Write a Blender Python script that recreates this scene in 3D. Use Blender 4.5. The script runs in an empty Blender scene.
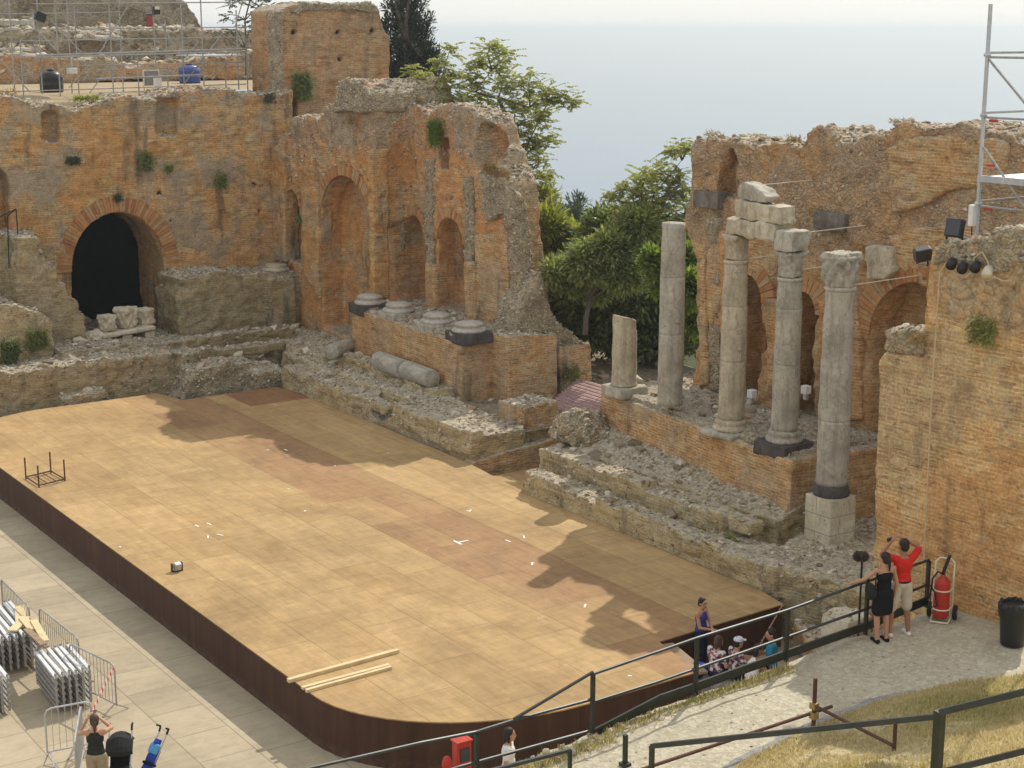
import bpy, bmesh, math, random
import numpy as np
from mathutils import Vector, Matrix, Euler, Quaternion

rnd = random.Random(7)
SC = bpy.context.scene
COL = SC.collection

# ------------------------------------------------------------------ layout helpers
# survey of the place: world x runs away from the seats towards the stage building, y along the stage front
F = 1600.0
CZ = 13.3
AZ = math.radians(34.2)
PI = math.pi
PITCH = math.atan(354 / F)
_f = (math.sin(AZ), math.cos(AZ))
_r = (math.cos(AZ), -math.sin(AZ))


def ray(px, py):
    u = px - 512
    v = 384 - py
    k = F * math.cos(PITCH) + v * math.sin(PITCH)
    z = -F * math.sin(PITCH) + v * math.cos(PITCH)
    return Vector((u * _r[0] + k * _f[0], u * _r[1] + k * _f[1], z))


def atz(px, py, z):
    d = ray(px, py)
    t = (z - CZ) / d.z
    return Vector((d.x * t, d.y * t, z))


def atx(px, py, x):
    d = ray(px, py)
    t = x / d.x
    return Vector((x, d.y * t, CZ + d.z * t))


def aty(px, py, y):
    d = ray(px, py)
    t = y / d.y
    return Vector((d.x * t, y, CZ + d.z * t))


def atd(px, py, D):
    d = ray(px, py) * (D / F)
    return Vector((d.x, d.y, CZ + d.z))


def yz(pts, x):
    return [(p.y, p.z) for p in (atx(a, b, x) for a, b in pts)]


def xz(pts, y):
    return [(p.x, p.z) for p in (aty(a, b, y) for a, b in pts)]


# ------------------------------------------------------------------ numpy noise
def _hash(ix, iy, iz, seed):
    h = (ix * 374761393 + iy * 668265263 + iz * 2147483647 + seed * 1274126177) & 0xFFFFFFFF
    h = ((h ^ (h >> 13)) * 1274126177) & 0xFFFFFFFF
    h = h ^ (h >> 16)
    return (h & 0xFFFFFF) / float(0xFFFFFF)


def vnoise(P, seed=0):
    I = np.floor(P).astype(np.int64)
    fr = P - I
    w = fr * fr * (3 - 2 * fr)
    out = 0
    for dx in (0, 1):
        for dy in (0, 1):
            for dz in (0, 1):
                h = _hash(I[:, 0] + dx, I[:, 1] + dy, I[:, 2] + dz, seed)
                wx = w[:, 0] if dx else 1 - w[:, 0]
                wy = w[:, 1] if dy else 1 - w[:, 1]
                wz = w[:, 2] if dz else 1 - w[:, 2]
                out = out + h * wx * wy * wz
    return out * 2 - 1


def fbm(P, seed=0, oct=3):
    o = 0
    a = 1.0
    for k in range(oct):
        o = o + a * vnoise(P * (2 ** k), seed + k * 17)
        a *= 0.5
    return o


def worley(P, seed=0):
    I = np.floor(P).astype(np.int64)
    best = np.full(len(P), 9.0)
    for dx in (-1, 0, 1):
        for dy in (-1, 0, 1):
            for dz in (-1, 0, 1):
                c = I + np.array([dx, dy, dz])
                q = np.stack([c[:, k] + _hash(c[:, 0], c[:, 1], c[:, 2], seed + 31 * k) for k in range(3)], 1)
                best = np.minimum(best, np.linalg.norm(P - q, axis=1))
    return best


def worley_id(P, seed=0):
    I = np.floor(P).astype(np.int64)
    best = np.full(len(P), 9.0)
    idr = np.zeros(len(P))
    for dx in (-1, 0, 1):
        for dy in (-1, 0, 1):
            for dz in (-1, 0, 1):
                c = I + np.array([dx, dy, dz])
                q = np.stack([c[:, k] + _hash(c[:, 0], c[:, 1], c[:, 2], seed + 31 * k) for k in range(3)], 1)
                d = np.linalg.norm(P - q, axis=1)
                h = _hash(c[:, 0], c[:, 1], c[:, 2], seed + 77)
                m = d < best
                best = np.where(m, d, best); idr = np.where(m, h, idr)
    return best, idr


# ------------------------------------------------------------------ object helpers
def tag(o, label=None, cat=None, group=None, kind=None):
    if label: o['label'] = label
    if cat: o['category'] = cat
    if group: o['group'] = group
    if kind: o['kind'] = kind
    return o


WORLD = set()


def attach(o, parent):
    o.parent = parent
    if parent.name in WORLD:
        o.matrix_parent_inverse = Matrix.Translation(-parent.location)


def place(name, loc, rz, label, cat, group=None):
    o = empty(name, loc, 0, label, cat, group)
    WORLD.add(o.name)
    return o


def empty(name, loc=(0, 0, 0), rz=0, label=None, cat=None, group=None):
    o = bpy.data.objects.new(name, None)
    COL.objects.link(o)
    o.location = loc
    o.rotation_euler = (0, 0, rz)
    o.empty_display_size = 0.2
    tag(o, label, cat, group)
    return o


def mesh_obj(name, me, mat=None, parent=None, smooth=False):
    o = bpy.data.objects.new(name, me)
    COL.objects.link(o)
    if mat is not None:
        me.materials.clear()
        me.materials.append(mat)
    if parent is not None:
        attach(o, parent)
    if smooth:
        me.polygons.foreach_set('use_smooth', [True] * len(me.polygons))
    return o


def build(name, bm, mat=None, parent=None, smooth=False):
    bmesh.ops.recalc_face_normals(bm, faces=bm.faces[:])
    me = bpy.data.meshes.new(name)
    bm.to_mesh(me)
    bm.free()
    return mesh_obj(name, me, mat, parent, smooth)


def children(o):
    return [c for c in bpy.data.objects if c.parent == o]


def copy_tree(o, parent=None):
    c = o.copy()
    COL.objects.link(c)
    if parent is not None:
        c.parent = parent
    for ch in children(o):
        copy_tree(ch, c)
    return c


def add_box(bm, x0, x1, y0, y1, z0, z1, M=None):
    vs = [bm.verts.new((x, y, z)) for z in (z0, z1) for x, y in ((x0, y0), (x1, y0), (x1, y1), (x0, y1))]
    if M is not None:
        for v in vs: v.co = M @ v.co
    for idx in ((3, 2, 1, 0), (4, 5, 6, 7), (0, 1, 5, 4), (1, 2, 6, 5), (2, 3, 7, 6), (3, 0, 4, 7)):
        bm.faces.new([vs[i] for i in idx])
    return vs


def add_bevbox(bm, x0, x1, y0, y1, z0, z1, b=0.01, M=None):
    t = bmesh.new()
    add_box(t, x0, x1, y0, y1, z0, z1)
    bmesh.ops.bevel(t, geom=t.edges[:], offset=b, segments=2, affect='EDGES', profile=0.5)
    if M is not None: t.transform(M)
    merge(bm, t)


def merge(bm, t):
    mp = {}
    for v in t.verts: mp[v] = bm.verts.new(v.co)
    for f_ in t.faces:
        try: bm.faces.new([mp[v] for v in f_.verts])
        except ValueError: pass
    t.free()


def add_tube(bm, pts, r, seg=8, cap=True, radii=None):
    pts = [Vector(p) for p in pts]
    rings = []
    n = len(pts)
    up0 = None
    for i, p in enumerate(pts):
        if i == 0: d = pts[1] - p
        elif i == n - 1: d = p - pts[i - 1]
        else: d = (pts[i + 1] - p).normalized() + (p - pts[i - 1]).normalized()
        d.normalize()
        a = Vector((0, 0, 1)) if abs(d.z) < 0.9 else Vector((1, 0, 0))
        if up0 is not None:
            a = up0
        u = d.cross(a)
        if u.length < 1e-4: u = d.orthogonal()
        u.normalize()
        w = u.cross(d).normalized()
        up0 = w
        rr = radii[i] if radii else r
        rings.append([bm.verts.new(p + (u * math.cos(2 * PI * k / seg) + w * math.sin(2 * PI * k / seg)) * rr) for k in range(seg)])
    for i in range(n - 1):
        for k in range(seg):
            bm.faces.new((rings[i][k], rings[i][(k + 1) % seg], rings[i + 1][(k + 1) % seg], rings[i + 1][k]))
    if cap:
        bm.faces.new(rings[0][::-1])
        bm.faces.new(rings[-1])


def add_bar(bm, a, b, w, h=None):
    """square bar from a to b"""
    h = h or w
    a = Vector(a); b = Vector(b)
    d = (b - a)
    L = d.length
    q = d.to_track_quat('X', 'Z')
    add_box(bm, 0, L, -w / 2, w / 2, -h / 2, h / 2, Matrix.Translation(a) @ q.to_matrix().to_4x4())


def add_lathe(bm, prof, seg=24, M=None, wob=0.0, seed=0):
    R = random.Random(seed)
    rings = []
    for r_, z in prof:
        ring = []
        for k in range(seg):
            a = 2 * PI * k / seg
            rr = r_ * (1 + wob * R.uniform(-1, 1))
            v = Vector((rr * math.cos(a), rr * math.sin(a), z))
            if M is not None: v = M @ v
            ring.append(bm.verts.new(v))
        rings.append(ring)
    for i in range(len(rings) - 1):
        for k in range(seg):
            bm.faces.new((rings[i][k], rings[i][(k + 1) % seg], rings[i + 1][(k + 1) % seg], rings[i + 1][k]))
    bm.faces.new(rings[0][::-1])
    bm.faces.new(rings[-1])


def add_sphere(bm, c, r, seg=14, sc=(1, 1, 1), M=None):
    t = bmesh.new()
    bmesh.ops.create_uvsphere(t, u_segments=seg, v_segments=max(6, seg * 2 // 3), radius=r)
    mt = Matrix.Translation(Vector(c)) @ Matrix.Diagonal((*sc, 1))
    if M is not None: mt = M @ mt
    t.transform(mt)
    merge(bm, t)


def add_prism(bm, poly, axis, a, b):
    """poly in the two other axes; extruded along axis from a to b"""
    def co(p, t):
        if axis == 'x': return (t, p[0], p[1])
        if axis == 'y': return (p[0], t, p[1])
        return (p[0], p[1], t)
    t = bmesh.new()
    v0 = [t.verts.new(co(p, a)) for p in poly]
    v1 = [t.verts.new(co(p, b)) for p in poly]
    n = len(poly)
    t.faces.new(v0)
    t.faces.new(v1[::-1])
    for i in range(n):
        t.faces.new((v0[i], v0[(i + 1) % n], v1[(i + 1) % n], v1[i]))
    bmesh.ops.recalc_face_normals(t, faces=t.faces[:])
    bmesh.ops.triangulate(t, faces=[f_ for f_ in t.faces if len(f_.verts) > 4], ngon_method='EAR_CLIP')
    merge(bm, t)


def jag(poly, amp=0.1, step=0.4, seed=0, zmin=None):
    """break the edges of an outline into a worn, stepped line"""
    R = random.Random(seed)
    out = []
    n = len(poly)
    for i in range(n):
        a = poly[i]; b = poly[(i + 1) % n]
        L = math.hypot(b[0] - a[0], b[1] - a[1])
        m = max(1, int(L / step))
        for k in range(m):
            t = k / m
            p = (a[0] + (b[0] - a[0]) * t, a[1] + (b[1] - a[1]) * t)
            if zmin is None or p[1] > zmin:
                p = (p[0] + R.uniform(-amp, amp), p[1] + R.uniform(-amp, amp))
            out.append(p)
    return out


def jagl(pts, amp=0.1, step=0.4, seed=0):
    R = random.Random(seed)
    out = [pts[0]]
    for a, b in zip(pts[:-1], pts[1:]):
        m = max(1, int(math.hypot(b[0] - a[0], b[1] - a[1]) / step))
        for k in range(1, m + 1):
            t = k / m
            p = (a[0] + (b[0] - a[0]) * t, a[1] + (b[1] - a[1]) * t)
            out.append((p[0] + R.uniform(-amp, amp), p[1] + R.uniform(-amp, amp)))
    out[-1] = pts[-1]
    return out


def arch(c, half, z0, zs, rise=None, n=14):
    rise = half if rise is None else rise
    pts = [(c - half, z0), (c + half, z0)]
    for k in range(n + 1):
        a = PI * k / n
        pts.append((c + half * math.cos(a), zs + rise * math.sin(a)))
    return pts


def masonry(name, bm, mat, parent=None, cut=None, voxel=0.08, a1=0.06, s1=1.0, a2=0.03, s2=4.0, seed=1, smooth=True, zstretch=1.0):
    """closed volumes -> optional cut-outs -> fine skin -> worn surface"""
    bmesh.ops.recalc_face_normals(bm, faces=bm.faces[:])
    me = bpy.data.meshes.new(name + '_raw')
    bm.to_mesh(me); bm.free()
    o = bpy.data.objects.new(name, me)
    COL.objects.link(o)
    co = None
    if cut is not None:
        bmesh.ops.recalc_face_normals(cut, faces=cut.faces[:])
        cm = bpy.data.meshes.new('cut')
        cut.to_mesh(cm); cut.free()
        co = bpy.data.objects.new('cut', cm)
        COL.objects.link(co)
        m = o.modifiers.new('b', 'BOOLEAN')
        m.operation = 'DIFFERENCE'; m.solver = 'EXACT'; m.object = co; m.use_self = True
    m = o.modifiers.new('r', 'REMESH')
    m.mode = 'VOXEL'; m.voxel_size = voxel; m.use_smooth_shade = smooth
    bpy.context.view_layer.update()
    dg = bpy.context.evaluated_depsgraph_get()
    me2 = bpy.data.meshes.new_from_object(o.evaluated_get(dg))
    o.modifiers.clear()
    o.data = me2
    bpy.data.meshes.remove(me)
    if co is not None:
        cm = co.data
        bpy.data.objects.remove(co); bpy.data.meshes.remove(cm)
    n = len(me2.vertices)
    P = np.empty(n * 3); me2.vertices.foreach_get('co', P); P = P.reshape(-1, 3)
    N = np.empty(n * 3); me2.vertex_normals.foreach_get('vector', N); N = N.reshape(-1, 3)
    d = a1 * fbm(P * s1, seed, 3)
    if a2:
        Q = P * s2
        Q[:, 2] *= zstretch
        wd, wi = worley_id(Q, seed + 5)
        st = (0.45 - wd) * .8 + (wi - .5) * .9
        d = d + a2 * np.clip(st, -0.8, 0.8) * 2 * (0.4 + 0.6 * np.clip(fbm(P * 0.5, seed + 9, 2) + 0.5, 0, 1))
    P = P + N * d[:, None]
    me2.vertices.foreach_set('co', P.ravel())
    me2.name = name
    me2.materials.clear(); me2.materials.append(mat)
    me2.polygons.foreach_set('use_smooth', [smooth] * len(me2.polygons))
    me2.update()
    if parent is not None: attach(o, parent)
    return o


# ------------------------------------------------------------------ materials
class NT:
    def __init__(s, name, rough=0.9, spec=0.2):
        s.m = bpy.data.materials.new(name)
        s.m.use_nodes = True
        s.t = s.m.node_tree
        s.N = s.t.nodes
        s.b = s.N['Principled BSDF']
        s.b.inputs['Roughness'].default_value = rough
        s.b.inputs['Specular IOR Level'].default_value = spec
        s._pos = None

    def n(s, typ, ins=None, **kw):
        nd = s.N.new(typ)
        for k, v in kw.items(): setattr(nd, k, v)
        if ins:
            for k, v in ins.items(): s.put(nd.inputs[k], v)
        return nd

    def put(s, sock, v):
        if isinstance(v, bpy.types.NodeSocket): s.t.links.new(v, sock)
        elif isinstance(v, tuple) and len(v) == 3 and sock.type == 'RGBA': sock.default_value = (*v, 1)
        else: sock.default_value = v

    def pos(s):
        if s._pos is None: s._pos = s.n('ShaderNodeNewGeometry')
        return s._pos.outputs['Position']

    def local(s):
        return s.n('ShaderNodeTexCoord').outputs['Object']

    def normal(s):
        s.pos()
        return s._pos.outputs['Normal']

    def math(s, op, a, b=None, c=None, clamp=False):
        nd = s.N.new('ShaderNodeMath'); nd.operation = op; nd.use_clamp = clamp
        s.put(nd.inputs[0], a)
        if b is not None: s.put(nd.inputs[1], b)
        if c is not None: s.put(nd.inputs[2], c)
        return nd.outputs[0]

    def vmul(s, v, k):
        nd = s.N.new('ShaderNodeVectorMath'); nd.operation = 'MULTIPLY'
        s.put(nd.inputs[0], v); nd.inputs[1].default_value = k
        return nd.outputs[0]

    def noise(s, v, scale, detail=3, rough=0.6, dist=0.0):
        nd = s.n('ShaderNodeTexNoise', {'Vector': v, 'Scale': scale, 'Detail': detail, 'Roughness': rough, 'Distortion': dist})
        return nd.outputs['Fac']

    def ramp(s, fac, stops, interp='LINEAR'):
        nd = s.N.new('ShaderNodeValToRGB')
        s.put(nd.inputs[0], fac)
        cr = nd.color_ramp; cr.interpolation = interp
        while len(cr.elements) < len(stops): cr.elements.new(0.5)
        for e, (p, c) in zip(cr.elements, stops):
            e.position = p
            e.color = (*c, 1) if isinstance(c, tuple) else (c, c, c, 1)
        return nd.outputs['Color']

    def step(s, v, a, b):
        nd = s.N.new('ShaderNodeMapRange'); nd.interpolation_type = 'SMOOTHSTEP'
        s.put(nd.inputs[0], v); nd.inputs[1].default_value = a; nd.inputs[2].default_value = b
        return nd.outputs[0]

    def mix(s, fac, a, b, mode='MIX'):
        nd = s.N.new('ShaderNodeMix'); nd.data_type = 'RGBA'; nd.blend_type = mode
        s.put(nd.inputs['Factor'], fac)
        s.put([i for i in nd.inputs if i.name == 'A' and i.type == 'RGBA'][0], a)
        s.put([i for i in nd.inputs if i.name == 'B' and i.type == 'RGBA'][0], b)
        return [o for o in nd.outputs if o.type == 'RGBA'][0]

    def sep(s, v):
        return s.n('ShaderNodeSeparateXYZ', {0: v}).outputs

    def comb(s, x, y, z=0.0):
        return s.n('ShaderNodeCombineXYZ', {0: x, 1: y, 2: z}).outputs[0]

    def bump(s, h, strength=0.5, dist=0.05):
        nd = s.n('ShaderNodeBump', {'Height': h, 'Strength': strength, 'Distance': dist})
        s.t.links.new(nd.outputs[0], s.b.inputs['Normal'])

    def out(s, col, rough=None):
        s.put(s.b.inputs['Base Color'], col)
        if rough is not None: s.put(s.b.inputs['Roughness'], rough)
        return s.m


def mat_masonry(name, b1, b2, mortar, rub=0.5, zf=None, stone=((0.30, 0.27, 0.22), (0.42, 0.36, 0.28), (0.20, 0.17, 0.14)), warm=0.35, grey=0.35, sc=4.2, holes=0.5, row=0.078, dark=0.5, seed=0.0, rdark=0.3):
    """courses of thin brick breaking up into rubble core; rub = share of rubble, zf=(z0,z1) rubble grows upward"""
    k = NT(name, 0.95, 0.1)
    p = k.n('ShaderNodeVectorMath', {0: k.pos(), 1: (seed, seed * 0.7, 0)}).outputs[0]
    x, y, z = k.sep(p)[0:3]
    wob = k.noise(p, 1.3, 2)
    wob2 = k.noise(p, 9.0, 2)
    u = k.math('ADD', k.math('ADD', x, y), k.math('MULTIPLY', wob2, 0.06))
    zz = k.math('ADD', z, k.math('ADD', k.math('MULTIPLY', wob, 0.10), k.math('MULTIPLY', wob2, 0.03)))
    uv = k.comb(u, zz, 0.0)
    br = k.n('ShaderNodeTexBrick', {'Vector': uv, 'Color1': tuple(c * 0.78 for c in b1), 'Color2': tuple(min(1, c * 1.18) for c in b2), 'Mortar': tuple(min(1, c * 1.15) for c in mortar), 'Scale': 1.0, 'Mortar Size': 0.015, 'Mortar Smooth': 0.25, 'Bias': 0.0, 'Brick Width': 0.31, 'Row Height': row})
    cell = k.n('ShaderNodeTexVoronoi', {'Vector': k.vmul(p, (1.0, 1.0, 3.4)), 'Scale': 3.1}, feature='F1').outputs['Color']
    cr = k.sep(cell)
    bcol = k.mix(k.math('MULTIPLY', cr[0], 0.55), br.outputs['Color'], k.ramp(cr[1], [(0.0, tuple(c * 0.62 for c in b1)), (0.45, b2), (0.75, tuple(min(1, c * 1.25) for c in mortar)), (1.0, tuple(c * 0.8 for c in mortar))]))
    miss = k.math('MULTIPLY', k.step(cr[2], 0.90, 0.93), k.step(k.noise(p, 0.8, 3, 0.6), 0.45, 0.6))
    rowid = k.math('FLOOR', k.math('DIVIDE', zz, row))
    crack = k.n('ShaderNodeTexNoise', {'Vector': k.comb(k.math('MULTIPLY', u, 1.3), k.math('MULTIPLY', rowid, 7.3), 0.0), 'Scale': 1.0, 'Detail': 3.0}).outputs['Fac']
    inrow = k.math('ABSOLUTE', k.math('SUBTRACT', k.math('FRACT', k.math('DIVIDE', zz, row)), 0.5))
    crk = k.math('MULTIPLY', k.step(crack, 0.58, 0.68), k.step(inrow, 0.22, 0.38))
    pale = k.math('MULTIPLY', k.step(crack, 0.46, 0.36), k.step(inrow, 0.18, 0.36))
    bcol = k.mix(k.math('MULTIPLY', pale, 0.6), bcol, tuple(min(1, c * 1.3) for c in mortar))
    ero = k.math('MAXIMUM', miss, crk)
    bcol = k.mix(k.math('MULTIPLY', ero, 0.42), bcol, (0.13, 0.08, 0.045))
    # rubble core
    pv = k.vmul(p, (1.0, 1.0, 1.45))
    pv = k.n('ShaderNodeVectorMath', {0: pv, 1: k.vmul(k.n('ShaderNodeTexNoise', {'Vector': p, 'Scale': 2.6, 'Detail': 1.0}).outputs['Color'], (.22, .22, .22))}).outputs[0]
    vo = k.n('ShaderNodeTexVoronoi', {'Vector': pv, 'Scale': sc}, feature='F1')
    ve = k.n('ShaderNodeTexVoronoi', {'Vector': pv, 'Scale': sc}, feature='DISTANCE_TO_EDGE')
    vs = k.n('ShaderNodeTexVoronoi', {'Vector': pv, 'Scale': sc * 2.3}, feature='F1')
    c0 = k.sep(vo.outputs['Color'])
    c1 = k.sep(vs.outputs['Color'])
    scol = k.ramp(c0[0], [(0.0, stone[2]), (0.25, stone[0]), (0.55, stone[1]), (0.78, stone[0]), (0.9, b2), (1.0, tuple(c * 0.8 for c in b1))])
    scol2 = k.ramp(c1[0], [(0.0, stone[2]), (0.4, stone[0]), (0.8, stone[1]), (1.0, b1)])
    scol = k.mix(0.4, scol, scol2)
    gap = k.step(ve.outputs['Distance'], 0.01, 0.09)
    gcol = k.mix(k.step(k.noise(p, 1.9, 3, 0.6), 0.40, 0.62), tuple(c * rdark * 1.3 for c in stone[2]), tuple(c * 0.72 for c in mortar))
    blot = k.noise(p, 3.6, 4, 0.7)
    scol = k.mix(0.45, scol, k.ramp(blot, [(0.28, stone[2]), (0.45, stone[0]), (0.58, b2), (0.74, stone[1])]))
    scol = k.mix(k.math('ADD', 0.45, k.math('MULTIPLY', gap, 0.55)), gcol, scol)
    # mask
    big = k.noise(p, 0.32, 4, 0.65, 0.6)
    med = k.noise(p, 1.5, 3, 0.6)
    m = k.math('ADD', k.math('MULTIPLY', big, 0.75), k.math('MULTIPLY', med, 0.35))
    if zf:
        zg = k.step(z, zf[0], zf[1])
        m = k.math('ADD', m, k.math('MULTIPLY', k.math('SUBTRACT', zg, 0.5), 0.6))
    th = 0.86 - 0.62 * rub
    mask = k.step(m, th - 0.035, th + 0.035)
    nz = k.sep(k.normal())[2]
    top = k.step(nz, 0.45, 0.8)
    mask = k.math('MAXIMUM', mask, top)
    col = k.mix(mask, bcol, scol)
    # weather: warm patches, grey lichen, dark rain streaks
    w1 = k.noise(p, 0.55, 4, 0.6, 0.4)
    w2 = k.noise(k.vmul(p, (1.6, 1.6, 0.28)), 1.0, 4, 0.6)
    w3 = k.noise(p, 2.6, 5, 0.7)
    col = k.mix(k.math('MULTIPLY', k.step(w1, 0.48, 0.60), warm), col, (b1[0] * 0.98, b1[1] * 0.99, b1[2] * 0.92))
    col = k.mix(k.math('MULTIPLY', k.step(w1, 0.50, 0.38), grey), col, (0.41, 0.335, 0.235))
    col = k.mix(k.math('MULTIPLY', k.step(w2, 0.56, 0.72), dark), col, (0.14, 0.115, 0.085))
    col = k.mix(1.0, col, k.ramp(w3, [(0.25, 0.62), (0.5, 1.0), (0.75, 1.2)]), 'MULTIPLY')
    w4 = k.noise(p, 17.0, 3, 0.75)
    col = k.mix(1.0, col, k.ramp(w4, [(0.28, 0.66), (0.5, 1.0), (0.72, 1.28)]), 'MULTIPLY')
    dust = k.math('MULTIPLY', top, 0.45)
    col = k.mix(dust, col, k.ramp(c1[1], [(0.0, (0.2, 0.17, 0.13)), (0.5, (0.45, 0.41, 0.34)), (1.0, (0.62, 0.58, 0.5))]))
    # height
    hb = k.math('MULTIPLY', br.outputs['Fac'], -0.5)
    hb = k.math('SUBTRACT', k.math('ADD', hb, k.math('MULTIPLY', cr[2], 0.6)), k.math('MULTIPLY', ero, 0.9))
    hr = k.math('ADD', k.math('MULTIPLY', k.step(ve.outputs['Distance'], 0.0, 0.3), 0.7), k.math('MULTIPLY', blot, 1.6))
    hr = k.math('ADD', hr, k.math('MULTIPLY', vs.outputs['Distance'], -0.8))
    h = k.n('ShaderNodeMix', {'Factor': mask, 'A': hb, 'B': hr}, data_type='FLOAT')
    fin = k.noise(p, 14.0, 4, 0.7)
    pit = k.step(k.noise(p, 5.5, 2, 0.5), 0.66, 0.74)
    hh = k.math('ADD', h.outputs[0], k.math('MULTIPLY', fin, 0.9))
    hh = k.math('SUBTRACT', hh, k.math('MULTIPLY', pit, 1.4 * holes))
    col = k.mix(k.math('MULTIPLY', pit, 0.55 * holes), col, (0.06, 0.045, 0.035))
    k.bump(hh, 0.9, 0.035)
    return k.out(col)


BR1 = (0.46, 0.215, 0.085)
BR2 = (0.40, 0.225, 0.115)
MOR = (0.40, 0.31, 0.20)


def mm(name, b1, b2, mortar, rub=0.5, stone=((0.30, 0.27, 0.22), (0.42, 0.36, 0.28), (0.20, 0.17, 0.14)), bright=1.0, **kw):
    g = 1.36 * bright
    up = lambda c: (min(.8, c[0] * g * 1.0), min(.8, c[1] * g * 1.045), min(.8, c[2] * g * .93))
    us = lambda c: tuple(min(.8, v * g * q) for v, q in zip(c, (1.02, .985, .92)))
    return mat_masonry(name, up(b1), up(b2), up(mortar), rub, stone=tuple(us(c) for c in stone), **kw)

M = {}
M['brick_wall'] = mm('brick_and_rubble', BR1, BR2, MOR, rub=0.37, zf=(8.6, 12.2), grey=0.85, warm=0.6, dark=0.7)
M['brick_tower'] = mm('tower_brick', (0.40, 0.19, 0.085), (0.34, 0.18, 0.10), (0.34, 0.25, 0.17), rub=0.15, grey=0.35, warm=0.25, seed=11.0)
M['brick_left'] = mm('scene_wall_brick', (0.46, 0.205, 0.085), (0.42, 0.215, 0.11), (0.40, 0.29, 0.18), rub=0.33, zf=(7.2, 10.4), warm=0.6, grey=0.6, dark=0.65, seed=23.0, stone=((0.31, 0.26, 0.19), (0.42, 0.36, 0.27), (0.20, 0.155, 0.11)), sc=6.0)
M['brick_right'] = mm('scene_wall_rubble_brick', (0.46, 0.235, 0.11), (0.42, 0.24, 0.13), (0.40, 0.29, 0.18), rub=0.46, zf=(5.8, 10.0), warm=0.45, grey=0.25, bright=0.92, stone=((0.34, 0.26, 0.175), (0.43, 0.33, 0.22), (0.21, 0.15, 0.10)), seed=37.0, sc=6.5, dark=0.6)
M['brick_front'] = mm('near_wall_brick', (0.50, 0.235, 0.105), (0.47, 0.275, 0.135), (0.50, 0.375, 0.225), rub=0.42, zf=(6.6, 9.6), bright=0.95, warm=0.5, grey=0.35, stone=((0.38, 0.30, 0.20), (0.52, 0.41, 0.26), (0.30, 0.20, 0.12)), seed=51.0, sc=3.6, dark=0.45)
M['brick_podium'] = mm('podium_brick', (0.43, 0.20, 0.09), (0.41, 0.235, 0.125), (0.42, 0.32, 0.21), rub=0.2, warm=0.35, grey=0.45, seed=67.0, dark=0.7, bright=0.95)
GS = ((0.29, 0.25, 0.19), (0.42, 0.375, 0.295), (0.16, 0.13, 0.095))
M['rubble'] = mm('grey_rubble', (0.36, 0.24, 0.14), (0.33, 0.25, 0.16), (0.34, 0.29, 0.22), rub=1.1, stone=GS, warm=0.12, grey=0.45, seed=81.0, sc=7.0, holes=0.9)
M['rubble_low'] = mm('dark_rubble', (0.29, 0.19, 0.105), (0.26, 0.19, 0.115), (0.27, 0.22, 0.15), rub=0.40, stone=((0.25, 0.22, 0.17), (0.36, 0.32, 0.25), (0.12, 0.105, 0.085)), warm=0.15, grey=0.5, seed=93.0, sc=4.4, holes=1.0, dark=0.75)
M['weathered'] = mm('weathered_grey_brick', (0.31, 0.205, 0.115), (0.28, 0.215, 0.135), (0.28, 0.235, 0.17), rub=0.22, warm=0.2, grey=0.5, seed=131.0, dark=0.8)
M['rubble_tan'] = mm('tan_foundation', (0.36, 0.245, 0.135), (0.34, 0.265, 0.17), (0.36, 0.29, 0.2), rub=0.36, stone=((0.33, 0.28, 0.2), (0.48, 0.43, 0.33), (0.17, 0.14, 0.105)), warm=0.2, grey=0.35, seed=101.0, sc=4.8, holes=1.0, dark=0.6)
M['rock'] = mm('hill_rock', (0.32, 0.225, 0.14), (0.30, 0.23, 0.155), (0.32, 0.265, 0.2), rub=1.0, stone=((0.27, 0.23, 0.18), (0.38, 0.335, 0.265), (0.15, 0.125, 0.095)), warm=0.2, grey=0.4, seed=111.0, sc=2.6, holes=1.0, dark=0.8)


def mat_island(name, stops, bump=0.6, rough=0.92, ns=6.0):
    k = NT(name, rough, 0.15)
    g = k.n('ShaderNodeNewGeometry')
    col = k.ramp(g.outputs['Random Per Island'], stops)
    nz = k.noise(g.outputs['Position'], ns, 5, 0.7)
    col = k.mix(1.0, col, k.ramp(nz, [(0.25, 0.6), (0.5, 1.0), (0.8, 1.25)]), 'MULTIPLY')
    k.bump(nz, bump, 0.03)
    return k.out(col)


M['voussoir'] = mat_island('arch_brick', [(0.0, (0.34, 0.16, 0.075)), (0.35, (0.46, 0.22, 0.09)), (0.7, (0.50, 0.28, 0.13)), (1.0, (0.44, 0.31, 0.18))])
M['stones'] = mat_island('loose_stone', [(0.0, (0.20, 0.155, 0.105)), (0.3, (0.37, 0.30, 0.215)), (0.65, (0.50, 0.43, 0.325)), (0.9, (0.66, 0.59, 0.47)), (1.0, (0.40, 0.23, 0.13))], 0.8, ns=14)


def mat_simple(name, col, rough=0.6, metal=0.0, var=0.15, ns=8.0, bump=0.0, spec=0.4):
    k = NT(name, rough, spec)
    k.b.inputs['Metallic'].default_value = metal
    nz = k.noise(k.local(), ns, 4, 0.65)
    c = k.mix(1.0, col, k.ramp(nz, [(0.25, 1 - var), (0.5, 1.0), (0.75, 1 + var)]), 'MULTIPLY')
    if bump: k.bump(nz, bump, 0.02)
    return k.out(c)


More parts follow.
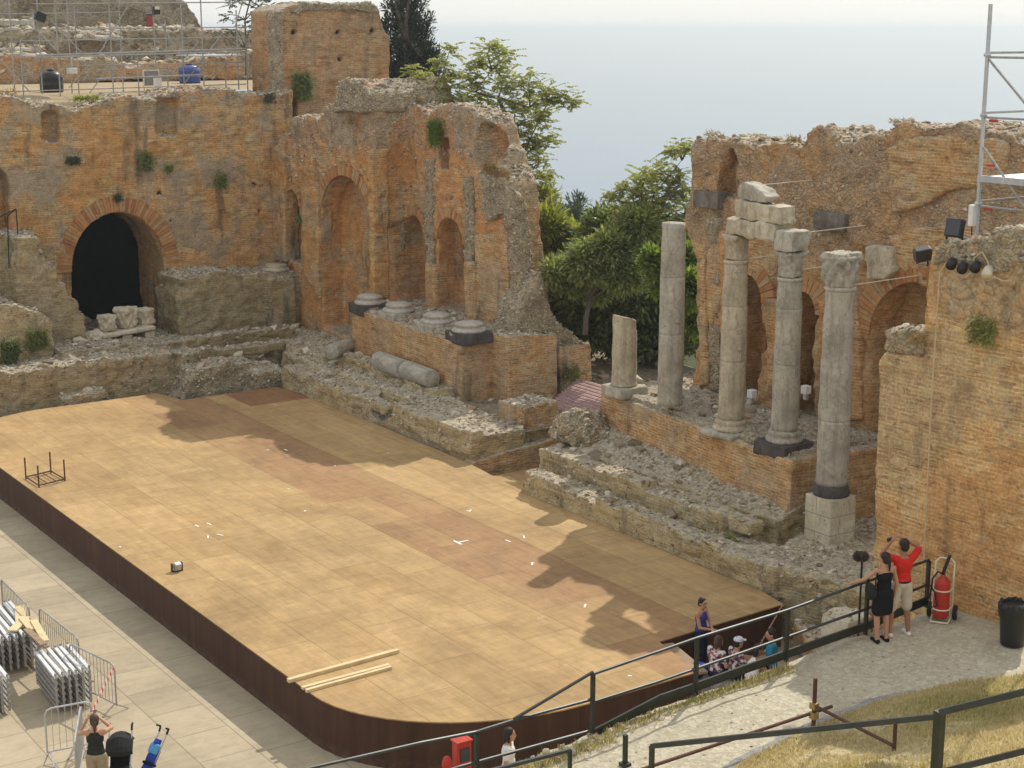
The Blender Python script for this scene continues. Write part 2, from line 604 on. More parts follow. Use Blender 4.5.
def mat_marble(name, c0, c1, c2, streak=0.6):
    k = NT(name, 0.8, 0.25)
    p = k.local()
    a = k.noise(p, 1.1, 5, 0.65, 0.8)
    b = k.noise(k.vmul(p, (6, 6, 0.7)), 1.0, 4, 0.65)
    c = k.noise(p, 9.0, 5, 0.7)
    col = k.ramp(a, [(0.33, c2), (0.48, c0), (0.64, c1)])
    vein = k.math('ABSOLUTE', k.math('SUBTRACT', k.noise(k.vmul(p, (1, 1, .6)), 1.4, 5, 0.7, 1.2), 0.5))
    col = k.mix(k.math('MULTIPLY', k.step(vein, 0.022, 0.0), 0.45), col, tuple(x * .5 for x in c2))
    col = k.mix(k.math('MULTIPLY', k.step(b, 0.48, 0.68), streak), col, tuple(x * 0.55 for x in c0))
    col = k.mix(1.0, col, k.ramp(c, [(0.25, 0.75), (0.5, 1.0), (0.8, 1.15)]), 'MULTIPLY')
    spots = k.step(k.noise(p, 7.0, 2), 0.68, 0.74)
    col = k.mix(k.math('MULTIPLY', spots, 0.5), col, (0.09, 0.08, 0.065))
    k.bump(k.math('SUBTRACT', c, k.math('MULTIPLY', spots, 0.7)), 0.6, 0.02)
    return k.out(col)


M['col_grey'] = mat_marble('grey_granite', (0.45, 0.415, 0.335), (0.54, 0.50, 0.415), (0.33, 0.30, 0.24))
M['col_warm'] = mat_marble('warm_marble', (0.52, 0.45, 0.325), (0.62, 0.55, 0.41), (0.40, 0.34, 0.245))
M['marble'] = mat_marble('white_marble', (0.50, 0.46, 0.38), (0.60, 0.56, 0.48), (0.38, 0.34, 0.28), 0.5)
M['limestone'] = mat_marble('limestone_block', (0.58, 0.51, 0.38), (0.66, 0.60, 0.48), (0.50, 0.43, 0.31), 0.2)
M['lintel_stone'] = mat_marble('grey_brown_stone', (0.17, 0.15, 0.125), (0.24, 0.215, 0.18), (0.11, 0.095, 0.08), 0.4)
M['dark_stone'] = mat_marble('dark_stone', (0.085, 0.08, 0.075), (0.13, 0.12, 0.11), (0.055, 0.05, 0.048), 0.3)
M['concrete'] = mat_marble('grey_concrete', (0.30, 0.285, 0.26), (0.36, 0.34, 0.31), (0.24, 0.225, 0.2), 0.3)

M['tube'] = mat_simple('weathered_tube', (0.36, 0.345, 0.32), 0.6, 0.2, 0.3)
M['galv'] = mat_simple('galvanised_steel', (0.52, 0.53, 0.54), 0.45, 0.6, 0.2)
M['galv_white'] = mat_simple('bright_zinc', (0.74, 0.75, 0.75), 0.5, 0.3, 0.15)
M['green_metal'] = mat_simple('dark_green_rail', (0.035, 0.04, 0.03), 0.45, 0.3, 0.3, 5)
M['grey_rail'] = mat_simple('grey_painted_rail', (0.048, 0.054, 0.054), 0.4, 0.3, 0.3, 5)
M['rust'] = mat_simple('rusty_tube', (0.12, 0.06, 0.04), 0.8, 0.3, 0.4, 9)
M['brass'] = mat_simple('brass_clamp', (0.38, 0.27, 0.11), 0.5, 0.5, 0.3, 20)
M['black_plastic'] = mat_simple('black_plastic', (0.02, 0.02, 0.021), 0.4, 0.0, 0.2)
M['black_rubber'] = mat_simple('black_rubber', (0.018, 0.018, 0.018), 0.8, 0.0, 0.2)
M['glass_dark'] = mat_simple('lamp_glass', (0.05, 0.055, 0.06), 0.1, 0.0, 0.1)
M['red'] = mat_simple('red_paint', (0.46, 0.035, 0.02), 0.4, 0.0, 0.15)
M['cream'] = mat_simple('cream_paint', (0.72, 0.66, 0.52), 0.5, 0.0, 0.12)
M['white'] = mat_simple('white_paint', (0.78, 0.77, 0.73), 0.6, 0.0, 0.1)
M['cord'] = mat_simple('pale_cord', (0.55, 0.44, 0.28), 0.8, 0.0, 0.2)
M['blue_tank'] = mat_simple('blue_plastic', (0.05, 0.09, 0.30), 0.4, 0.0, 0.2, 4)
M['wood_pale'] = mat_simple('pale_timber', (0.66, 0.52, 0.30), 0.75, 0.0, 0.2, 6, 0.2)
M['wood_dark'] = mat_simple('weathered_timber', (0.30, 0.21, 0.13), 0.85, 0.0, 0.25, 6, 0.3)
M['deep_shade'] = mat_simple('chamber_shade', (0.012, 0.010, 0.008), 0.95, 0.0, 0.3, 3, 0.3, 0.0)  # near-black colour carries the shade inside the room behind the arch

# people
M['skin'] = mat_simple('tanned_skin', (0.50, 0.27, 0.17), 0.55, 0, 0.06, 10)
M['skin_dark'] = mat_simple('dark_tanned_skin', (0.33, 0.16, 0.095), 0.55, 0, 0.06, 10)
M['hair'] = mat_simple('dark_hair', (0.018, 0.013, 0.011), 0.55, 0, 0.4, 30, 0.5)
M['hair_brown'] = mat_simple('brown_hair', (0.07, 0.04, 0.025), 0.6, 0, 0.4, 30, 0.5)
for n_, c_ in dict(red_cloth=(0.62, 0.03, 0.025), black_cloth=(0.014, 0.014, 0.017), beige_cloth=(0.56, 0.50, 0.40), white_cloth=(0.75, 0.74, 0.72), blue_cloth=(0.055, 0.06, 0.26), navy_cloth=(0.02, 0.022, 0.05), turquoise_cloth=(0.035, 0.22, 0.36), charcoal_cloth=(0.03, 0.032, 0.03), tan_cloth=(0.33, 0.27, 0.19), brown_cloth=(0.2, 0.09, 0.05), cobalt_cloth=(0.03, 0.06, 0.32), pale_cap=(0.62, 0.63, 0.72)).items():
    M[n_] = mat_simple(n_, c_, 0.85, 0, 0.15, 9, 0.25, 0.15)


def mat_flower():
    k = NT('flowered_cloth', 0.85, 0.15)
    v = k.n('ShaderNodeTexVoronoi', {'Vector': k.local(), 'Scale': 17.0}, feature='F1')
    c = k.sep(v.outputs['Color'])
    col = k.ramp(c[0], [(0.0, (0.07, 0.05, 0.10)), (0.35, (0.62, 0.56, 0.54)), (0.6, (0.32, 0.13, 0.15)), (0.8, (0.66, 0.6, 0.6))], 'CONSTANT')
    return k.out(col)


M['flower_cloth'] = mat_flower()


def mat_tape():
    k = NT('red_white_tape', 0.5, 0.3)
    uvn = k.local()
    w = k.n('ShaderNodeTexWave', {'Vector': uvn, 'Scale': 1.6, 'Distortion': 0.0}, wave_type='BANDS', bands_direction='X')
    return k.out(k.ramp(w.outputs['Fac'], [(0.0, (0.75, 0.72, 0.7)), (0.5, (0.60, 0.05, 0.04))], 'CONSTANT'))


M['tape'] = mat_tape()


def mat_deck():
    """weathered boards: long strips of panels along y, each a slightly different tan, one reddish strip"""
    k = NT('stage_boards', 0.75, 0.25)
    p = k.pos()
    x, y, z = k.sep(p)[0:3]
    uv = k.comb(y, k.math('SUBTRACT', x, 12.8), 0.0)
    br = k.n('ShaderNodeTexBrick', {'Vector': uv, 'Color1': (0, 0, 0), 'Color2': (1, 1, 1), 'Mortar': (0.5, 0.5, 0.5), 'Scale': 1.0, 'Mortar Size': 0.009, 'Mortar Smooth': 0.2, 'Bias': 0.0, 'Brick Width': 2.44, 'Row Height': 1.22}, offset=0.5, offset_frequency=2)
    br2 = k.n('ShaderNodeTexBrick', {'Vector': uv, 'Color1': (0, 0, 0), 'Color2': (1, 1, 1), 'Mortar': (0.5, 0.5, 0.5), 'Scale': 1.0, 'Mortar Size': 0.003, 'Brick Width': 1.22, 'Row Height': 0.203}, offset=0.37)
    t1 = k.sep(br.outputs['Color'])[0]
    t2 = k.sep(br2.outputs['Color'])[0]
    gr = k.noise(k.vmul(p, (9.0, 0.9, 1.0)), 1.0, 5, 0.7)
    gx = k.noise(k.vmul(p, (0.9, 7.0, 1.0)), 1.0, 4, 0.7)
    bl = k.noise(p, 0.28, 5, 0.65, 0.5)
    fi = k.noise(p, 22.0, 3, 0.7)
    base = k.ramp(t1, [(0.0, (0.39, 0.25, 0.112)), (0.5, (0.435, 0.288, 0.132)), (1.0, (0.475, 0.322, 0.152))])
    base = k.mix(0.35, base, k.ramp(t2, [(0.0, (0.345, 0.22, 0.092)), (1.0, (0.46, 0.31, 0.145))]))
    # reddish strip
    xs = k.math('ADD', x, k.math('MULTIPLY', k.math('SUBTRACT', t1, 0.5), 0.1))
    strip = k.math('MULTIPLY', k.step(xs, 18.87, 18.93), k.step(xs, 21.40, 21.34))
    lx = k.math('FLOOR', k.math('DIVIDE', k.math('SUBTRACT', x, 18.9), 0.61))
    ly = k.math('FLOOR', k.math('DIVIDE', y, 2.44))
    wn = k.n('ShaderNodeTexWhiteNoise', {'Vector': k.comb(lx, ly, 3.0)}).outputs['Value']
    strip = k.math('MULTIPLY', strip, k.math('ADD', 0.4, k.math('MULTIPLY', k.step(wn, 0.2, 0.6), 0.4)))
    base = k.mix(strip, base, (0.31, 0.175, 0.085))
    far = k.math('MULTIPLY', k.step(y, 48.0, 48.05), k.step(x, 22.05, 22.1))
    base = k.mix(k.math('MULTIPLY', far, 0.8), base, (0.24, 0.11, 0.05))
    v = k.ramp(gr, [(0.2, 0.78), (0.5, 1.0), (0.8, 1.14)])
    col = k.mix(1.0, base, v, 'MULTIPLY')
    col = k.mix(1.0, col, k.ramp(gx, [(0.2, 0.86), (0.5, 1.0), (0.8, 1.1)]), 'MULTIPLY')
    col = k.mix(1.0, col, k.ramp(bl, [(0.3, 0.76), (0.5, 1.0), (0.7, 1.16)]), 'MULTIPLY')
    bl2 = k.noise(p, 1.7, 6, 0.75, 0.8)
    col = k.mix(1.0, col, k.ramp(bl2, [(0.3, 0.84), (0.5, 1.0), (0.7, 1.13)]), 'MULTIPLY')
    col = k.mix(k.math('MULTIPLY', br.outputs['Fac'], 0.6), col, (0.13, 0.08, 0.035))
    spk = k.step(k.noise(k.vmul(p, (11.0, 5.0, 1.0)), 1.0, 4, 0.8), 0.62, 0.70)
    col = k.mix(k.math('MULTIPLY', spk, 0.35), col, (0.22, 0.13, 0.055))
    scr = k.step(k.noise(p, 3.3, 6, 0.75), 0.60, 0.70)
    col = k.mix(k.math('MULTIPLY', scr, 0.3), col, (0.66, 0.54, 0.34))
    st = k.step(k.noise(p, 0.8, 5, 0.7, 1.0), 0.60, 0.72)
    col = k.mix(k.math('MULTIPLY', st, 0.35), col, (0.26, 0.16, 0.07))
    k.bump(k.math('SUBTRACT', k.math('ADD', gr, k.math('MULTIPLY', fi, 0.5)), br.outputs['Fac']), 0.25, 0.01)
    return k.out(col)


M['deck'] = mat_deck()


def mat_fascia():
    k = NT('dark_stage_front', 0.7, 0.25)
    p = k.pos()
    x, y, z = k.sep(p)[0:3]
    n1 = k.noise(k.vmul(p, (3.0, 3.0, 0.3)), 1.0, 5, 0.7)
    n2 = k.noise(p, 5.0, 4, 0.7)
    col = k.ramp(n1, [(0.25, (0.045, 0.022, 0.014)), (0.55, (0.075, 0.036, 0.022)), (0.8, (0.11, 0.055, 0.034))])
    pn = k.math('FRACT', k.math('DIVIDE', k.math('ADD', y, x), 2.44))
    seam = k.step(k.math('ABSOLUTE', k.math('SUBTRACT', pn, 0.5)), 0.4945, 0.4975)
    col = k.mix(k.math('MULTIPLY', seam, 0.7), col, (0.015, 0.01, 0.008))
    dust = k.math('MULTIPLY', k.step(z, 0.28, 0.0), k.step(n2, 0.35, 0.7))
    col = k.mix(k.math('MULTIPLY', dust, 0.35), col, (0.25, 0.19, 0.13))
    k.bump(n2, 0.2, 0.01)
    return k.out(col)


M['fascia'] = mat_fascia()


def mat_paving():
    k = NT('orchestra_paving', 0.8, 0.25)
    p = k.pos()
    x, y, z = k.sep(p)[0:3]
    uv = k.comb(k.math('SUBTRACT', y, 0.3), k.math('SUBTRACT', x, 0.58), 0.0)
    br = k.n('ShaderNodeTexBrick', {'Vector': uv, 'Color1': (0, 0, 0), 'Color2': (1, 1, 1), 'Mortar': (0.5, 0.5, 0.5), 'Scale': 1.0, 'Mortar Size': 0.012, 'Mortar Smooth': 0.1, 'Brick Width': 1.75, 'Row Height': 1.12}, offset=0.43, offset_frequency=2, squash=0.7, squash_frequency=3)
    t = k.sep(br.outputs['Color'])[0]
    a = k.noise(p, 0.45, 5, 0.6)
    b = k.noise(p, 3.5, 6, 0.7, 0.5)
    c = k.noise(k.vmul(p, (1.2, 5, 1)), 1.0, 4, 0.6)
    col = k.ramp(t, [(0.0, (0.385, 0.315, 0.215)), (0.5, (0.425, 0.35, 0.24)), (1.0, (0.46, 0.38, 0.265))])
    col = k.mix(1.0, col, k.ramp(a, [(0.25, 0.78), (0.5, 1.0), (0.75, 1.1)]), 'MULTIPLY')
    col = k.mix(1.0, col, k.ramp(b, [(0.25, 0.86), (0.5, 1.0), (0.75, 1.08)]), 'MULTIPLY')
    col = k.mix(1.0, col, k.ramp(c, [(0.25, 0.9), (0.5, 1.0), (0.75, 1.06)]), 'MULTIPLY')
    col = k.mix(k.math('MULTIPLY', br.outputs['Fac'], 0.6), col, (0.15, 0.125, 0.09))
    k.bump(k.math('SUBTRACT', b, k.math('MULTIPLY', br.outputs['Fac'], 1.2)), 0.3, 0.015)
    return k.out(col)


M['paving'] = mat_paving()


def mat_path():
    k = NT('stony_path', 0.95, 0.15)
    p = k.pos()
    v = k.n('ShaderNodeTexVoronoi', {'Vector': k.vmul(p, (1, 1, 0.3)), 'Scale': 6.0, 'Randomness': 1.0}, feature='F1')
    e = k.n('ShaderNodeTexVoronoi', {'Vector': k.vmul(p, (1, 1, 0.3)), 'Scale': 6.0}, feature='DISTANCE_TO_EDGE')
    v2 = k.n('ShaderNodeTexVoronoi', {'Vector': p, 'Scale': 16.0}, feature='F1')
    c = k.sep(v.outputs['Color'])
    c2 = k.sep(v2.outputs['Color'])
    a = k.noise(p, 0.9, 5, 0.65)
    st = k.math('MULTIPLY', k.step(c[0], 0.74, 0.80), k.step(e.outputs['Distance'], 0.03, 0.12))
    col = k.ramp(a, [(0.3, (0.40, 0.35, 0.25)), (0.5, (0.48, 0.425, 0.31)), (0.7, (0.54, 0.48, 0.355))])
    col = k.mix(0.35, col, k.ramp(c2[0], [(0.0, (0.28, 0.24, 0.17)), (0.7, (0.46, 0.41, 0.31)), (1.0, (0.66, 0.62, 0.52))]))
    col = k.mix(k.math('MULTIPLY', st, 0.35), col, (0.60, 0.54, 0.41))
    fi = k.noise(p, 30.0, 4, 0.7)
    col = k.mix(1.0, col, k.ramp(fi, [(0.25, 0.8), (0.5, 1.0), (0.8, 1.15)]), 'MULTIPLY')
    k.bump(k.math('ADD', k.math('MULTIPLY', st, 1.0), k.math('ADD', k.math('MULTIPLY', fi, 0.6), v2.outputs['Distance'])), 0.5, 0.02)
    return k.out(col)


M['path'] = mat_path()


def mat_ground(name, cols, sc=1.0, bump=0.5):
    k = NT(name, 0.95, 0.1)
    p = k.pos()
    a = k.noise(p, 0.6 * sc, 5, 0.65, 0.4)
    b = k.noise(p, 6.0 * sc, 5, 0.7)
    v = k.n('ShaderNodeTexVoronoi', {'Vector': p, 'Scale': 9.0 * sc}, feature='F1')
    c = k.sep(v.outputs['Color'])
    col = k.ramp(a, [(0.3, cols[0]), (0.5, cols[1]), (0.7, cols[2])])
    col = k.mix(0.35, col, k.ramp(c[0], [(0.0, cols[0]), (0.7, cols[1]), (1.0, cols[3])]))
    col = k.mix(1.0, col, k.ramp(b, [(0.25, 0.7), (0.5, 1.0), (0.8, 1.2)]), 'MULTIPLY')
    k.bump(k.math('SUBTRACT', b, v.outputs['Distance']), bump, 0.04)
    return k.out(col)


M['sand'] = mat_ground('sandy_terrace', [(0.33, 0.255, 0.155), (0.40, 0.315, 0.2), (0.46, 0.37, 0.24), (0.36, 0.3, 0.21)], 0.6, 0.2)
M['earth'] = mat_ground('rubbly_earth', [(0.17, 0.13, 0.085), (0.25, 0.2, 0.14), (0.33, 0.28, 0.2), (0.48, 0.44, 0.36)])
M['gravel'] = mat_ground('pale_gravel', [(0.40, 0.36, 0.27), (0.47, 0.43, 0.33), (0.54, 0.5, 0.4), (0.66, 0.62, 0.52)])
M['dry_turf'] = mat_ground('dry_turf', [(0.40, 0.33, 0.19), (0.49, 0.41, 0.24), (0.57, 0.49, 0.31), (0.46, 0.39, 0.24)], 1.5)
M['scrub'] = mat_ground('scrub_hillside', [(0.05, 0.06, 0.03), (0.08, 0.09, 0.04), (0.12, 0.11, 0.06), (0.2, 0.17, 0.11)], 0.4)


def mat_leaf(name, c0, c1, c2, trans=0.35, rough=0.6, tint=(1.25, 1.35, 0.6)):
    k = NT(name, rough, 0.3)
    g = k.n('ShaderNodeNewGeometry')
    nz = k.noise(g.outputs['Position'], 0.9, 3, 0.6)
    f_ = k.math('ADD', k.math('MULTIPLY', g.outputs['Random Per Island'], 0.6), k.math('MULTIPLY', nz, 0.45))
    col = k.ramp(f_, [(0.15, c0), (0.5, c1), (0.85, c2)])
    k.put(k.b.inputs['Base Color'], col)
    tr = k.n('ShaderNodeBsdfTranslucent', {'Color': k.mix(1.0, col, tint, 'MULTIPLY')})
    mx = k.n('ShaderNodeMixShader', {0: trans})
    k.t.links.new(k.b.outputs[0], mx.inputs[1])
    k.t.links.new(tr.outputs[0], mx.inputs[2])
    k.t.links.new(mx.outputs[0], k.N['Material Output'].inputs['Surface'])
    return k.m


M['leaf_dark'] = mat_leaf('cypress_needles', (0.022, 0.032, 0.02), (0.036, 0.048, 0.03), (0.06, 0.07, 0.045), 0.15)
M['leaf_ail'] = mat_leaf('feathery_leaves', (0.2, 0.215, 0.095), (0.33, 0.335, 0.15), (0.46, 0.42, 0.21), 0.55)
M['leaf_mid'] = mat_leaf('glossy_leaves', (0.15, 0.185, 0.07), (0.26, 0.295, 0.12), (0.42, 0.42, 0.22), 0.48, 0.45)
M['leaf_deep'] = mat_leaf('deep_green_leaves', (0.075, 0.105, 0.042), (0.165, 0.205, 0.085), (0.3, 0.32, 0.15), 0.45, 0.45)
M['leaf_bright'] = mat_leaf('bright_leaves', (0.11, 0.16, 0.035), (0.17, 0.23, 0.05), (0.25, 0.3, 0.08), 0.45)
M['leaf_yellow'] = mat_leaf('yellowish_leaves', (0.2, 0.23, 0.06), (0.31, 0.33, 0.09), (0.42, 0.38, 0.14), 0.5)
M['leaf_grey'] = mat_leaf('grey_green_needles', (0.055, 0.075, 0.05), (0.09, 0.115, 0.075), (0.13, 0.15, 0.10), 0.2)
M['grass_dry'] = mat_leaf('dry_grass', (0.48, 0.40, 0.21), (0.60, 0.51, 0.29), (0.70, 0.61, 0.39), 0.4, 0.8, (1.1, 1.05, 0.85))
M['grass_brown'] = mat_leaf('brown_weeds', (0.22, 0.14, 0.065), (0.34, 0.225, 0.11), (0.46, 0.33, 0.18), 0.35, 0.8)
M['grass_mix'] = mat_leaf('yellow_green_grass', (0.33, 0.32, 0.13), (0.50, 0.44, 0.22), (0.62, 0.54, 0.31), 0.4, 0.8, (1.1, 1.1, 0.75))
M['bark'] = mat_simple('grey_bark', (0.14, 0.12, 0.095), 0.9, 0, 0.3, 6, 0.5, 0.1)


def mat_sea():
    k = NT('sea_water', 0.28, 0.5)
    p = k.pos()
    a = k.noise(k.vmul(p, (0.0012, 0.004, 0.0)), 1.0, 4, 0.6)
    w = k.noise(p, 0.06, 4, 0.65)
    col = k.ramp(a, [(0.3, (0.10, 0.20, 0.30)), (0.7, (0.14, 0.245, 0.34))])
    k.bump(w, 0.35, 4.0)
    return k.out(col)


M['sea'] = mat_sea()


def mat_pink():
    k = NT('pink_planks', 0.8, 0.2)
    p = k.pos()
    y = k.sep(p)[0]
    fr = k.math('FRACT', k.math('DIVIDE', y, 0.2))
    col = k.mix(k.step(fr, 0.60, 0.72), (0.50, 0.33, 0.30), (0.20, 0.13, 0.12))
    col = k.mix(1.0, col, k.ramp(k.noise(p, 4, 4), [(0.25, 0.8), (0.7, 1.1)]), 'MULTIPLY')
    return k.out(col)


M['pink'] = mat_pink()

# =================================================================== setting
def sheet(name, pts, mat, kind='structure', thick=None):
    bm = bmesh.new()
    vs = [bm.verts.new(p) for p in pts]
    bm.faces.new(vs)
    o = build(name, bm, mat)
    tag(o, kind=kind)
    return o


def hfield(name, x0, x1, y0, y1, step, fz, mat):
    nx = int((x1 - x0) / step) + 1
    ny = int((y1 - y0) / step) + 1
    X, Y = np.meshgrid(np.linspace(x0, x1, nx), np.linspace(y0, y1, ny), indexing='ij')
    Z = fz(X, Y)
    bm = bmesh.new()
    vv = [[bm.verts.new((X[i, j], Y[i, j], Z[i, j])) for j in range(ny)] for i in range(nx)]
    for i in range(nx - 1):
        for j in range(ny - 1):
            bm.faces.new((vv[i][j], vv[i + 1][j], vv[i + 1][j + 1], vv[i][j + 1]))
    o = build(name, bm, mat, smooth=True)
    tag(o, kind='structure')
    return o


def f2(X, Y, s, seed, oct=3):
    P = np.stack([X.ravel() * s, Y.ravel() * s, np.zeros(X.size) + 0.37], 1)
    return fbm(P, seed, oct).reshape(X.shape)


# sea far below, and the land falling to it
sheet('sea', [(-30000, -30000, -200), (30000, -30000, -200), (30000, 40000, -200), (-30000, 40000, -200)], M['sea'])


def hill_z(X, Y):
    d = np.clip(X - 54, 0, None)
    z = 1.0 - 0.45 * d + 3.0 * f2(X, Y, 0.04, 3) * np.clip(d / 25, 0, 1)
    return np.maximum(z, -230)


hfield('hillside', 36, 560, -300, 420, 9.0, hill_z, M['scrub'])
hfield('ground', -60, 36.5, -40, 130, 2.0, lambda X, Y: -0.03 + 0 * X - 0.4 * (f2(X, Y, 0.2, 9) > 9), M['earth'])
sheet('orchestra_floor', [(-12, 2, 0.0), (24.3, 2, 0.0), (24.3, 52.2, 0.0), (-12, 52.2, 0.0)], M['paving'])


# walkway along the lowest seats: a solid slab sloping gently up towards the near wall
def path_z(x): return 2.3 + 0.055 * (x - 14.4)


def path_mesh():
    bm = bmesh.new()
    R = random.Random(4)
    xs = np.arange(4, 23.01, 0.25)
    ys = np.linspace(15.2, 18.95, 16)
    g = []
    for x in xs:
        row = []
        for j, y in enumerate(ys):
            yy = y + (R.uniform(-0.09, 0.06) if j == 15 else 0)
            row.append(bm.verts.new((x, yy, path_z(x) + R.uniform(-0.012, 0.012) + 0.03 * math.sin(x * 1.3 + y * 2))))
        g.append(row)
    for i in range(len(xs) - 1):
        for j in range(15):
            bm.faces.new((g[i][j], g[i + 1][j], g[i + 1][j + 1], g[i][j + 1]))
    lo = [bm.verts.new((x, 18.93, -0.02)) for x in xs]
    for i in range(len(xs) - 1):
        bm.faces.new((g[i][15], g[i + 1][15], lo[i + 1], lo[i]))
    return bm


o = build('path', path_mesh(), M['path'], smooth=True)
tag(o, kind='structure')


# turf bank rising from the kerb towards the seats
KERB = [atz(700, 790, 2.38), atz(740, 766, 2.40), atz(800, 737, 2.45), atz(850, 717, 2.50), atz(878, 707, 2.52), atz(920, 697, 2.58), atz(960, 688, 2.62), atz(1000, 684, 2.68), atz(1060, 672, 2.75)]


def kerb_y(x):
    for a, b in zip(KERB[:-1], KERB[1:]):
        if a.x <= x <= b.x: return a.y + (b.y - a.y) * (x - a.x) / (b.x - a.x)
    return KERB[0].y if x < KERB[0].x else KERB[-1].y


def bank_z(x, y):
    d = max(0.0, kerb_y(x) - y)
    return path_z(x) + 0.10 + 0.25 * d + 0.37 * max(0.0, d - 3.6) + 0.10 * math.sin(x * 0.9 + y * 1.3) * min(1, d / 2) + 0.04 * math.sin(x * 2.9 - y * 2.1) * min(1, d)


def bank_mesh():
    bm = bmesh.new()
    R = random.Random(14)
    xs = np.arange(-6, 25.01, 0.3)
    g = []
    for x in xs:
        ky = kerb_y(x)
        row = [bm.verts.new((x, ky + 0.02, path_z(x) - 0.25))]
        for j in range(60):
            y = ky - 0.02 - 16.0 * (j / 59) ** 1.6
            row.append(bm.verts.new((x, y, bank_z(x, y) + R.uniform(-0.02, 0.02))))
        g.append(row)
    for i in range(len(xs) - 1):
        for j in range(60):
            bm.faces.new((g[i][j], g[i + 1][j], g[i + 1][j + 1], g[i][j + 1]))
    return bm


o = build('grass_bank', bank_mesh(), M['dry_turf'], smooth=True)
tag(o, kind='structure')

bm = bmesh.new()
for a, b in zip(KERB[:5], KERB[1:6]):
    d = (b - a).normalized() * 0.015
    za = path_z(a.x); zb = path_z(b.x)
    add_bar(bm, Vector((a.x, a.y + .06, za + 0.03)) + d, Vector((b.x, b.y + .06, zb + 0.03)) - d, 0.16, 0.16)
kerb = masonry('path_kerb', bm, M['concrete'], voxel=0.035, a1=0.012, s1=4, a2=0.0, seed=3)
tag(kerb, 'low pale stone kerb between the stony path and the dry grass', 'kerb')

# sandy terrace on top of the left building, and small gravel court in the central gap
tb_ = bmesh.new()
tv = [[tb_.verts.new((x, y, z)) for x in (2, 14, 27.5)] for y, z in ((57.8, 10.0), (58.6, 10.72), (60.2, 10.86), (63, 10.86), (77, 10.86))]
for i in range(4):
    for j in range(2): tb_.faces.new((tv[i][j], tv[i][j + 1], tv[i + 1][j + 1], tv[i + 1][j]))
e1_ = [tb_.verts.new(q) for q in ((36, 63, 10.86), (40, 77, 10.86))]
tb_.faces.new((tv[3][2], e1_[0], e1_[1], tv[4][2]))
tag(build('terrace', tb_, M['sand']), kind='structure')
sheet('gravel_court', [(30.4, 38.0, 1.72), (36.2, 38.0, 1.72), (36.2, 46.5, 1.72), (30.9, 46.5, 1.72)], M['gravel'])

def edge_row(bm, axis, c, a, b, ztop, h, seed, depth=.5, sgn=-1):
    """row of squared stones along the front edge of a step"""
    R = random.Random(seed)
    t = a
    while t < b - .2:
        L = R.uniform(.45, 1.05)
        e = min(b, t + L)
        if R.random() > .16:
            pr = R.uniform(-.03, .07); zt = ztop + R.uniform(-.07, .05); hh = h * R.uniform(.75, 1.05)
            Mx = Matrix.Translation((0, 0, 0))
            if axis == 'y': add_box(bm, c - pr, c + depth, t + .015, e - .015, zt - hh, zt)
            else: add_box(bm, t + .015, e - .015, c - pr, c + depth, zt - hh, zt)
        t = e


# =================================================================== left wing with the great arch
A = 57.3
wing = place('brick_building', (21, A, 0), 0, 'tall brown brick wing with the big dark round arch, below the terrace scaffolding', 'building')
top = [(-40, 98), (-10, 97), (8, 96), (24, 99), (34, 108), (47, 101), (60, 104), (72, 113), (86, 107), (105, 99), (125, 97), (150, 99), (163, 96), (180, 92), (208, 89), (232, 92), (250, 95), (280, 95)]
tp = jagl(xz(top, A), 0.07, 0.35, 2)
poly = [(28.6, 0.5), (28.6, 11.0)] + [p for p in tp[::-1] if p[0] < 28.4] + [(tp[0][0], 0.5)]
bm = bmesh.new()
add_prism(bm, poly, 'y', A, A + 2.75)
cut = bmesh.new()
c = xz([(119, 268), (72, 268), (165, 268), (119, 212)], A)
half = (c[2][0] - c[1][0]) / 2
cx_ = (c[2][0] + c[1][0]) / 2
zs_ = c[0][1]
ARCH = (cx_, half, 1.6, zs_, c[3][1] - zs_)
add_prism(cut, arch(cx_, half, 1.6, zs_, c[3][1] - zs_, 20), 'y', A - 0.6, A + 4)
add_prism(cut, arch(aty(-6, 230, A).x, 0.62, 6.0, 7.9, 0.75), 'y', A - 0.6, A + 0.9)
for (x0, y0, x1, y1, d) in ((42, 112, 60, 142, 0.5), (157, 98, 178, 136, 0.45)):
    q = xz([(x0, y1), (x1, y1), (x1, y0), (x0, y0)], A)
    add_prism(cut, q, 'y', A - 0.5, A + d)
for (px, py, w) in ((207, 150, 3), (208, 189, 4), (255, 185, 4.5), (160, 194, 5), (229, 218, 4), (260, 211, 5), (171, 221, 4), (227, 138, 2.5), (122, 165, 3), (250, 151, 3), (30, 158, 3)):
    p0 = aty(px, py, A)
    add_prism(cut, [(p0.x - w * .02, p0.z - w * .022), (p0.x + w * .02, p0.z - w * .02), (p0.x + w * .018, p0.z + w * .022), (p0.x - w * .02, p0.z + w * .018)], 'y', A - .5, A + 0.5)
wall = masonry('wall', bm, M['brick_wall'], wing, cut, 0.075, 0.05, 1.1, 0.022, 4.2, seed=5)


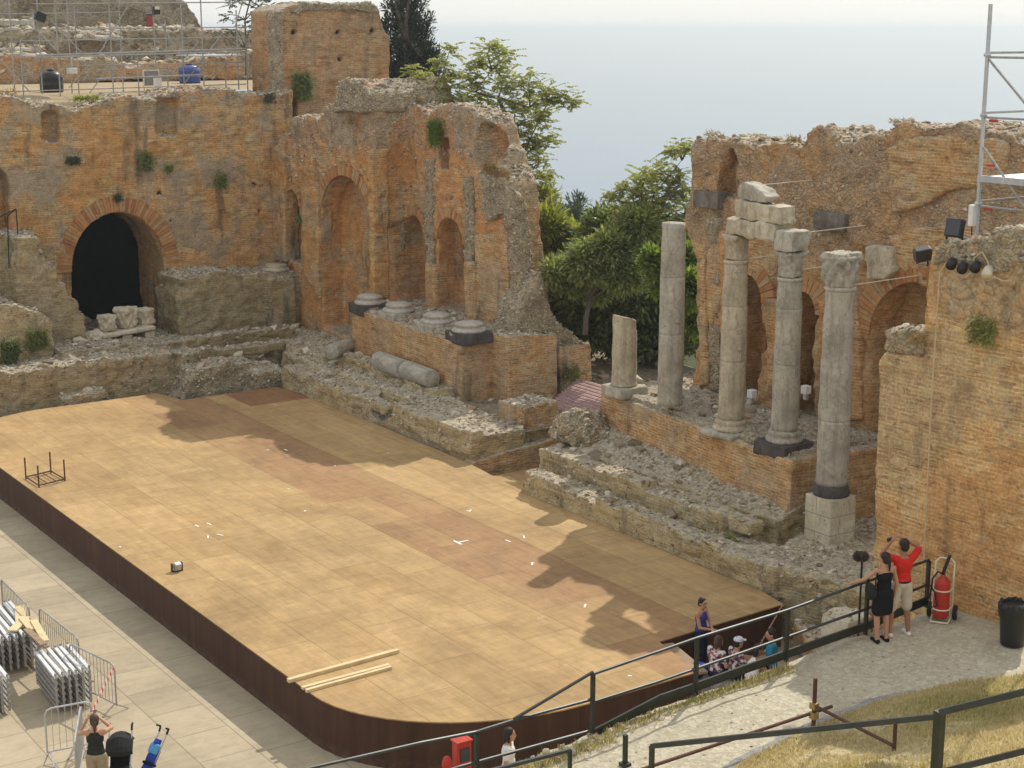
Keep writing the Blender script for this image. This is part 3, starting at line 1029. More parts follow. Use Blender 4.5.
def ring(name, c, half, zs, rise, w, axis, face, depth, parent, a0=0.0, a1=PI, n=None, mat='voussoir', seed=0, proud=0.03):
    """radial bricks round an arch"""
    R = random.Random(seed)
    bm = bmesh.new()
    n = n or max(8, int((half + rise) / 2 * (a1 - a0) / 0.11))
    for k in range(n):
        t0 = a0 + (a1 - a0) * (k + 0.05) / n
        t1 = a0 + (a1 - a0) * (k + 0.95) / n
        ww = w * R.uniform(0.9, 1.08)
        pr = face - (proud + R.uniform(-0.012, 0.012))
        q = []
        for (t, e) in ((t0, 0), (t1, 0), (t1, ww), (t0, ww)):
            q.append((c + (half + e) * math.cos(t), zs + (rise + e) * math.sin(t)))
        if q[0] == q[1]: continue
        add_prism(bm, q, axis, pr, face + depth)
    return build(name, bm, M[mat], parent)


ring('arch_ring', cx_, half + 0.02, zs_, c[3][1] - zs_ + 0.02, 0.55, 'y', A, 0.2, wing, seed=3, proud=0.045)
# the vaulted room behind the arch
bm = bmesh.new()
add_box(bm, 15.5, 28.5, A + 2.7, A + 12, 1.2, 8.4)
ch = build('chamber', bm, M['deep_shade'], wing)
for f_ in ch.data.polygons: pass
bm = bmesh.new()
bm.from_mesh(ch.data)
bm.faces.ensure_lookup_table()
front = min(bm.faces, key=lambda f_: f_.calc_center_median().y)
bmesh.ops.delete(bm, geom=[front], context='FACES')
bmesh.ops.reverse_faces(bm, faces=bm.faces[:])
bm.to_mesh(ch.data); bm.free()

# grey masonry step right of the arch
bm = bmesh.new()
add_prism(bm, jag([(22.75, 1.4), (22.7, 4.35), (24.2, 4.45), (25.6, 4.25), (26.9, 4.2), (27.75, 4.1), (27.75, 1.4)], 0.08, 0.4, 4, 2.5), 'y', 55.4, A + 0.3)
add_box(bm, 26.3, 27.4, 55.15, 55.9, 1.4, 4.0)
t = masonry('masonry_block', bm, M['weathered'], None, None, 0.065, 0.06, 1.4, 0.04, 3.6, seed=8)
tag(t, 'grey worn masonry block filling the corner right of the dark arch', 'masonry block')

# ruined stair and small raised block at far left
bm = bmesh.new()
st = xz([(-30, 232), (12, 236), (36, 233), (47, 262), (56, 292), (80, 316), (84, 345), (60, 352), (-30, 372)], 55.9)
add_prism(bm, jag(st, 0.07, 0.35, 6), 'y', 55.9, A + 0.4)
stp_ = [(14, 236), (36, 234), (37, 250), (45, 251), (47, 266), (54, 267), (56, 282), (63, 284), (65, 297), (73, 299), (75, 311), (83, 313), (86, 350), (14, 360)]
add_prism(bm, jag(xz(stp_, 55.3), 0.05, 0.3, 7), 'y', 55.0, 56.4)
t = masonry('ruined_stair', bm, M['weathered'], None, None, 0.07, 0.05, 1.6, 0.035, 4, seed=9)
tag(t, 'crumbling sloped brick stair climbing the wall left of the dark arch', 'stair ruin')
bm = bmesh.new()
add_prism(bm, jag(xz([(-40, 302), (12, 303), (40, 312), (53, 322), (54, 372), (-40, 385)], 54.2), 0.06, 0.35, 8), 'y', 54.0, 56.2)
t = masonry('low_wall', bm, M['rubble_tan'], None, None, 0.07, 0.05, 1.4, 0.03, 4, seed=10)
tag(t, 'squat flat-topped stone block at the foot of the ruined stair', 'low wall')

# terraces in front of the arch
bm = bmesh.new()
tq = xz([(-60, 372), (30, 372), (70, 362), (120, 356), (175, 352), (225, 356), (268, 362), (300, 366), (300, 410), (-60, 460)], 52.3)
tq = [(p[0], max(p[1], -0.1)) for p in tq]
add_prism(bm, jag(tq, 0.07, 0.35, 12, 0.8), 'y', 52.25, 53.9)
tq = xz([(60, 352), (110, 343), (200, 343), (300, 334), (345, 332), (345, 372), (60, 372)], 53.6)
add_prism(bm, jag(tq, 0.06, 0.35, 13), 'y', 53.3, 55.8)
add_box(bm, 13, 23.0, 55.0, 61, 0.0, 2.08)
edge_row(bm, 'x', 52.22, 13.5, 25.5, 2.22, .36, 307)
edge_row(bm, 'x', 53.28, 17.5, 26.5, 2.45, .3, 308)
t = masonry('foundation_wall', bm, M['rubble_low'], None, None, 0.055, 0.04, 1.3, 0.035, 4, seed=14)
tag(t, 'dark grey stepped foundation wall along the back end of the stage, under the arch', 'foundation')
FND = [t]
bm = bmesh.new()
add_prism(bm, jag(xz([(175, 405), (188, 372), (215, 362), (250, 360), (275, 366), (278, 392)], 51.4), 0.08, 0.3, 15), 'y', 51.1, 52.5)
add_box(bm, 23.4, 24.5, 50.5, 52.6, -0.2, 1.55)
t = masonry('ruin_fragment', bm, M['rubble'], None, None, 0.06, 0.09, 1.5, 0.05, 3.4, seed=16)
tag(t, 'broken grey rubble lump against the foundation wall at the stage corner', 'wall fragment')
FND.append(t)

bm = bmesh.new()
add_prism(bm, jag(xz([(60, 410), (62, 398), (105, 388), (110, 402)], 51.9), 0.05, 0.3, 16), 'y', 51.75, 52.4)
t = masonry('stone_kerb', bm, M['rubble'], None, None, 0.05, 0.05, 1.6, 0.03, 4, seed=18)
tag(t, 'long low stone kerb lying along the rounded far corner of the stage', 'kerb')
FND.append(t)

# =================================================================== tower
TY = 57.9
tower = place('brick_tower', (30, TY, 8), 0, 'square brown brick tower rising above the arched wing in front of the cypress', 'tower')
tpz = jagl(xz([(278, 12), (287, 6), (305, 4), (320, 2), (345, 5), (372, 5), (380, 13), (384, 30), (390, 36), (391, 105)], TY), 0.05, 0.35, 20)
x278 = aty(278, 60, TY).x
bm = bmesh.new()
add_prism(bm, [(x278, 9.0)] + tpz + [(aty(391, 105, TY).x, 9.0)], 'y', TY, TY + 2.5)
pl2 = xz([(272, 95), (284, 96), (287, 150), (272, 160)], TY - .3)
add_prism(bm, pl2, 'y', TY - .3, TY + 2)
cut = bmesh.new()
for (px, py) in ((294, 32), (338, 32), (373, 31), (340, 60)):
    p0 = aty(px, py, TY)
    add_box(cut, p0.x - .1, p0.x + .1, TY - .5, TY + .6, p0.z - .1, p0.z + .1)
add_prism(cut, xz([(287, 97), (301, 98), (300, 136), (288, 134)], TY - .3), 'y', TY - .8, TY + 1.6)
masonry('wall', bm, M['brick_tower'], tower, cut, 0.075, 0.04, 1.2, 0.015, 4.4, seed=22)
bm = bmesh.new()
q = xz([(274, 12), (283, 10), (285, 105), (277, 105)], TY - .04)
add_prism(bm, jag(q, 0.06, 0.3, 23), 'y', TY - .06, TY + .6)
masonry('rubble_strip', bm, M['rubble'], tower, None, 0.06, 0.03, 2, 0.03, 5, seed=24)
bm = bmesh.new()
q = xz([(284, 14), (305, 3), (345, 4), (374, 3), (380, 13), (352, 10), (312, 11)], TY)
add_prism(bm, jag(q, 0.05, 0.3, 25), 'y', TY - .1, TY + 2.4)
masonry('broken_top', bm, M['rubble'], tower, None, 0.07, 0.05, 2, 0.03, 4, seed=26)

# =================================================================== scene wall, left half
XL = 29.0
XB = 27.7
lw = place('scene_wall', (29, 50, 2), 0, 'high ruined brick scene wall with three tall round-headed niches, left of the central gap', 'ruined wall')
bm = bmesh.new()
tb = yz([(272, 150), (281, 136), (289, 133), (292, 119), (318, 118), (326, 108), (337, 101), (337, 84), (350, 80), (362, 82), (368, 88), (371, 100), (373, 104)], XB)
yb = tb[-1][0]
add_prism(bm, [(58.2, 1.2)] + jagl(tb, 0.09, 0.35, 30) + [(yb, 1.2)], 'x', XB, XB + 3.4)
tm = yz([(374, 100), (405, 103), (430, 113), (437, 107), (446, 105), (456, 104), (470, 110), (483, 118), (488, 128), (493, 142), (496, 154), (499, 164), (506, 174), (509, 183), (511, 198), (514, 235), (517, 280), (520, 300)], XL)
add_prism(bm, [(tm[0][0] + 1.2, 3.0)] + [(tm[0][0] + 1.2, tm[0][1])] + jagl(tm, 0.10, 0.35, 31) + [(tm[-1][0], 3.0)], 'x', XL, XL + 1.15)
cut = bmesh.new()
NI = []


def niche(pl, pr, pb, psp, pc, X, depth, store, extra=0.0, bottom=None):
    """niche from picture marks on the wall plane x = X"""
    mid = (pl + pr) / 2
    c_ = atx(mid, psp, X)
    h_ = abs(atx(pl, psp, X).y - atx(pr, psp, X).y) / 2
    zc = atx(mid, pc, X).z
    zb = atx(mid, pb, X).z if bottom is None else bottom
    if zc - c_.z < h_ * 0.8: zsp = zc - h_
    else: zsp = c_.z
    add_prism(cut, arch(c_.y, h_, zb, zsp, zc - zsp, 16), 'x', X - 0.8, X + depth)
    store.append((c_.y, h_, zsp, zc - zsp, X))


niche(320, 371, 322, 215, 176, XB, 0.95, NI, bottom=2.25)
niche(286, 299, 262, 197, 190, XB, 0.9, NI)
niche(403, 424, 303, 225, 215, XL, .8, NI, bottom=3.8)
niche(438, 463, 313, 230, 218, XL, .8, NI, bottom=3.8)
# hollow of the broken half dome above
p0 = atx(486, 152, XL)
add_sphere(cut, (XL - 0.15, p0.y, p0.z), 1.0, 18, (1.0, 0.75, 1.0))
p0 = atx(443, 140, XL)
add_box(cut, XL - .5, XL + .5, p0.y - .28, p0.y + .28, p0.z - 1.0, p0.z + .1)
for (px, py, w) in ((417, 191, .09), (451, 199, .15), (430, 148, .12), (463, 148, .1)):
    p0 = atx(px, py, XL)
    add_box(cut, XL - .5, XL + .7, p0.y - w, p0.y + w, p0.z - w * .7, p0.z + w * .7)
for (px, py, w) in ((302, 208, .08), (365, 150, .08), (335, 150, .07)):
    p0 = atx(px, py, XB)
    add_box(cut, XB - .5, XB + .7, p0.y - w, p0.y + w, p0.z - w, p0.z + w)
masonry('wall', bm, M['brick_left'], lw, cut, 0.075, 0.06, 1.2, 0.03, 4.0, seed=33)
for i, (cy, h_, zsp, ri, X) in enumerate(NI):
    ring('arch_ring', cy, h_ + .02, zsp, ri + .02, (0.42, 0.2, 0.3, 0.32)[i], 'x', X, 0.2, lw, seed=40 + i, proud=0.05)
# rubble strips where the facing has gone
for i, q in enumerate([[(396, 122), (402, 122), (402, 250), (396, 250)], [(424, 160), (432, 160), (432, 268), (425, 266)], [(463, 176), (472, 176), (473, 262), (464, 262)], [(505, 190), (512, 190), (518, 300), (508, 262)], [(480, 178), (506, 178), (509, 212), (486, 222), (480, 205)]]):
    bm = bmesh.new()
    add_prism(bm, jag(yz(q, XL - .12), 0.06, 0.3, 50 + i), 'x', XL - .13, XL + .06)
    masonry('rubble_strip', bm, M['rubble'], lw, None, 0.06, 0.035, 2, 0.035, 4.6, seed=52 + i)
for i, q in enumerate([[(366, 150), (373, 150), (374, 300), (371, 300)], [(270, 150), (284, 140), (285, 262), (273, 262)], [(300, 190), (317, 185), (319, 300), (304, 275)]]):
    bm = bmesh.new()
    add_prism(bm, jag(yz(q, XB - .15), 0.05, 0.35, 60 + i), 'x', XB - .16, XB + .5)
    masonry('pilaster', bm, M['brick_wall'], lw, None, 0.065, 0.04, 1.7, 0.025, 4.4, seed=62 + i)
# brick piers between the niches, right panel
for i, q in enumerate([[(424, 262), (434, 264), (435, 320), (425, 318)], [(463, 262), (474, 262), (475, 326), (464, 324)]]):
    bm = bmesh.new()
    add_prism(bm, yz(q, XL - .2), 'x', XL - .2, XL + .4)
    masonry('brick_pier', bm, M['brick_podium'], lw, None, 0.065, 0.025, 1.7, 0.015, 4.4, seed=66 + i)
bm = bmesh.new()
add_prism(bm, jag(yz([(474, 236), (507, 232), (509, 300), (505, 330), (474, 332)], XL - .1), .03, .4, 68), 'x', XL - .1, XL + .4)
masonry('brick_panel', bm, M['brick_podium'], lw, None, 0.065, 0.02, 1.5, 0.012, 4.4, seed=69)
# slide of rubble at the broken end
bm = bmesh.new()
add_prism(bm, jag(xz([(506, 352), (510, 325), (520, 302), (530, 286), (538, 272), (544, 290), (549, 312), (562, 330), (586, 346), (586, 366), (506, 372)], 41.8), 0.07, 0.3, 70), 'y', 41.6, 42.9)
masonry('rubble_slide', bm, M['rubble'], lw, None, 0.07, 0.06, 1.3, 0.04, 4.2, seed=71)
bm = bmesh.new()
yE = tm[-1][0]
add_prism(bm, jag(xz([(511, 185), (524, 196), (528, 215), (533, 250), (540, 300), (544, 330), (519, 332), (516, 262), (510, 215)], yE - .06), .05, .3, 74), 'y', yE - .08, yE + .4)
masonry('rubble_end', bm, M['rubble'], lw, None, 0.06, 0.05, 1.6, 0.04, 4.4, seed=75)
bm = bmesh.new()
pts = [(333, 112), (336, 100), (337, 88), (346, 81), (356, 80), (364, 85), (370, 94), (371, 110), (352, 113)]
add_prism(bm, jag(yz(pts, XB - .15), 0.07, 0.3, 72), 'x', XB - .2, XB + 3.2)
masonry('broken_top', bm, M['rubble'], lw, None, 0.075, 0.09, 1.3, 0.05, 3.6, seed=73)

# podium of the left half
pod = place('brick_podium', (26.6, 45, 2), 0, 'low brick podium carrying four bare column bases, left of the central gap', 'podium')
bm = bmesh.new()
add_prism(bm, jag([(49.3, 1.5), (49.2, 3.68), (46.5, 3.72), (44, 3.68), (42.05, 3.62), (41.95, 1.5)], 0.02, 0.4, 80, 2.5), 'x', 26.6, 29.4)
masonry('wall', bm, M['brick_podium'], pod, None, 0.07, 0.03, 1.4, 0.014, 4.2, seed=81)
bm = bmesh.new()
add_box(bm, 26.7, 29.2, 42.2, 49.1, 3.55, 3.76)
masonry('rubble_top', bm, M['rubble'], pod, None, 0.07, 0.07, 1.6, 0.05, 3.8, seed=82)
bm = bmesh.new()
add_prism(bm, jag(xz([(509, 337), (534, 335), (558, 334), (558, 400), (509, 410)], 41.0), .025, .4, 82, 2), 'y', 41.0, 42.3)
t = masonry('brick_block', bm, M['brick_podium'], None, None, 0.07, 0.03, 1.4, 0.014, 4.2, seed=83)
tag(t, 'smooth orange brick block closing the right end of the four-base podium', 'brick block')
bm = bmesh.new()
add_prism(bm, jag(xz([(559, 347), (575, 345), (591, 344), (592, 385), (559, 395)], 41.3), .03, .3, 84, 2), 'y', 41.3, 43.2)
t = masonry('brick_block', bm, M['brick_podium'], None, None, 0.07, 0.04, 1.4, 0.02, 4.2, seed=85)
tag(t, 'lower brick stub beside the gravel court with rubble on its top', 'brick block')
FND.append(t)
bm = bmesh.new()
add_box(bm, 26.35, 27.75, 38.3, 39.5, 1.2, 2.3, Matrix.Translation((27, 38.9, 0)) @ Matrix.Rotation(0.12, 4, 'Z') @ Matrix.Translation((-27, -38.9, 0)))
t = masonry('brick_block', bm, M['brick_podium'], None, None, 0.06, 0.04, 1.4, 0.02, 4.2, seed=87)
tag(t, 'small free-standing brick block with a pale rubble top, left of the pink planks', 'brick block')
FND.append(t)

# foundations along the left half of the stage
bm = bmesh.new()
add_prism(bm, jag([(50.3, -.1), (50.3, 1.5), (48.5, 1.72), (46.6, 1.75), (44.8, 1.6), (43.4, 1.15), (42.9, 1.35), (42.4, 1.55), (42.4, -.1)], .12, .35, 90, .9), 'x', 24.35, 25.6)
add_box(bm, 25.2, 26.9, 42, 52, -.1, 1.85)
add_box(bm, 25.5, 28.6, 49.4, 54.5, -.1, 2.05)
add_prism(bm, jag([(50.5, 1), (50.5, 2.0), (46, 2.12), (42.4, 2.05), (42.4, 1)], .1, .3, 91, 1.5), 'x', 25.9, 26.7)
edge_row(bm, 'y', 24.32, 43.0, 50.2, 1.7, .34, 305)
edge_row(bm, 'y', 25.86, 46.9, 50.4, 2.3, .36, 306, .4)
t = masonry('foundation_wall', bm, M['rubble_tan'], None, None, 0.055, 0.09, 1.2, 0.05, 3.4, seed=92)
tag(t, 'jagged grey rubble foundation between the stage and the podium with four bases', 'foundation')
FND.append(t)
bm = bmesh.new()
add_prism(bm, jag([(42.6, -.1), (42.6, 1.9), (40.5, 1.85), (38.0, 1.72), (37.95, -.1)], .04, .4, 94, .9), 'x', 24.4, 26.3)
add_box(bm, 25.9, 29.5, 38.2, 42.2, -.1, 1.62)
edge_row(bm, 'y', 24.37, 38.0, 42.5, 1.84, .34, 303)
edge_row(bm, 'y', 24.37, 38.0, 42.5, 1.46, .34, 304, .3)
t = masonry('foundation_wall', bm, M['rubble_tan'], None, None, 0.05, 0.035, 1.4, 0.02, 4, seed=95)
tag(t, 'flat-topped tan stone foundation beside the notch in the back edge of the stage', 'foundation')
FND.append(t)
bm = bmesh.new()
add_prism(bm, [(24.35, -.4), (24.3, 1.0), (25.5, 1.15), (28.8, 1.42), (29.6, 1.45), (29.6, -.4)], 'y', 37.85, 38.3)
t = masonry('brick_wall', bm, M['brick_podium'], None, None, 0.06, 0.03, 1.4, 0.015, 4.2, seed=97)
tag(t, 'low brick side wall of the sunken entrance notch behind the stage', 'low wall')
# broken lump of masonry by the gap
bm = bmesh.new()
p0 = Vector((26.1, 34.95, 2.25))
add_sphere(bm, p0, 0.8, 16, (0.95, 0.9, 0.85), None)
add_sphere(bm, p0 + Vector((.15, -.35, -.3)), 0.65, 16, (1, 1, .8))
t = masonry('masonry_boulder', bm, M['rubble'], None, None, 0.05, 0.16, 1.6, 0.08, 3.6, seed=99)
tag(t, 'big rounded lump of grey rubble masonry beside the pink planks', 'boulder')

# =================================================================== scene wall, right half
XR = 29.1
rw = place('scene_wall', (XR, 28, 3), 0, 'long rubble and brick scene wall with a ragged flat top, behind the standing columns', 'ruined wall')
bm = bmesh.new()
tr = yz([(697, 420), (697, 262), (688, 240), (684, 205), (690, 192), (692, 160), (695, 141), (715, 136), (733, 140), (752, 145), (776, 142), (788, 148), (800, 146), (812, 134), (824, 131), (836, 136), (846, 146), (856, 140), (870, 132), (886, 135), (897, 127), (907, 121), (935, 124), (962, 125), (985, 127), (1010, 132), (1013, 142), (1060, 146), (1100, 150)], XR)
add_prism(bm, [(tr[0][0], 1.0)] + jagl(tr, 0.10, 0.35, 110)[1:] + [(tr[-1][0], 1.0)], 'x', XR, XR + 1.7)
cut = bmesh.new()
NR = []
niche(735, 762, 396, 300, 275, XR, 1.1, NR, bottom=3.45)
niche(792, 816, 410, 312, 292, XR, 1.1, NR, bottom=3.45)
p0 = atx(917, 345, XR)
p1 = atx(925, 283, XR)
BIG = (p1.y, 1.62, p1.z - 1.5, 1.5)
add_prism(cut, arch(BIG[0], BIG[1], 1.5, BIG[2], BIG[3], 18), 'x', XR - .8, XR + .9)
q = yz([(716, 198), (735, 196), (735, 158), (731, 146), (722, 160)], XR)
add_prism(cut, q, 'x', XR - .6, XR + .55)
for (px, py, w, h_) in ((794, 236, .1, .1), (880, 360, .1, .1), (855, 205, .08, .06), (775, 165, .06, .06), (900, 160, .06, .06)):
    p0 = atx(px, py, XR)
    add_box(cut, XR - .5, XR + .6, p0.y - w, p0.y + w, p0.z - h_, p0.z + h_)
masonry('wall', bm, M['brick_right'], rw, cut, 0.075, 0.09, 1.1, 0.04, 3.8, seed=113)
for i, (cy, h_, zsp, ri, X) in enumerate(NR):
    ring('arch_ring', cy, h_ + .02, zsp, ri + .02, 0.5, 'x', X, 0.2, rw, seed=114 + i, proud=0.06)
ring('arch_ring', BIG[0], BIG[1] + .02, BIG[2], BIG[3] + .02, 0.55, 'x', XR, 0.3, rw, seed=118, proud=0.07)
for i, (px0, py0, px1, py1) in enumerate(((817, 214, 849, 228), (697, 193, 722, 206))):
    a = atx(px0, py1, XR); b = atx(px1, py0, XR)
    bm = bmesh.new()
    add_bevbox(bm, XR - .16, XR + .3, b.y, a.y, a.z, b.z, 0.02)
    build('stone_lintel', bm, M['lintel_stone'], rw)
for i, q in enumerate([[(865, 246), (890, 246), (892, 272), (884, 280), (866, 279)]]):
    bm = bmesh.new()
    add_prism(bm, yz(q, XR - .3), 'x', XR - .3, XR + .3)
    masonry('ashlar_block', bm, M['col_warm'], rw, None, 0.05, 0.03, 2, 0.02, 5, seed=120)
for i, q in enumerate([[(699, 262), (704, 258), (708, 385), (699, 388)], [(718, 230), (728, 228), (732, 385), (722, 392)], [(765, 300), (786, 300), (790, 402), (768, 398)], [(818, 300), (834, 296), (838, 415), (820, 412)], [(845, 290), (857, 300), (862, 420), (846, 420)]]):
    bm = bmesh.new()
    add_prism(bm, jag(yz(q, XR - .13), 0.03, 0.4, 122 + i), 'x', XR - .14, XR + .4)
    masonry('pilaster', bm, (M['brick_podium'], M['brick_left'])[i % 2], rw, None, 0.065, 0.03, 1.7, 0.02, 4.4, seed=128 + i)
for i, q in enumerate([[(706, 216), (718, 214), (721, 392), (709, 390)]]):
    bm = bmesh.new()
    add_prism(bm, jag(yz(q, XR - .06), 0.05, 0.3, 132 + i), 'x', XR - .07, XR + .4)
    masonry('rubble_strip', bm, M['rubble'], rw, None, 0.06, 0.035, 2, 0.035, 4.6, seed=134 + i)

for i, q in enumerate([[(886, 146), (905, 134), (960, 136), (1005, 140), (1006, 186), (950, 192), (930, 206), (892, 214)], [(700, 300), (708, 250), (722, 230), (760, 232), (790, 262), (768, 280), (742, 266), (728, 282), (712, 330)], [(890, 236), (930, 226), (975, 222), (980, 262), (930, 262), (896, 274)], [(716, 196), (736, 196), (736, 156), (728, 150)]]):
    bm = bmesh.new()
    add_prism(bm, jag(yz(q, XR - .05), 0.07, 0.3, 200 + i), 'x', XR - (.09 if i < 3 else -.5), XR + (.4 if i < 3 else .7))
    masonry('brick_panel', bm, M['brick_podium'], rw, None, 0.065, 0.04, 1.5, 0.03, 4.4, seed=205 + i)

# podium under the columns
rp = place('brick_podium', (26.5, 31, 2), 0, 'brick podium carrying the row of standing columns, right of the central gap', 'podium')
bm = bmesh.new()
add_prism(bm, [(26.75, 35.0), (25.95, 26.45), (28.2, 26.2), (29.6, 26.2), (29.6, 34.4), (28.2, 35.0)], 'z', 1.0, 3.38)
masonry('wall', bm, M['brick_podium'], rp, None, 0.07, 0.03, 1.4, 0.014, 4.2, seed=141)
bm = bmesh.new()
add_prism(bm, [(26.85, 34.8), (26.1, 26.75), (29.3, 26.5), (29.3, 34.2), (28.2, 34.8)], 'z', 3.25, 3.5)
masonry('rubble_top', bm, M['rubble'], rp, None, 0.07, 0.06, 1.6, 0.06, 3.8, seed=142)
bm = bmesh.new()
add_box(bm, 29.0, 36, 34.8, 36.3, .8, 3.0)
add_box(bm, 27.6, 30, 34.9, 35.9, .8, 2.3)
add_box(bm, 29.6, 34, 33.2, 35.2, .8, 3.3)
t = masonry('low_wall', bm, M['rubble_tan'], None, None, 0.075, 0.12, 1.2, 0.07, 3.3, seed=143)
tag(t, 'low broken stone wall running back behind the column stump', 'low wall')
FND.append(t)

# three foundation steps in front of it
bm = bmesh.new()
add_prism(bm, jag([(34.7, -.1), (34.6, 1.35), (32.5, 1.55), (29.5, 1.42), (27.5, 1.55), (25.2, 1.66), (24.9, -.1)], .06, .35, 150, .9), 'x', 23.85, 25.0)
edge_row(bm, 'y', 23.82, 25.1, 34.5, 1.62, .34, 301)
t1 = masonry('foundation_step', bm, M['rubble_tan'], None, None, 0.05, 0.035, 1.4, 0.02, 4, seed=151)
tag(t1, 'lowest stone foundation step right against the back edge of the stage', 'foundation')
bm = bmesh.new()
add_prism(bm, jag([(35.2, -.1), (35.1, 1.95), (33.2, 1.95), (29.5, 1.9), (27.0, 1.95), (26.4, -.1)], .06, .35, 152, .9), 'x', 24.75, 25.8)
edge_row(bm, 'y', 24.72, 26.5, 35.0, 2.02, .36, 302)
t2 = masonry('foundation_step', bm, M['rubble_tan'], None, None, 0.05, 0.035, 1.4, 0.02, 4, seed=153)
tag(t2, 'middle stone foundation step with weeds, below the column podium', 'foundation')
bm = bmesh.new()
add_prism(bm, [(25.5, .8), (25.5, 2.0), (26.8, 2.5), (27.0, 2.5), (27.0, .8)], 'y', 26.3, 34.8)
t3 = masonry('foundation_step', bm, M['rubble_tan'], None, None, 0.06, 0.06, 1.2, 0.04, 4, seed=155)
tag(t3, 'sloping band of loose rubble at the foot of the column podium', 'foundation')
FND += [t1, t2, t3]
# rubble floor under the fourth column and the parodos end
bm = bmesh.new()
add_prism(bm, [(23.9, 25.4), (27.2, 26.6), (29.3, 26.4), (29.3, 20.5), (24.6, 20.9), (24.3, 23.5)], 'z', 0, 1.62)
add_box(bm, 23.9, 25.2, 24.7, 26.6, 0, 1.55)
t = masonry('foundation_floor', bm, M['rubble_tan'], None, None, 0.065, 0.06, 1.2, 0.05, 3.6, seed=157)
tag(t, 'broken stone floor under the white pedestal of the nearest column', 'foundation')
FND.append(t)
bm = bmesh.new()
p0 = atz(862, 612, 1.9)
add_box(bm, 22.0, 22.65, 20.7, 21.4, 0, 2.0)
t = masonry('stone_block', bm, M['limestone'], None, None, 0.05, 0.04, 1.7, 0.03, 4, seed=158)
tag(t, 'yellowish squared stone block with rubble on top, just behind the path railing', 'stone block')
FND.append(t)
bm = bmesh.new()
add_prism(bm, [(23.75, 24.0), (24.6, 20.8), (23.9, 19.3), (22.6, 19.2), (22.2, 20.5), (22.9, 22.6)], 'z', 0, 0.75)
t = masonry('brick_footing', bm, M['brick_podium'], None, None, 0.07, 0.10, 1.2, 0.06, 3.2, seed=159)
tag(t, 'low reddish brick footing between the stage corner and the near wall', 'foundation')
FND.append(t)

# =================================================================== near wall on the right
XK = 22.7
kw = place('brick_wall', (XK, 17, 2.6), 0, 'massive brick wall in the right foreground, above the fire extinguisher', 'ruined wall')
bm = bmesh.new()
tk = yz([(872, 560), (879, 362), (884, 352), (913, 352), (921, 332), (925, 300), (929, 262), (934, 249), (945, 242), (962, 240), (985, 236), (1005, 230), (1024, 226), (1080, 215)], XK)
poly = [(20.95, -.1)] + jagl(tk, 0.035, 0.35, 160)[1:]
poly = [p for p in poly if p[0] > 16.75]
poly = poly + [(16.6, poly[-1][1]), (16.6, -.1)]
add_prism(bm, poly, 'x', XK, XK + 2.6)
SUN_CUT = [(22.5, 17.0), (26.5, 19.2), (26.5, 14), (22.5, 14)]  # unseen end of the wall, shaped on a slant so sun reaches the grass
cut = bmesh.new(); add_prism(cut, SUN_CUT, 'z', -2, 14)
masonry('wall', bm, M['brick_front'], kw, cut, 0.06, 0.025, 1.5, 0.018, 4.6, seed=161)
bm = bmesh.new()
tk2 = yz([(930, 268), (931, 248), (945, 242), (962, 240), (985, 236), (1005, 230), (1024, 226), (1040, 222), (1040, 278), (1024, 275), (985, 272), (955, 268)], XK - .06)
add_prism(bm, jag(tk2, 0.06, 0.3, 162), 'x', XK - .07, XK + 2.5)
cut = bmesh.new(); add_prism(cut, SUN_CUT, 'z', -2, 14)
masonry('broken_top', bm, M['rubble'], kw, cut, 0.055, 0.09, 1.7, 0.06, 4.0, seed=163)
bm = bmesh.new()
tk3 = yz([(883, 352), (886, 331), (918, 329), (925, 335), (922, 356)], XK - .05)
add_prism(bm, tk3, 'x', XK - .06, XK + 1.6)
masonry('ledge_rubble', bm, M['rubble'], kw, None, 0.05, 0.05, 2, 0.04, 4.6, seed=164)

# =================================================================== hill at upper left
bm = bmesh.new()
hp = xz([(-80, -60), (150, -60), (188, -8), (197, 6), (214, 22), (224, 36), (252, 48), (262, 60), (262, 80), (-80, 90)], 86)
add_prism(bm, jag(hp, 0.3, 1.2, 170), 'y', 86, 94)
rock = masonry('rocky_hill', bm, M['rock'], None, None, 0.28, 0.7, 0.35, 0.25, 0.9, seed=171)
tag(rock, kind='structure')
bm = bmesh.new()
add_prism(bm, jag(xz([(-80, 26), (60, 32), (150, 28), (240, 32), (262, 36), (262, 75), (-80, 80)], 79), .15, .6, 172), 'y', 78.5, 82)
t = masonry('terrace_wall', bm, M['rock'], None, None, 0.14, 0.2, .7, 0.1, 1.8, seed=173)
tag(t, 'upper rubble terrace wall under the rocky hill, behind the scaffolding', 'ruined wall')
bm = bmesh.new()
add_prism(bm, jag(xz([(-80, 52), (40, 56), (110, 58), (125, 66), (180, 60), (262, 52), (262, 79), (-80, 86)], 76), .1, .6, 174), 'y', 75.2, 77)
t = masonry('terrace_wall', bm, M['brick_wall'], None, None, 0.12, 0.12, .9, 0.06, 2.6, seed=175)
tag(t, 'low brick and rubble wall standing on the back of the sandy terrace', 'ruined wall')
bm = bmesh.new()
for (a, b, y_, h_) in (((0, 20), (30, 24), 82.5, .3), ((60, 28), (190, 30), 81, .3), ((75, 36), (120, 38), 78.3, .22), ((0, 48), (40, 50), 77.8, .22)):
    p = aty(*a, y_); q = aty(*b, y_)
    add_box(bm, p.x, q.x, y_ - .5, y_ + .6, p.z - h_, p.z)
t = masonry('stone_ledge', bm, M['marble'], None, None, 0.08, 0.06, .9, 0.03, 2.6, seed=176)
tag(t, 'pale stone walkway ledges stepping along the rubble slope behind the scaffolding', 'ledge')

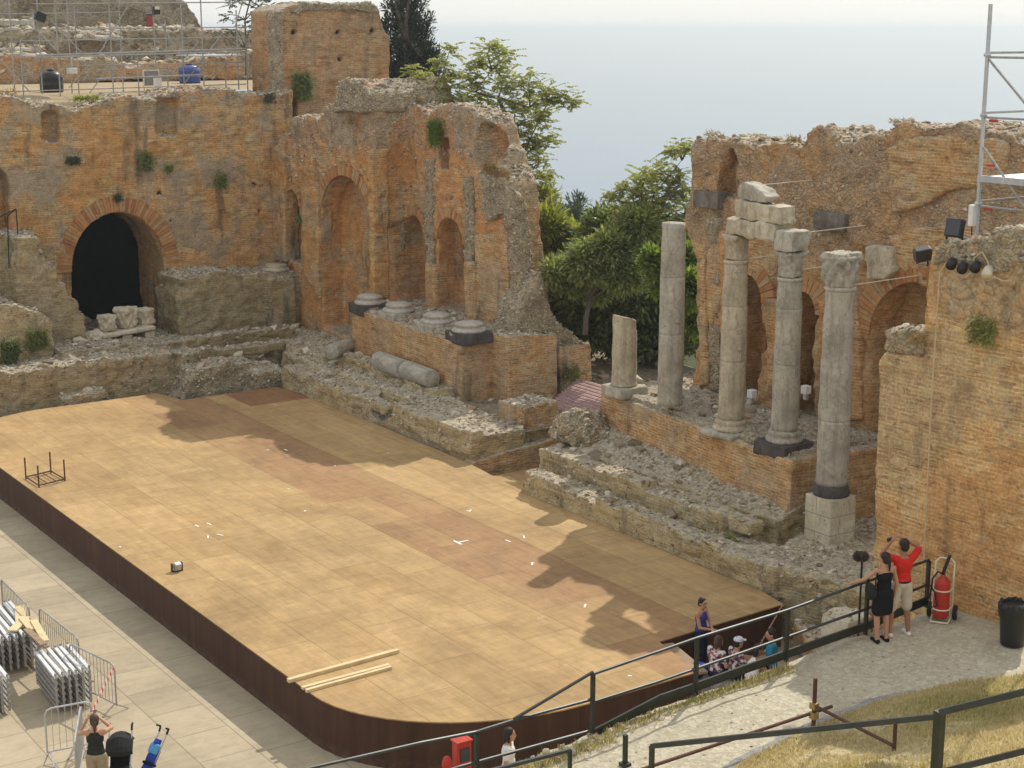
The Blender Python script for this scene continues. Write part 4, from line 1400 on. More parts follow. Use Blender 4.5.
# =================================================================== stage
def stage_outline():
    pts = []
    def arc(cx, cy, r, a0, a1, n=14):
        for k in range(n + 1):
            a = math.radians(a0 + (a1 - a0) * k / n)
            pts.append((cx + r * math.cos(a), cy + r * math.sin(a)))
    # near-left rounded corner, front edge, far-left rounded corner, back edge, notch, right end
    pts.append((19.55, 22.3))
    pts.append((17.6, 22.3))
    for k in range(15):
        t = k / 14 * PI / 2
        pts.append((16.9 - 4.1 * math.sin(t), 25.6 - 3.3 * math.cos(t)))
    for k in range(15):
        t = k / 14 * PI / 2
        pts.append((16.4 - 3.6 * math.cos(t), 48.2 + 3.4 * math.sin(t)))
    pts.extend([(20.2, 51.72), (20.55, 50.2), (24.1, 50.28), (24.4, 48.5), (24.25, 38.1), (23.88, 34.75), (23.8, 25.0), (23.6, 24.15), (19.95, 23.96)])
    return pts


SO = stage_outline()
stage = place('stage_platform', (18, 36, 0), 0, 'big flat tan boarded stage with rounded corners and a dark brown front', 'stage')
bm = bmesh.new()
add_prism(bm, SO, 'z', 0.975, 1.0)
build('deck', bm, M['deck'], stage)
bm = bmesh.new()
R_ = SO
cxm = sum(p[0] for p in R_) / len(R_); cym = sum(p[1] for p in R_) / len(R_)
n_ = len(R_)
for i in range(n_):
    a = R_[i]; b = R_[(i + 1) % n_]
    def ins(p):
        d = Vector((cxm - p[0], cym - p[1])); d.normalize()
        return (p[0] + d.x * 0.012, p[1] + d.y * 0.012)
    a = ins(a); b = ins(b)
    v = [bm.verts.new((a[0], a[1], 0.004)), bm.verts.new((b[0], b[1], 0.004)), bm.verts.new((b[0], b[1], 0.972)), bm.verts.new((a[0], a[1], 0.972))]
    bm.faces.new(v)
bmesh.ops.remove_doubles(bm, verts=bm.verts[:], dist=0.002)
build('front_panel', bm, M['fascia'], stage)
# step edge along the small notch at the right end
bm = bmesh.new()
add_bar(bm, (19.62, 22.35, 0.93), (20.02, 23.9, 0.93), 0.42, 0.05)
build('edge_board', bm, M['wood_dark'], stage)
bm = bmesh.new()
add_box(bm, 24.05, 26.4, 35.3, 37.5, .25, .62)
t = build('low_platform', bm, M['deck'])
tag(t, 'small lower boarded platform in the notch behind the stage edge', 'platform')
# white tape marks
for (px, py, kind) in ((461, 542, 'T'), (508, 541, 'l'), (532, 564, 'l'), (585, 606, 'l'), (533, 563, 'd'), (468, 511, 'd'), (197, 526, 'l'), (209, 524, 'l'), (208, 537, 'l'), (220, 535, 'l'), (120, 547, 'd'), (289, 489, 'd'), (305, 511, 'd'), (335, 466, 'd'), (388, 453, 'd'), (470, 511, 'l'), (630, 676, 'd'), (524, 537, 'l'), (268, 450, 'd'), (286, 450, 'l')):
    p = atz(px, py, 1.0)
    bm = bmesh.new()
    if kind == 'T':
        add_box(bm, p.x - .13, p.x - .07, p.y - .18, p.y + .18, 1.003, 1.008)
        add_box(bm, p.x - .07, p.x + .22, p.y - .03, p.y + .03, 1.003, 1.008)
    else:
        R2 = random.Random(px)
        L = .10 if kind == 'l' else .04
        add_box(bm, p.x - .022, p.x + .022, p.y - L, p.y + L, 1.003, 1.008, Matrix.Translation((p.x, p.y, 0)) @ Matrix.Rotation(R2.uniform(-.9, .9), 4, 'Z') @ Matrix.Translation((-p.x, -p.y, 0)))
    build('tape_mark', bm, M['white'], stage)


# =================================================================== columns
def drum_profile(r0, r1, h, joints, seed):
    R = random.Random(seed)
    prof = []
    nz = int(h / 0.12)
    zs = sorted(set([h * k / nz for k in range(nz + 1)] + [j + e for j in joints for e in (-0.012, 0, 0.012)]))
    for z in zs:
        t = z / h
        r = r0 + (r1 - r0) * t + 0.012 * math.sin(PI * t)
        for j in joints:
            if abs(z - j) < 0.003: r -= 0.018
        prof.append((r, z))
    return prof


def finish_lathe(bm, name, mat, parent, amp=0.008, seed=1, s=2.5):
    o = build(name, bm, mat, parent, smooth=True)
    me = o.data
    n = len(me.vertices)
    P = np.empty(n * 3); me.vertices.foreach_get('co', P); P = P.reshape(-1, 3)
    N = np.empty(n * 3); me.vertex_normals.foreach_get('vector', N); N = N.reshape(-1, 3)
    P = P + N * (amp * fbm(P * s + seed * 3.1, seed, 3))[:, None]
    me.vertices.foreach_set('co', P.ravel()); me.update()
    return o


def leafy_capital(r, h, seed, leaves=True):
    """weathered capital: bell, two rings of leaf stubs, slab on top"""
    bm = bmesh.new()
    add_lathe(bm, [(r * .92, 0), (r * 1.0, .03), (r * .98, h * .2), (r * 1.02, h * .5), (r * 1.08, h * .78), (r * 1.16, h * .86)], 24)
    R = random.Random(seed)
    if leaves:
        for ringi, (zz, m, rr) in enumerate(((h * .28, 8, r * 1.02), (h * .56, 8, r * 1.06))):
            for k in range(m):
                a = 2 * PI * (k + .5 * ringi) / m
                add_sphere(bm, (rr * math.cos(a), rr * math.sin(a), zz + R.uniform(-.02, .02)), h * .15, 8, (.8, .8, 1.2))
        for k in range(4):
            a = PI / 4 + k * PI / 2
            add_sphere(bm, (r * 1.18 * math.cos(a), r * 1.18 * math.sin(a), h * .8), h * .14, 8)
    s = r * .98
    add_box(bm, -s, s, -s, s, h * .84, h)
    return bm


def column(name, label, base, r0, r1, ztop, joints, mat, seed, capital='leaf', capmat='col_grey', plinth=None, caph=0.75, base_ring=True):
    t = empty(name, base, 0, label, 'column')
    z = 0.0
    if plinth == 'dark':
        bm = bmesh.new(); add_box(bm, -.52, .52, -.52, .52, 0, .34, Matrix.Rotation(.05, 4, 'Z'))
        o_ = masonry('plinth', bm, M['dark_stone'], None, None, 0.045, 0.03, 2.5, 0.0, seed=seed); o_.parent = t
        z = .32
    elif plinth == 'flat':
        bm = bmesh.new(); add_box(bm, -.58, .58, -.58, .58, 0, .16, Matrix.Rotation(.08, 4, 'Z'))
        o_ = masonry('plinth', bm, M['col_grey'], None, None, 0.045, 0.03, 2.5, 0.0, seed=seed); o_.parent = t
        z = .15
    elif plinth == 'darkring':
        bm = bmesh.new(); add_lathe(bm, [(r0 * 1.12, 0), (r0 * 1.2, .05), (r0 * 1.12, .12), (r0 * 1.1, .2), (r0 * 1.04, .26)], 24)
        build('base_ring', bm, M['dark_stone'], t, True)
        z = .25
    if base_ring and plinth != 'darkring':
        bm = bmesh.new()
        add_lathe(bm, [(r0 * 1.36, z), (r0 * 1.42, z + .05), (r0 * 1.36, z + .1), (r0 * 1.18, z + .13), (r0 * 1.16, z + .16), (r0 * 1.24, z + .2), (r0 * 1.18, z + .25), (r0 * 1.03, z + .28)], 28)
        finish_lathe(bm, 'base_ring', M[mat], t, .015, seed)
        z += .26
    H = ztop - base[2] - z - (caph if capital else 0)
    bm = bmesh.new()
    pr = drum_profile(r0, r1, H, joints, seed)
    add_lathe(bm, [(r, zz + z) for r, zz in pr], 28)
    if not capital: pass
    else:
        add_lathe(bm, [(r1 * 1.0, z + H - .10), (r1 * 1.1, z + H - .06), (r1 * 1.1, z + H - .02), (r1, z + H)], 28)
    finish_lathe(bm, 'shaft', M[mat], t, .014, seed, 2.2)
    if capital:
        bm = leafy_capital(r1, caph, seed, capital == 'leaf')
        o_ = masonry('capital', bm, M[capmat], None, None, 0.03, 0.035, 3, 0.02, 7, seed=seed)
        o_.parent = t; o_.location = (0, 0, z + H)
    return t


P1 = atx(670, 404, 26.55); P2 = atx(731, 430, 26.55); P3 = atx(783.5, 455, 26.5); P4 = atx(831, 494, 26.3)
column('column', 'tall grey column with bare top, the leftmost of the row, nearest the trees', (P1.x, P1.y, P1.z), .33, .305, 8.45, (1.9, 3.4), 'col_grey', 1, None, base_ring=False)
column('column', 'tall warm beige column under the left end of the lintel blocks', (P2.x, P2.y, P2.z - .12), .335, .285, 8.40, (1.5, 2.9), 'col_warm', 2, 'plain', 'col_warm', 'flat', .62)
column('column', 'tall grey column on a black plinth, under the right end of the lintel blocks', (P3.x, P3.y, P3.z + .04), .325, .285, 8.22, (1.65, 3.0), 'col_grey', 3, 'plain', 'col_grey', 'dark', .62)
C4 = column('column', 'stout grey column with a carved leafy capital, nearest the right-hand brick wall', (P4.x, P4.y, P4.z), .365, .335, 8.42, (1.55,), 'col_grey', 4, 'leaf', 'col_grey', 'darkring', .78)
# white block pedestal
ped = empty('pedestal', (P4.x, P4.y, 1.5), 0, 'white squared stone pedestal under the stout nearest column', 'pedestal')
R3 = random.Random(9)
zt = P4.z - 0.004
hh_ = (zt - 1.45) / 3
for lay in range(3):
    z0 = 1.45 + hh_ * lay
    for sx in ((-1, 0), (0, 1)):
        bm = bmesh.new()
        off = (.07, -.12, .05)[lay]
        w = .41
        x0, x1 = (-w, off) if sx[0] == -1 else (off + .006, w)
        e = R3.uniform(0, .012)
        if lay % 2 == 0: add_bevbox(bm, P4.x - w - e, P4.x + w + e, P4.y + x0, P4.y + x1, z0 + .004, z0 + hh_ - .004, .015)
        else: add_bevbox(bm, P4.x + x0, P4.x + x1, P4.y - w - e, P4.y + w + e, z0 + .004, z0 + hh_ - .004, .015)
        o_ = build('stone_block', bm, M['limestone']); o_.parent = ped
        o_.matrix_parent_inverse = Matrix.Translation((-P4.x, -P4.y, -1.5))
# broken stump
ST = atx(624, 388, 26.9)
stp = empty('column_stump', (ST.x, ST.y, 3.4), 0, 'broken grey column stump with a slanting top, left of the tall columns', 'column')
bm = bmesh.new(); add_box(bm, -.47, .47, -.47, .47, 0, .30)
o_ = masonry('plinth', bm, M['col_grey'], None, None, .045, .03, 2.5, 0, seed=5); o_.parent = stp
bm = bmesh.new()
add_lathe(bm, [(.38, .3), (.35, .4), (.345, 1.0), (.34, 1.6), (.335, 2.3)], 28)
cut = bmesh.new()
add_box(cut, .17, .6, -.6, .25, 1.85, 3)
add_box(cut, -1, 1, -1, 1, 2.2, 3, Matrix.Translation((0, 0, 2.2)) @ Matrix.Rotation(.28, 4, 'Y') @ Matrix.Translation((0, 0, -2.2)))
o_ = masonry('shaft', bm, M['col_warm'], None, cut, .035, .015, 2.5, 0, seed=6); o_.parent = stp

# lintel blocks lying over the second and third columns
dv = Vector((P3.x - P2.x, P3.y - P2.y, 0)); Ld = dv.length; ang = math.atan2(dv.y, dv.x)


def lintel(name, label, s0, s1, w, z0, z1, seed, mat='col_warm', shape=None):
    bm = bmesh.new()
    if shape is None: add_box(bm, s0, s1, -w / 2, w / 2, 0, z1 - z0)
    else: add_prism(bm, shape, 'y', -w / 2, w / 2)
    o_ = masonry(name, bm, M[mat], None, None, .035, .045, 2.6, .012, 5, seed=seed)
    o_.location = (P2.x, P2.y, z0); o_.rotation_euler = (0, 0, ang)
    tag(o_, label, 'lintel block')
    return o_


lintel('lintel', 'long pale lintel block resting directly on the two middle columns', -.12, Ld - .32, .54, 8.42, 8.82, 11)
lintel('lintel', 'short grey lintel block on top of the black-plinth column', Ld - .28, Ld + .32, .58, 8.24, 8.72, 12, 'col_grey')
lintel('lintel', 'second-course cornice block stacked on the long lintel', 0.18, Ld - .2, .5, 8.845, 9.26, 13)
lintel('lintel', 'topmost broken capstone lying on the stacked lintel blocks', 0, 0, 0.46, 9.28, 9.7, 14, 'col_grey', [(.24, 0), (1.2, 0), (1.28, .16), (1.05, .28), (.7, .40), (.45, .44), (.26, .34)])

# tie rods from the columns back to the wall
for i, (c_, z, lab) in enumerate(((P2, 7.75, 'thin tie rod from the neck of the beige column back to the wall'), (P3, 7.72, 'thin tie rod from the neck of the black-plinth column to the wall'), (P4, 7.6, 'thin tie rod from the carved capital of the stout column to the wall'), (P3, 8.6, 'thin tie rod from the short grey lintel block to the wall'), (P2, 9.55, 'thin tie rod from the topmost capstone back to the wall'))):
    bm = bmesh.new()
    add_tube(bm, [(c_.x + .25, c_.y + .1, z), (XR + .1, c_.y + .12, z + .04)], .014, 6)
    tag(build('tie_rod', bm, M['cream']), lab, 'rod')

# bare bases on the left podium
for i, ((px, py), lab) in enumerate((((370, 309), 'bare round column base, the farthest left of the four on the podium'), ((399, 319), 'bare round column base, second from the left of the four on the podium'), ((437, 335), 'bare round column base, third from the left of the four on the podium'), ((469, 347), 'bare round column base at the right corner of the podium, on a dark plinth'))):
    p = atx(px, py, 27.15)
    t = empty('round_pedestal', (p.x, p.y, 3.55), 0, lab, 'column base', 'bare column bases on the left podium')
    bm = bmesh.new(); add_box(bm, -.56, .56, -.56, .56, 0, .36)
    o_ = masonry('plinth', bm, M['dark_stone' if i in (0, 3) else 'col_grey'], None, None, .045, .03, 2.5, 0, seed=20 + i); o_.parent = t
    bm = bmesh.new()
    add_lathe(bm, [(.52, .34), (.56, .40), (.52, .46), (.42, .49), (.41, .53), (.46, .57), (.43, .62), (.37, .64), (.35, .66)], 28)
    finish_lathe(bm, 'base_ring', M['marble'], t, .015, 20 + i)
p = aty(276, 272, 55.9)
t = empty('round_pedestal', (p.x, p.y, 4.02), 0, 'worn column base in the corner by the narrow niche', 'column base')
bm = bmesh.new(); add_box(bm, -.55, .55, -.5, .5, 0, .2)
o_ = masonry('plinth', bm, M['rubble'], None, None, .045, .03, 2.5, 0, seed=26); o_.parent = t
bm = bmesh.new()
add_lathe(bm, [(.5, .2), (.54, .25), (.5, .31), (.4, .35), (.44, .4), (.4, .45)], 24)
finish_lathe(bm, 'base_ring', M['col_warm'], t, .02, 26)

# fallen drums below the podium
for i, (a, b, r, lab) in enumerate((((394, 369), (421, 386), .33, 'fallen column drum lying against the podium, the left of the touching pair'), ((423, 374), (449, 391), .31, 'fallen column drum lying against the podium, the right of the touching pair'), ((331, 352), (356, 343), .28, 'short fallen drum lying at the left end of the podium'))):
    z = 2.35
    pa = atz(*a, z); pb = atz(*b, z)
    if i < 2:
        pa.x = 26.15; pb.x = 26.1
        pa.y, pb.y = ((46.5, 44.75), (44.65, 42.95))[i]
    d = (pb - pa); L = d.length
    bm = bmesh.new()
    add_lathe(bm, [(r * .96, 0), (r, .05), (r, L * .5), (r * .97, L - .04), (r * .9, L)], 24)
    o_ = finish_lathe(bm, 'fallen_drum', M['col_grey'], None, .03, 30 + i)
    o_.location = pa; o_.rotation_euler = d.to_track_quat('Z', 'Y').to_euler()
    tag(o_, lab, 'column drum')

# capitals and slab bench in front of the arch
p = aty(140, 345, 54.6)
bn = place('stone_bench', (0, 0, 0), 0, 'long stone slab bench under the loose capitals by the arch', 'bench')
a = aty(100, 347, 54.8); b = aty(152, 336, 55.1)
bm = bmesh.new(); add_bar(bm, (a.x, a.y, 2.62), (b.x, b.y, 2.70), .62, .16)
masonry('slab', bm, M['limestone'], bn, None, .04, .02, 2.5, 0, seed=40)
for k, tt in enumerate((.1, .5, .93)):
    q = a.lerp(b, tt)
    bm = bmesh.new(); add_box(bm, q.x - .2, q.x + .2, q.y - .2, q.y + .2, 2.0, 2.56)
    masonry('leg', bm, M['limestone'], bn, None, .05, .02, 2.5, 0, seed=41 + k)
for i, (px, py, r, h, z, lab) in enumerate(((95, 340, .22, .78, 2.05, 'slim loose capital standing at the left end of the slab bench'), (108, 337, .26, .62, 2.72, 'small round loose capital, second from the left by the dark arch'), (127, 334, .30, .78, 2.73, 'tallest loose carved capital on the middle of the slab bench'), (145, 330, .30, .58, 2.74, 'wide low loose capital at the right end of the slab bench'))):
    q = aty(px, py, 54.9 + .012 * (px - 100)); q.z = z
    bm = leafy_capital(r, h, 50 + i, True)
    o_ = masonry('loose_capital', bm, M['limestone'], None, None, .04, .05, 2.6, .02, 6, seed=50 + i)
    o_.location = q; o_.rotation_euler = (0, 0, .3 * i)
    tag(o_, lab, 'capital', 'capitals standing in front of the arch')
bm = bmesh.new()
a = atz(284, 332, 2.15); add_box(bm, a.x - .75, a.x + .5, a.y - .3, a.y + .3, 2.02, 2.22, Matrix.Translation(a) @ Matrix.Rotation(.15, 4, 'Z') @ Matrix.Translation(-a))
t = masonry('stone_slab', bm, M['limestone'], None, None, .04, .02, 2, 0, seed=57)
tag(t, 'pale flat slab lying on the rubble below the narrow niche', 'slab')
# pink planked ramp in the gap
bm = bmesh.new()
for k in range(11):
    add_box(bm, 28.5 + .2 * k, 28.685 + .2 * k, 37.0 + .1 * k, 40.0 + .12 * k, 1.55, 1.78 + .035 * k)
tag(build('plank_ramp', bm, M['pink']), 'pinkish planked ramp leading up through the central gap', 'ramp')

# =================================================================== railings and pipes
def px_polyline(pts, y): return [aty(a, b, y) for a, b in pts]


RY = 18.9
rl = place('railing', aty(697, 690, RY), 0, 'dark green two-bar railing running along the far edge of the stony path', 'railing')
for (a, b) in (((476.6, 732), (477, 776)), ((593, 672), (593, 738)), ((697, 638), (695.5, 692)), ((788, 610), (786.5, 659)), ((868, 581), (868, 631)), ((929, 560), (928, 604))):
    p = aty(*a, RY); q = aty(*b, RY)
    bm = bmesh.new(); add_box(bm, p.x - .03, p.x + .03, RY - .03, RY + .03, q.z - .05, p.z - .022)
    build('post', bm, M['green_metal'], rl)
for nm, pts in (('top_rail', [(593, 674), (660, 651), (697, 638), (788, 610), (860, 584), (929, 560)]), ('mid_rail', [(593, 702), (660, 681), (695, 669), (787, 637), (869, 608), (929, 584)]), ('top_rail', [(250, 782), (420, 743), (476, 732), (514, 720), (593, 699)]), ('mid_rail', [(380, 792), (459, 767), (593, 730)]), ('brace', [(514, 719), (593, 672)])):
    P = px_polyline(pts, RY)
    bm = bmesh.new(); add_tube(bm, P, .026, 8)
    build(nm, bm, M['grey_rail' if nm != 'mid_rail' else 'grey_rail'], rl)
P = px_polyline([(593, 734), (660, 699), (695, 687), (787, 654), (869, 625), (928, 600)], RY)
bm = bmesh.new()
for a, b in zip(P[:-1], P[1:]): add_bar(bm, a, b, .04, .15)
build('kick_board', bm, M['green_metal'], rl)

fr = place('railing', atd(940, 715, 14), 0, 'grey foreground railing standing on the dry grass bank at lower right', 'railing')


def fg(a, b, D0, D1): return atd(*a, D0), atd(*b, D1)


a, b = fg((652, 746), (940, 716), 17, 14)
bm = bmesh.new(); add_bar(bm, a, b, .05); build('top_rail', bm, M['grey_rail'], fr)
a2, b2 = fg((941, 712), (1060, 683), 13.9, 13)
bm = bmesh.new(); add_bar(bm, a2, b2, .055); build('top_rail', bm, M['grey_rail'], fr)
a3, b3 = fg((941, 772), (1060, 742), 13.9, 13)
bm = bmesh.new(); add_bar(bm, a3, b3, .05); build('mid_rail', bm, M['grey_rail'], fr)
for p, w in ((a, .045), (atd(940, 711, 13.95), .075)):
    zb = bank_z(p.x, p.y)
    bm = bmesh.new(); add_box(bm, p.x - w / 2, p.x + w / 2, p.y - w / 2, p.y + w / 2, min(zb - .1, p.z - 1.0), p.z)
    build('post', bm, M['green_metal'], fr)
sr = place('railing', atd(570, 749, 21), 0, 'short low rail end on the path at the bottom edge of the picture', 'railing')
a, b = atd(470, 776, 20.5), atd(570, 750, 21.5)
bm = bmesh.new(); add_bar(bm, a, b, .045); build('top_rail', bm, M['grey_rail'], sr)
bm = bmesh.new(); add_box(bm, b.x - .022, b.x + .022, b.y - .022, b.y + .022, path_z(b.x) - .05, b.z); build('post', bm, M['green_metal'], sr)
p = atz(625, 765, 2.28)
bm = bmesh.new(); add_box(bm, p.x - .03, p.x + .03, p.y - .03, p.y + .03, 2.15, 2.78)
add_box(bm, p.x - .07, p.x + .07, p.y - .07, p.y + .07, 2.25, 2.32)
tag(build('bollard', bm, M['green_metal']), 'single short dark post standing alone on the stony path', 'post')

pb = atz(813, 735, 2.5)
pg = place('pipe_barrier', pb, 0, 'rusty scaffold-pipe barrier standing at the kerb between path and grass', 'barrier')
ptop = Vector((pb.x, pb.y, aty(813, 679, pb.y).z))
bm = bmesh.new(); add_tube(bm, [pb - Vector((0, 0, .1)), ptop], .034, 10); build('post', bm, M['rust'], pg)
h1 = Vector((pb.x, pb.y, aty(813, 706, pb.y).z)); h0 = aty(815, 712, pb.y + .05)
e1 = atz(600, 785, 2.3); e1 = aty(640, 770, pb.y + .25)
e1.z = max(e1.z, path_z(e1.x) + .05)
bm = bmesh.new(); d = (h0 - e1).normalized(); add_tube(bm, [e1, h0 + d * .35], .028, 8); build('pipe', bm, M['rust'], pg)
g2 = atz(893, 752, 3.02)
bm = bmesh.new(); s0 = h1 + Vector((0, -.06, 0)); add_tube(bm, [s0, g2 + Vector((0, 0, .1))], .028, 8); build('pipe', bm, M['rust'], pg)
bm = bmesh.new(); add_tube(bm, [(g2.x + .02, g2.y, bank_z(g2.x, g2.y) - .1), (g2.x + .02, g2.y, bank_z(g2.x, g2.y) + .45)], .03, 8); build('post', bm, M['rust'], pg)
for z in (h1.z, h0.z - .02):
    bm = bmesh.new(); add_bevbox(bm, pb.x - .055, pb.x + .055, pb.y - .06, pb.y + .06, z - .055, z + .055, .01); build('clamp', bm, M['brass'], pg)
hr = place('handrail', aty(8, 260, 55.6), 0, 'small black handrail at the head of the ruined stair, far left', 'handrail')
for a, b in (((7.5, 216), (9, 268)), ((16, 209), (19, 250)), ((7.5, 216), (16, 209)), ((16, 209), (-20, 226))):
    bm = bmesh.new(); add_tube(bm, [aty(*a, 55.6), aty(*b, 55.6)], .022, 6)
    build('post' if a[0] != b[0] - 30 and abs(a[1] - b[1]) > 20 else 'rail', bm, M['black_plastic'], hr)

# =================================================================== scaffolding, upper left
sc_ = place('scaffolding', (20, 61, 10.86), 0, 'light tube scaffolding standing on the sandy terrace at upper left', 'scaffold')
RS = random.Random(3)


def tube_part(name, a, b, r, parent, mat='tube', seg=6):
    bm = bmesh.new(); add_tube(bm, [a, b], r, seg)
    return build(name, bm, M[mat], parent)


Y0, Y1 = 60.2, 62.6
zb = 10.86
for px, y_, top_ in ((20, Y0, 40), (54, Y0, -12), (108, Y0, -12), (152, Y1, -12), (200, Y0, -12), (246, Y0, 38), (36, Y1, -12), (74, Y1, 6), (137, Y0, 52), (165, Y1, 20), (225, Y1, 60), (118, Y1, -12), (8, Y0, -12), (66, Y1, -12), (180, Y1, -12), (236, Y1, 10)):
    p = aty(px, top_, y_)
    tube_part('pole', (p.x, y_, zb), (p.x, y_, p.z), .026, sc_)
for (x0, y0, x1, y1, yy, r) in ((33, 4, 246, 2, Y0, .026), (0, 30, 246, 27, Y1, .024), (36, 55.5, 246, 49, Y0, .045), (36, 57.5, 246, 51.5, Y0 - .2, .03), (60, 66, 246, 62, Y0, .022), (96, 79, 200, 75, Y0, .045), (0, 92, 246, 84, Y0, .024), (20, 96, 230, 88, Y1, .022), (0, 14, 120, 12, Y1, .022), (20, 41, 246, 37, Y0, .022), (96, 70, 246, 66, Y1, .022)):
    tube_part('ledger', aty(x0, y0, yy), aty(x1, y1, yy), r, sc_)
for (x0, y0, x1, y1, yy) in ((35, 28, 61, 55, Y0), (51, 20, 81, 52, Y1), (69, 88, 105, 46, Y0), (89, 94, 124, 46, Y1), (166, 81, 199, 41, Y0), (184, 84, 219, 38, Y1), (212, 80, 244, 39, Y0), (235, 27, 243, 0, Y0), (0, 60, 30, 92, Y0), (100, 52, 128, 6, Y0), (150, 8, 176, 48, Y1)):
    tube_part('brace', aty(x0, y0, yy), aty(x1, y1, yy), .022, sc_)
for x0, x1 in ((40, 78), (200, 246)):
    a = aty(x0, 56, Y0); b = aty(x1, 52, Y0)
    bm = bmesh.new(); add_box(bm, a.x, b.x, Y0, Y1, a.z - .03, a.z + .02); build('deck_board', bm, M['galv'], sc_)


def round_tank(px, py, r, h, mat, label):
    p = atz(px, py, 10.87)
    t = empty('water_tank', p, 0, label, 'tank')
    bm = bmesh.new()
    add_lathe(bm, [(r * .96, 0), (r, .08), (r, h * .3), (r * 1.03, h * .33), (r, h * .36), (r, h * .62), (r * 1.03, h * .65), (r, h * .68), (r * .95, h * .8), (r * .7, h * .92), (r * .3, h)], 24)
    build('shell', bm, M[mat], t, True)
    bm = bmesh.new(); add_lathe(bm, [(r * .32, h * .97), (r * .34, h * 1.0), (r * .34, h * 1.05), (r * .2, h * 1.08)], 16)
    build('lid', bm, M['black_plastic'], t, True)


round_tank(52, 92, .46, .85, 'black_plastic', 'round black plastic tank on the sandy terrace behind the scaffolding')
round_tank(190, 83, .50, .85, 'blue_tank', 'round blue plastic tank on the sandy terrace near the tower')


M['brick_red'] = mat_simple('faded_red_paint', (0.28, 0.05, 0.035), 0.6)


def small_thing(name, label, cat, loc, parts):
    t = empty(name, loc, 0, label, cat)
    for nm, mat, fn in parts:
        bm = bmesh.new(); fn(bm); build(nm, bm, M[mat], t)
    return t


p = aty(151, 74, 62.2); p.z = 10.87
small_thing('signboard', 'small framed information panel on a stand behind the scaffolding', 'sign', p, [('panel', 'concrete', lambda bm: add_bevbox(bm, -.3, .3, -.03, .03, .25, .82, .01)), ('frame', 'cream', lambda bm: (add_box(bm, -.34, .34, -.04, .04, .82, .88), add_box(bm, -.34, -.3, -.04, .04, .0, .82), add_box(bm, .3, .34, -.04, .04, 0, .82)))])
p = aty(158, 89, 60.6); p.z = 10.87
small_thing('white_box', 'narrow white upright box at the front of the sandy terrace', 'box', p, [('body', 'white', lambda bm: add_bevbox(bm, -.14, .14, -.1, .1, 0, .62, .02)), ('cap', 'galv', lambda bm: add_box(bm, -.16, .16, -.12, .12, .622, .66))])
p = aty(72, 70, 61.4)
small_thing('flood_lamp', 'white lamp head clipped on the scaffolding above the black tank', 'lamp', p, [('housing', 'white', lambda bm: add_bevbox(bm, -.18, .18, -.12, .12, -.14, .08, .03)), ('bracket', 'galv', lambda bm: add_box(bm, -.03, .03, -.02, .02, .082, .35))])
p = aty(40, 16, 62.5)
small_thing('loudspeaker', 'black loudspeaker tilted on top of the scaffolding, far upper left', 'speaker', p, [('cabinet', 'black_plastic', lambda bm: add_bevbox(bm, -.2, .2, -.16, .16, -.2, .14, .02, Matrix.Rotation(.4, 4, 'Y'))), ('bracket', 'galv', lambda bm: add_box(bm, -.28, -.24, -.02, .02, -.5, .1))])
p = aty(156, 9, 62.5)
small_thing('loudspeaker', 'black loudspeaker with a pale front fixed high on the scaffolding near the hill crest', 'speaker', p, [('cabinet', 'black_plastic', lambda bm: add_bevbox(bm, -.13, .13, -.12, .12, -.22, .1, .02)), ('front', 'cream', lambda bm: add_box(bm, -.1, .1, -.14, -.123, -.02, .1))])
p = aty(150, 27, 80.2)
small_thing('red_box', 'small red cabinet on the walkway of the rubble slope', 'cabinet', p, [('body', 'brick_red', lambda bm: add_bevbox(bm, -.13, .13, -.1, .1, 0, .6, .02)), ('roof', 'black_plastic', lambda bm: add_box(bm, -.15, .15, -.12, .12, .602, .64))])

# scaffolding standing on the near wall
B = atx(976, 238, 24.0)
s2 = place('scaffolding', B, 0, 'grey tube scaffold tower standing on top of the near right wall', 'scaffold')
topz = aty(989, 4, B.y).z
tube_part('pole', (B.x, B.y, B.z - .3), (B.x, B.y, topz), .038, s2, 'galv', 10)
tube_part('pole', (B.x + 2.5, B.y, 0), (B.x + 2.5, B.y, topz), .03, s2, 'galv', 8)
tube_part('pole', (B.x, B.y - 2.5, path_z(22)), (B.x, B.y - 2.5, topz), .03, s2, 'galv', 8)
for py in (55, 115, 203):
    z = aty(985, py, B.y).z
    tube_part('ledger', (B.x, B.y, z + .04), (B.x + 2.5, B.y, z + .04), .024, s2)
    tube_part('ledger', (B.x, B.y, z - .04), (B.x, B.y - 2.5, z - .04), .024, s2)
    bm = bmesh.new(); add_lathe(bm, [(.06, -.03), (.07, 0), (.06, .03)], 8, Matrix.Translation((B.x, B.y, z))); build('clamp', bm, M['galv'], s2)
zt_ = aty(985, 57, B.y).z; z2 = aty(985, 150, B.y).z
tube_part('brace', (B.x, B.y - .05, zt_ - .05), (B.x, B.y - 2.5, zt_ - 2.2), .024, s2)
tube_part('brace', (B.x, B.y - .05, z2 + .05), (B.x, B.y - 2.5, z2 - 2.4), .024, s2)
zp = aty(985, 176, B.y).z
bm = bmesh.new(); add_box(bm, B.x - .0, B.x + 2.4, B.y - 2.5, B.y - .04, zp - .05, zp); build('platform', bm, M['galv_white'], s2)
bm = bmesh.new(); add_bar(bm, (B.x - .06, B.y, zp - .03), (B.x - .06, B.y - 2.5, zp - .03), .03, .12); build('platform_edge', bm, M['galv'], s2)
for k, py in enumerate((118, 162, 205)):
    z = aty(985, py, B.y).z
    bm = bmesh.new(); add_tube(bm, [(B.x, B.y - .15, z - .04), (B.x, B.y - .32, z - .04)], .028, 8); build('tape_band', bm, M['red'], s2)
p = Vector((B.x, B.y - 1.35, aty(985, 88, B.y).z))
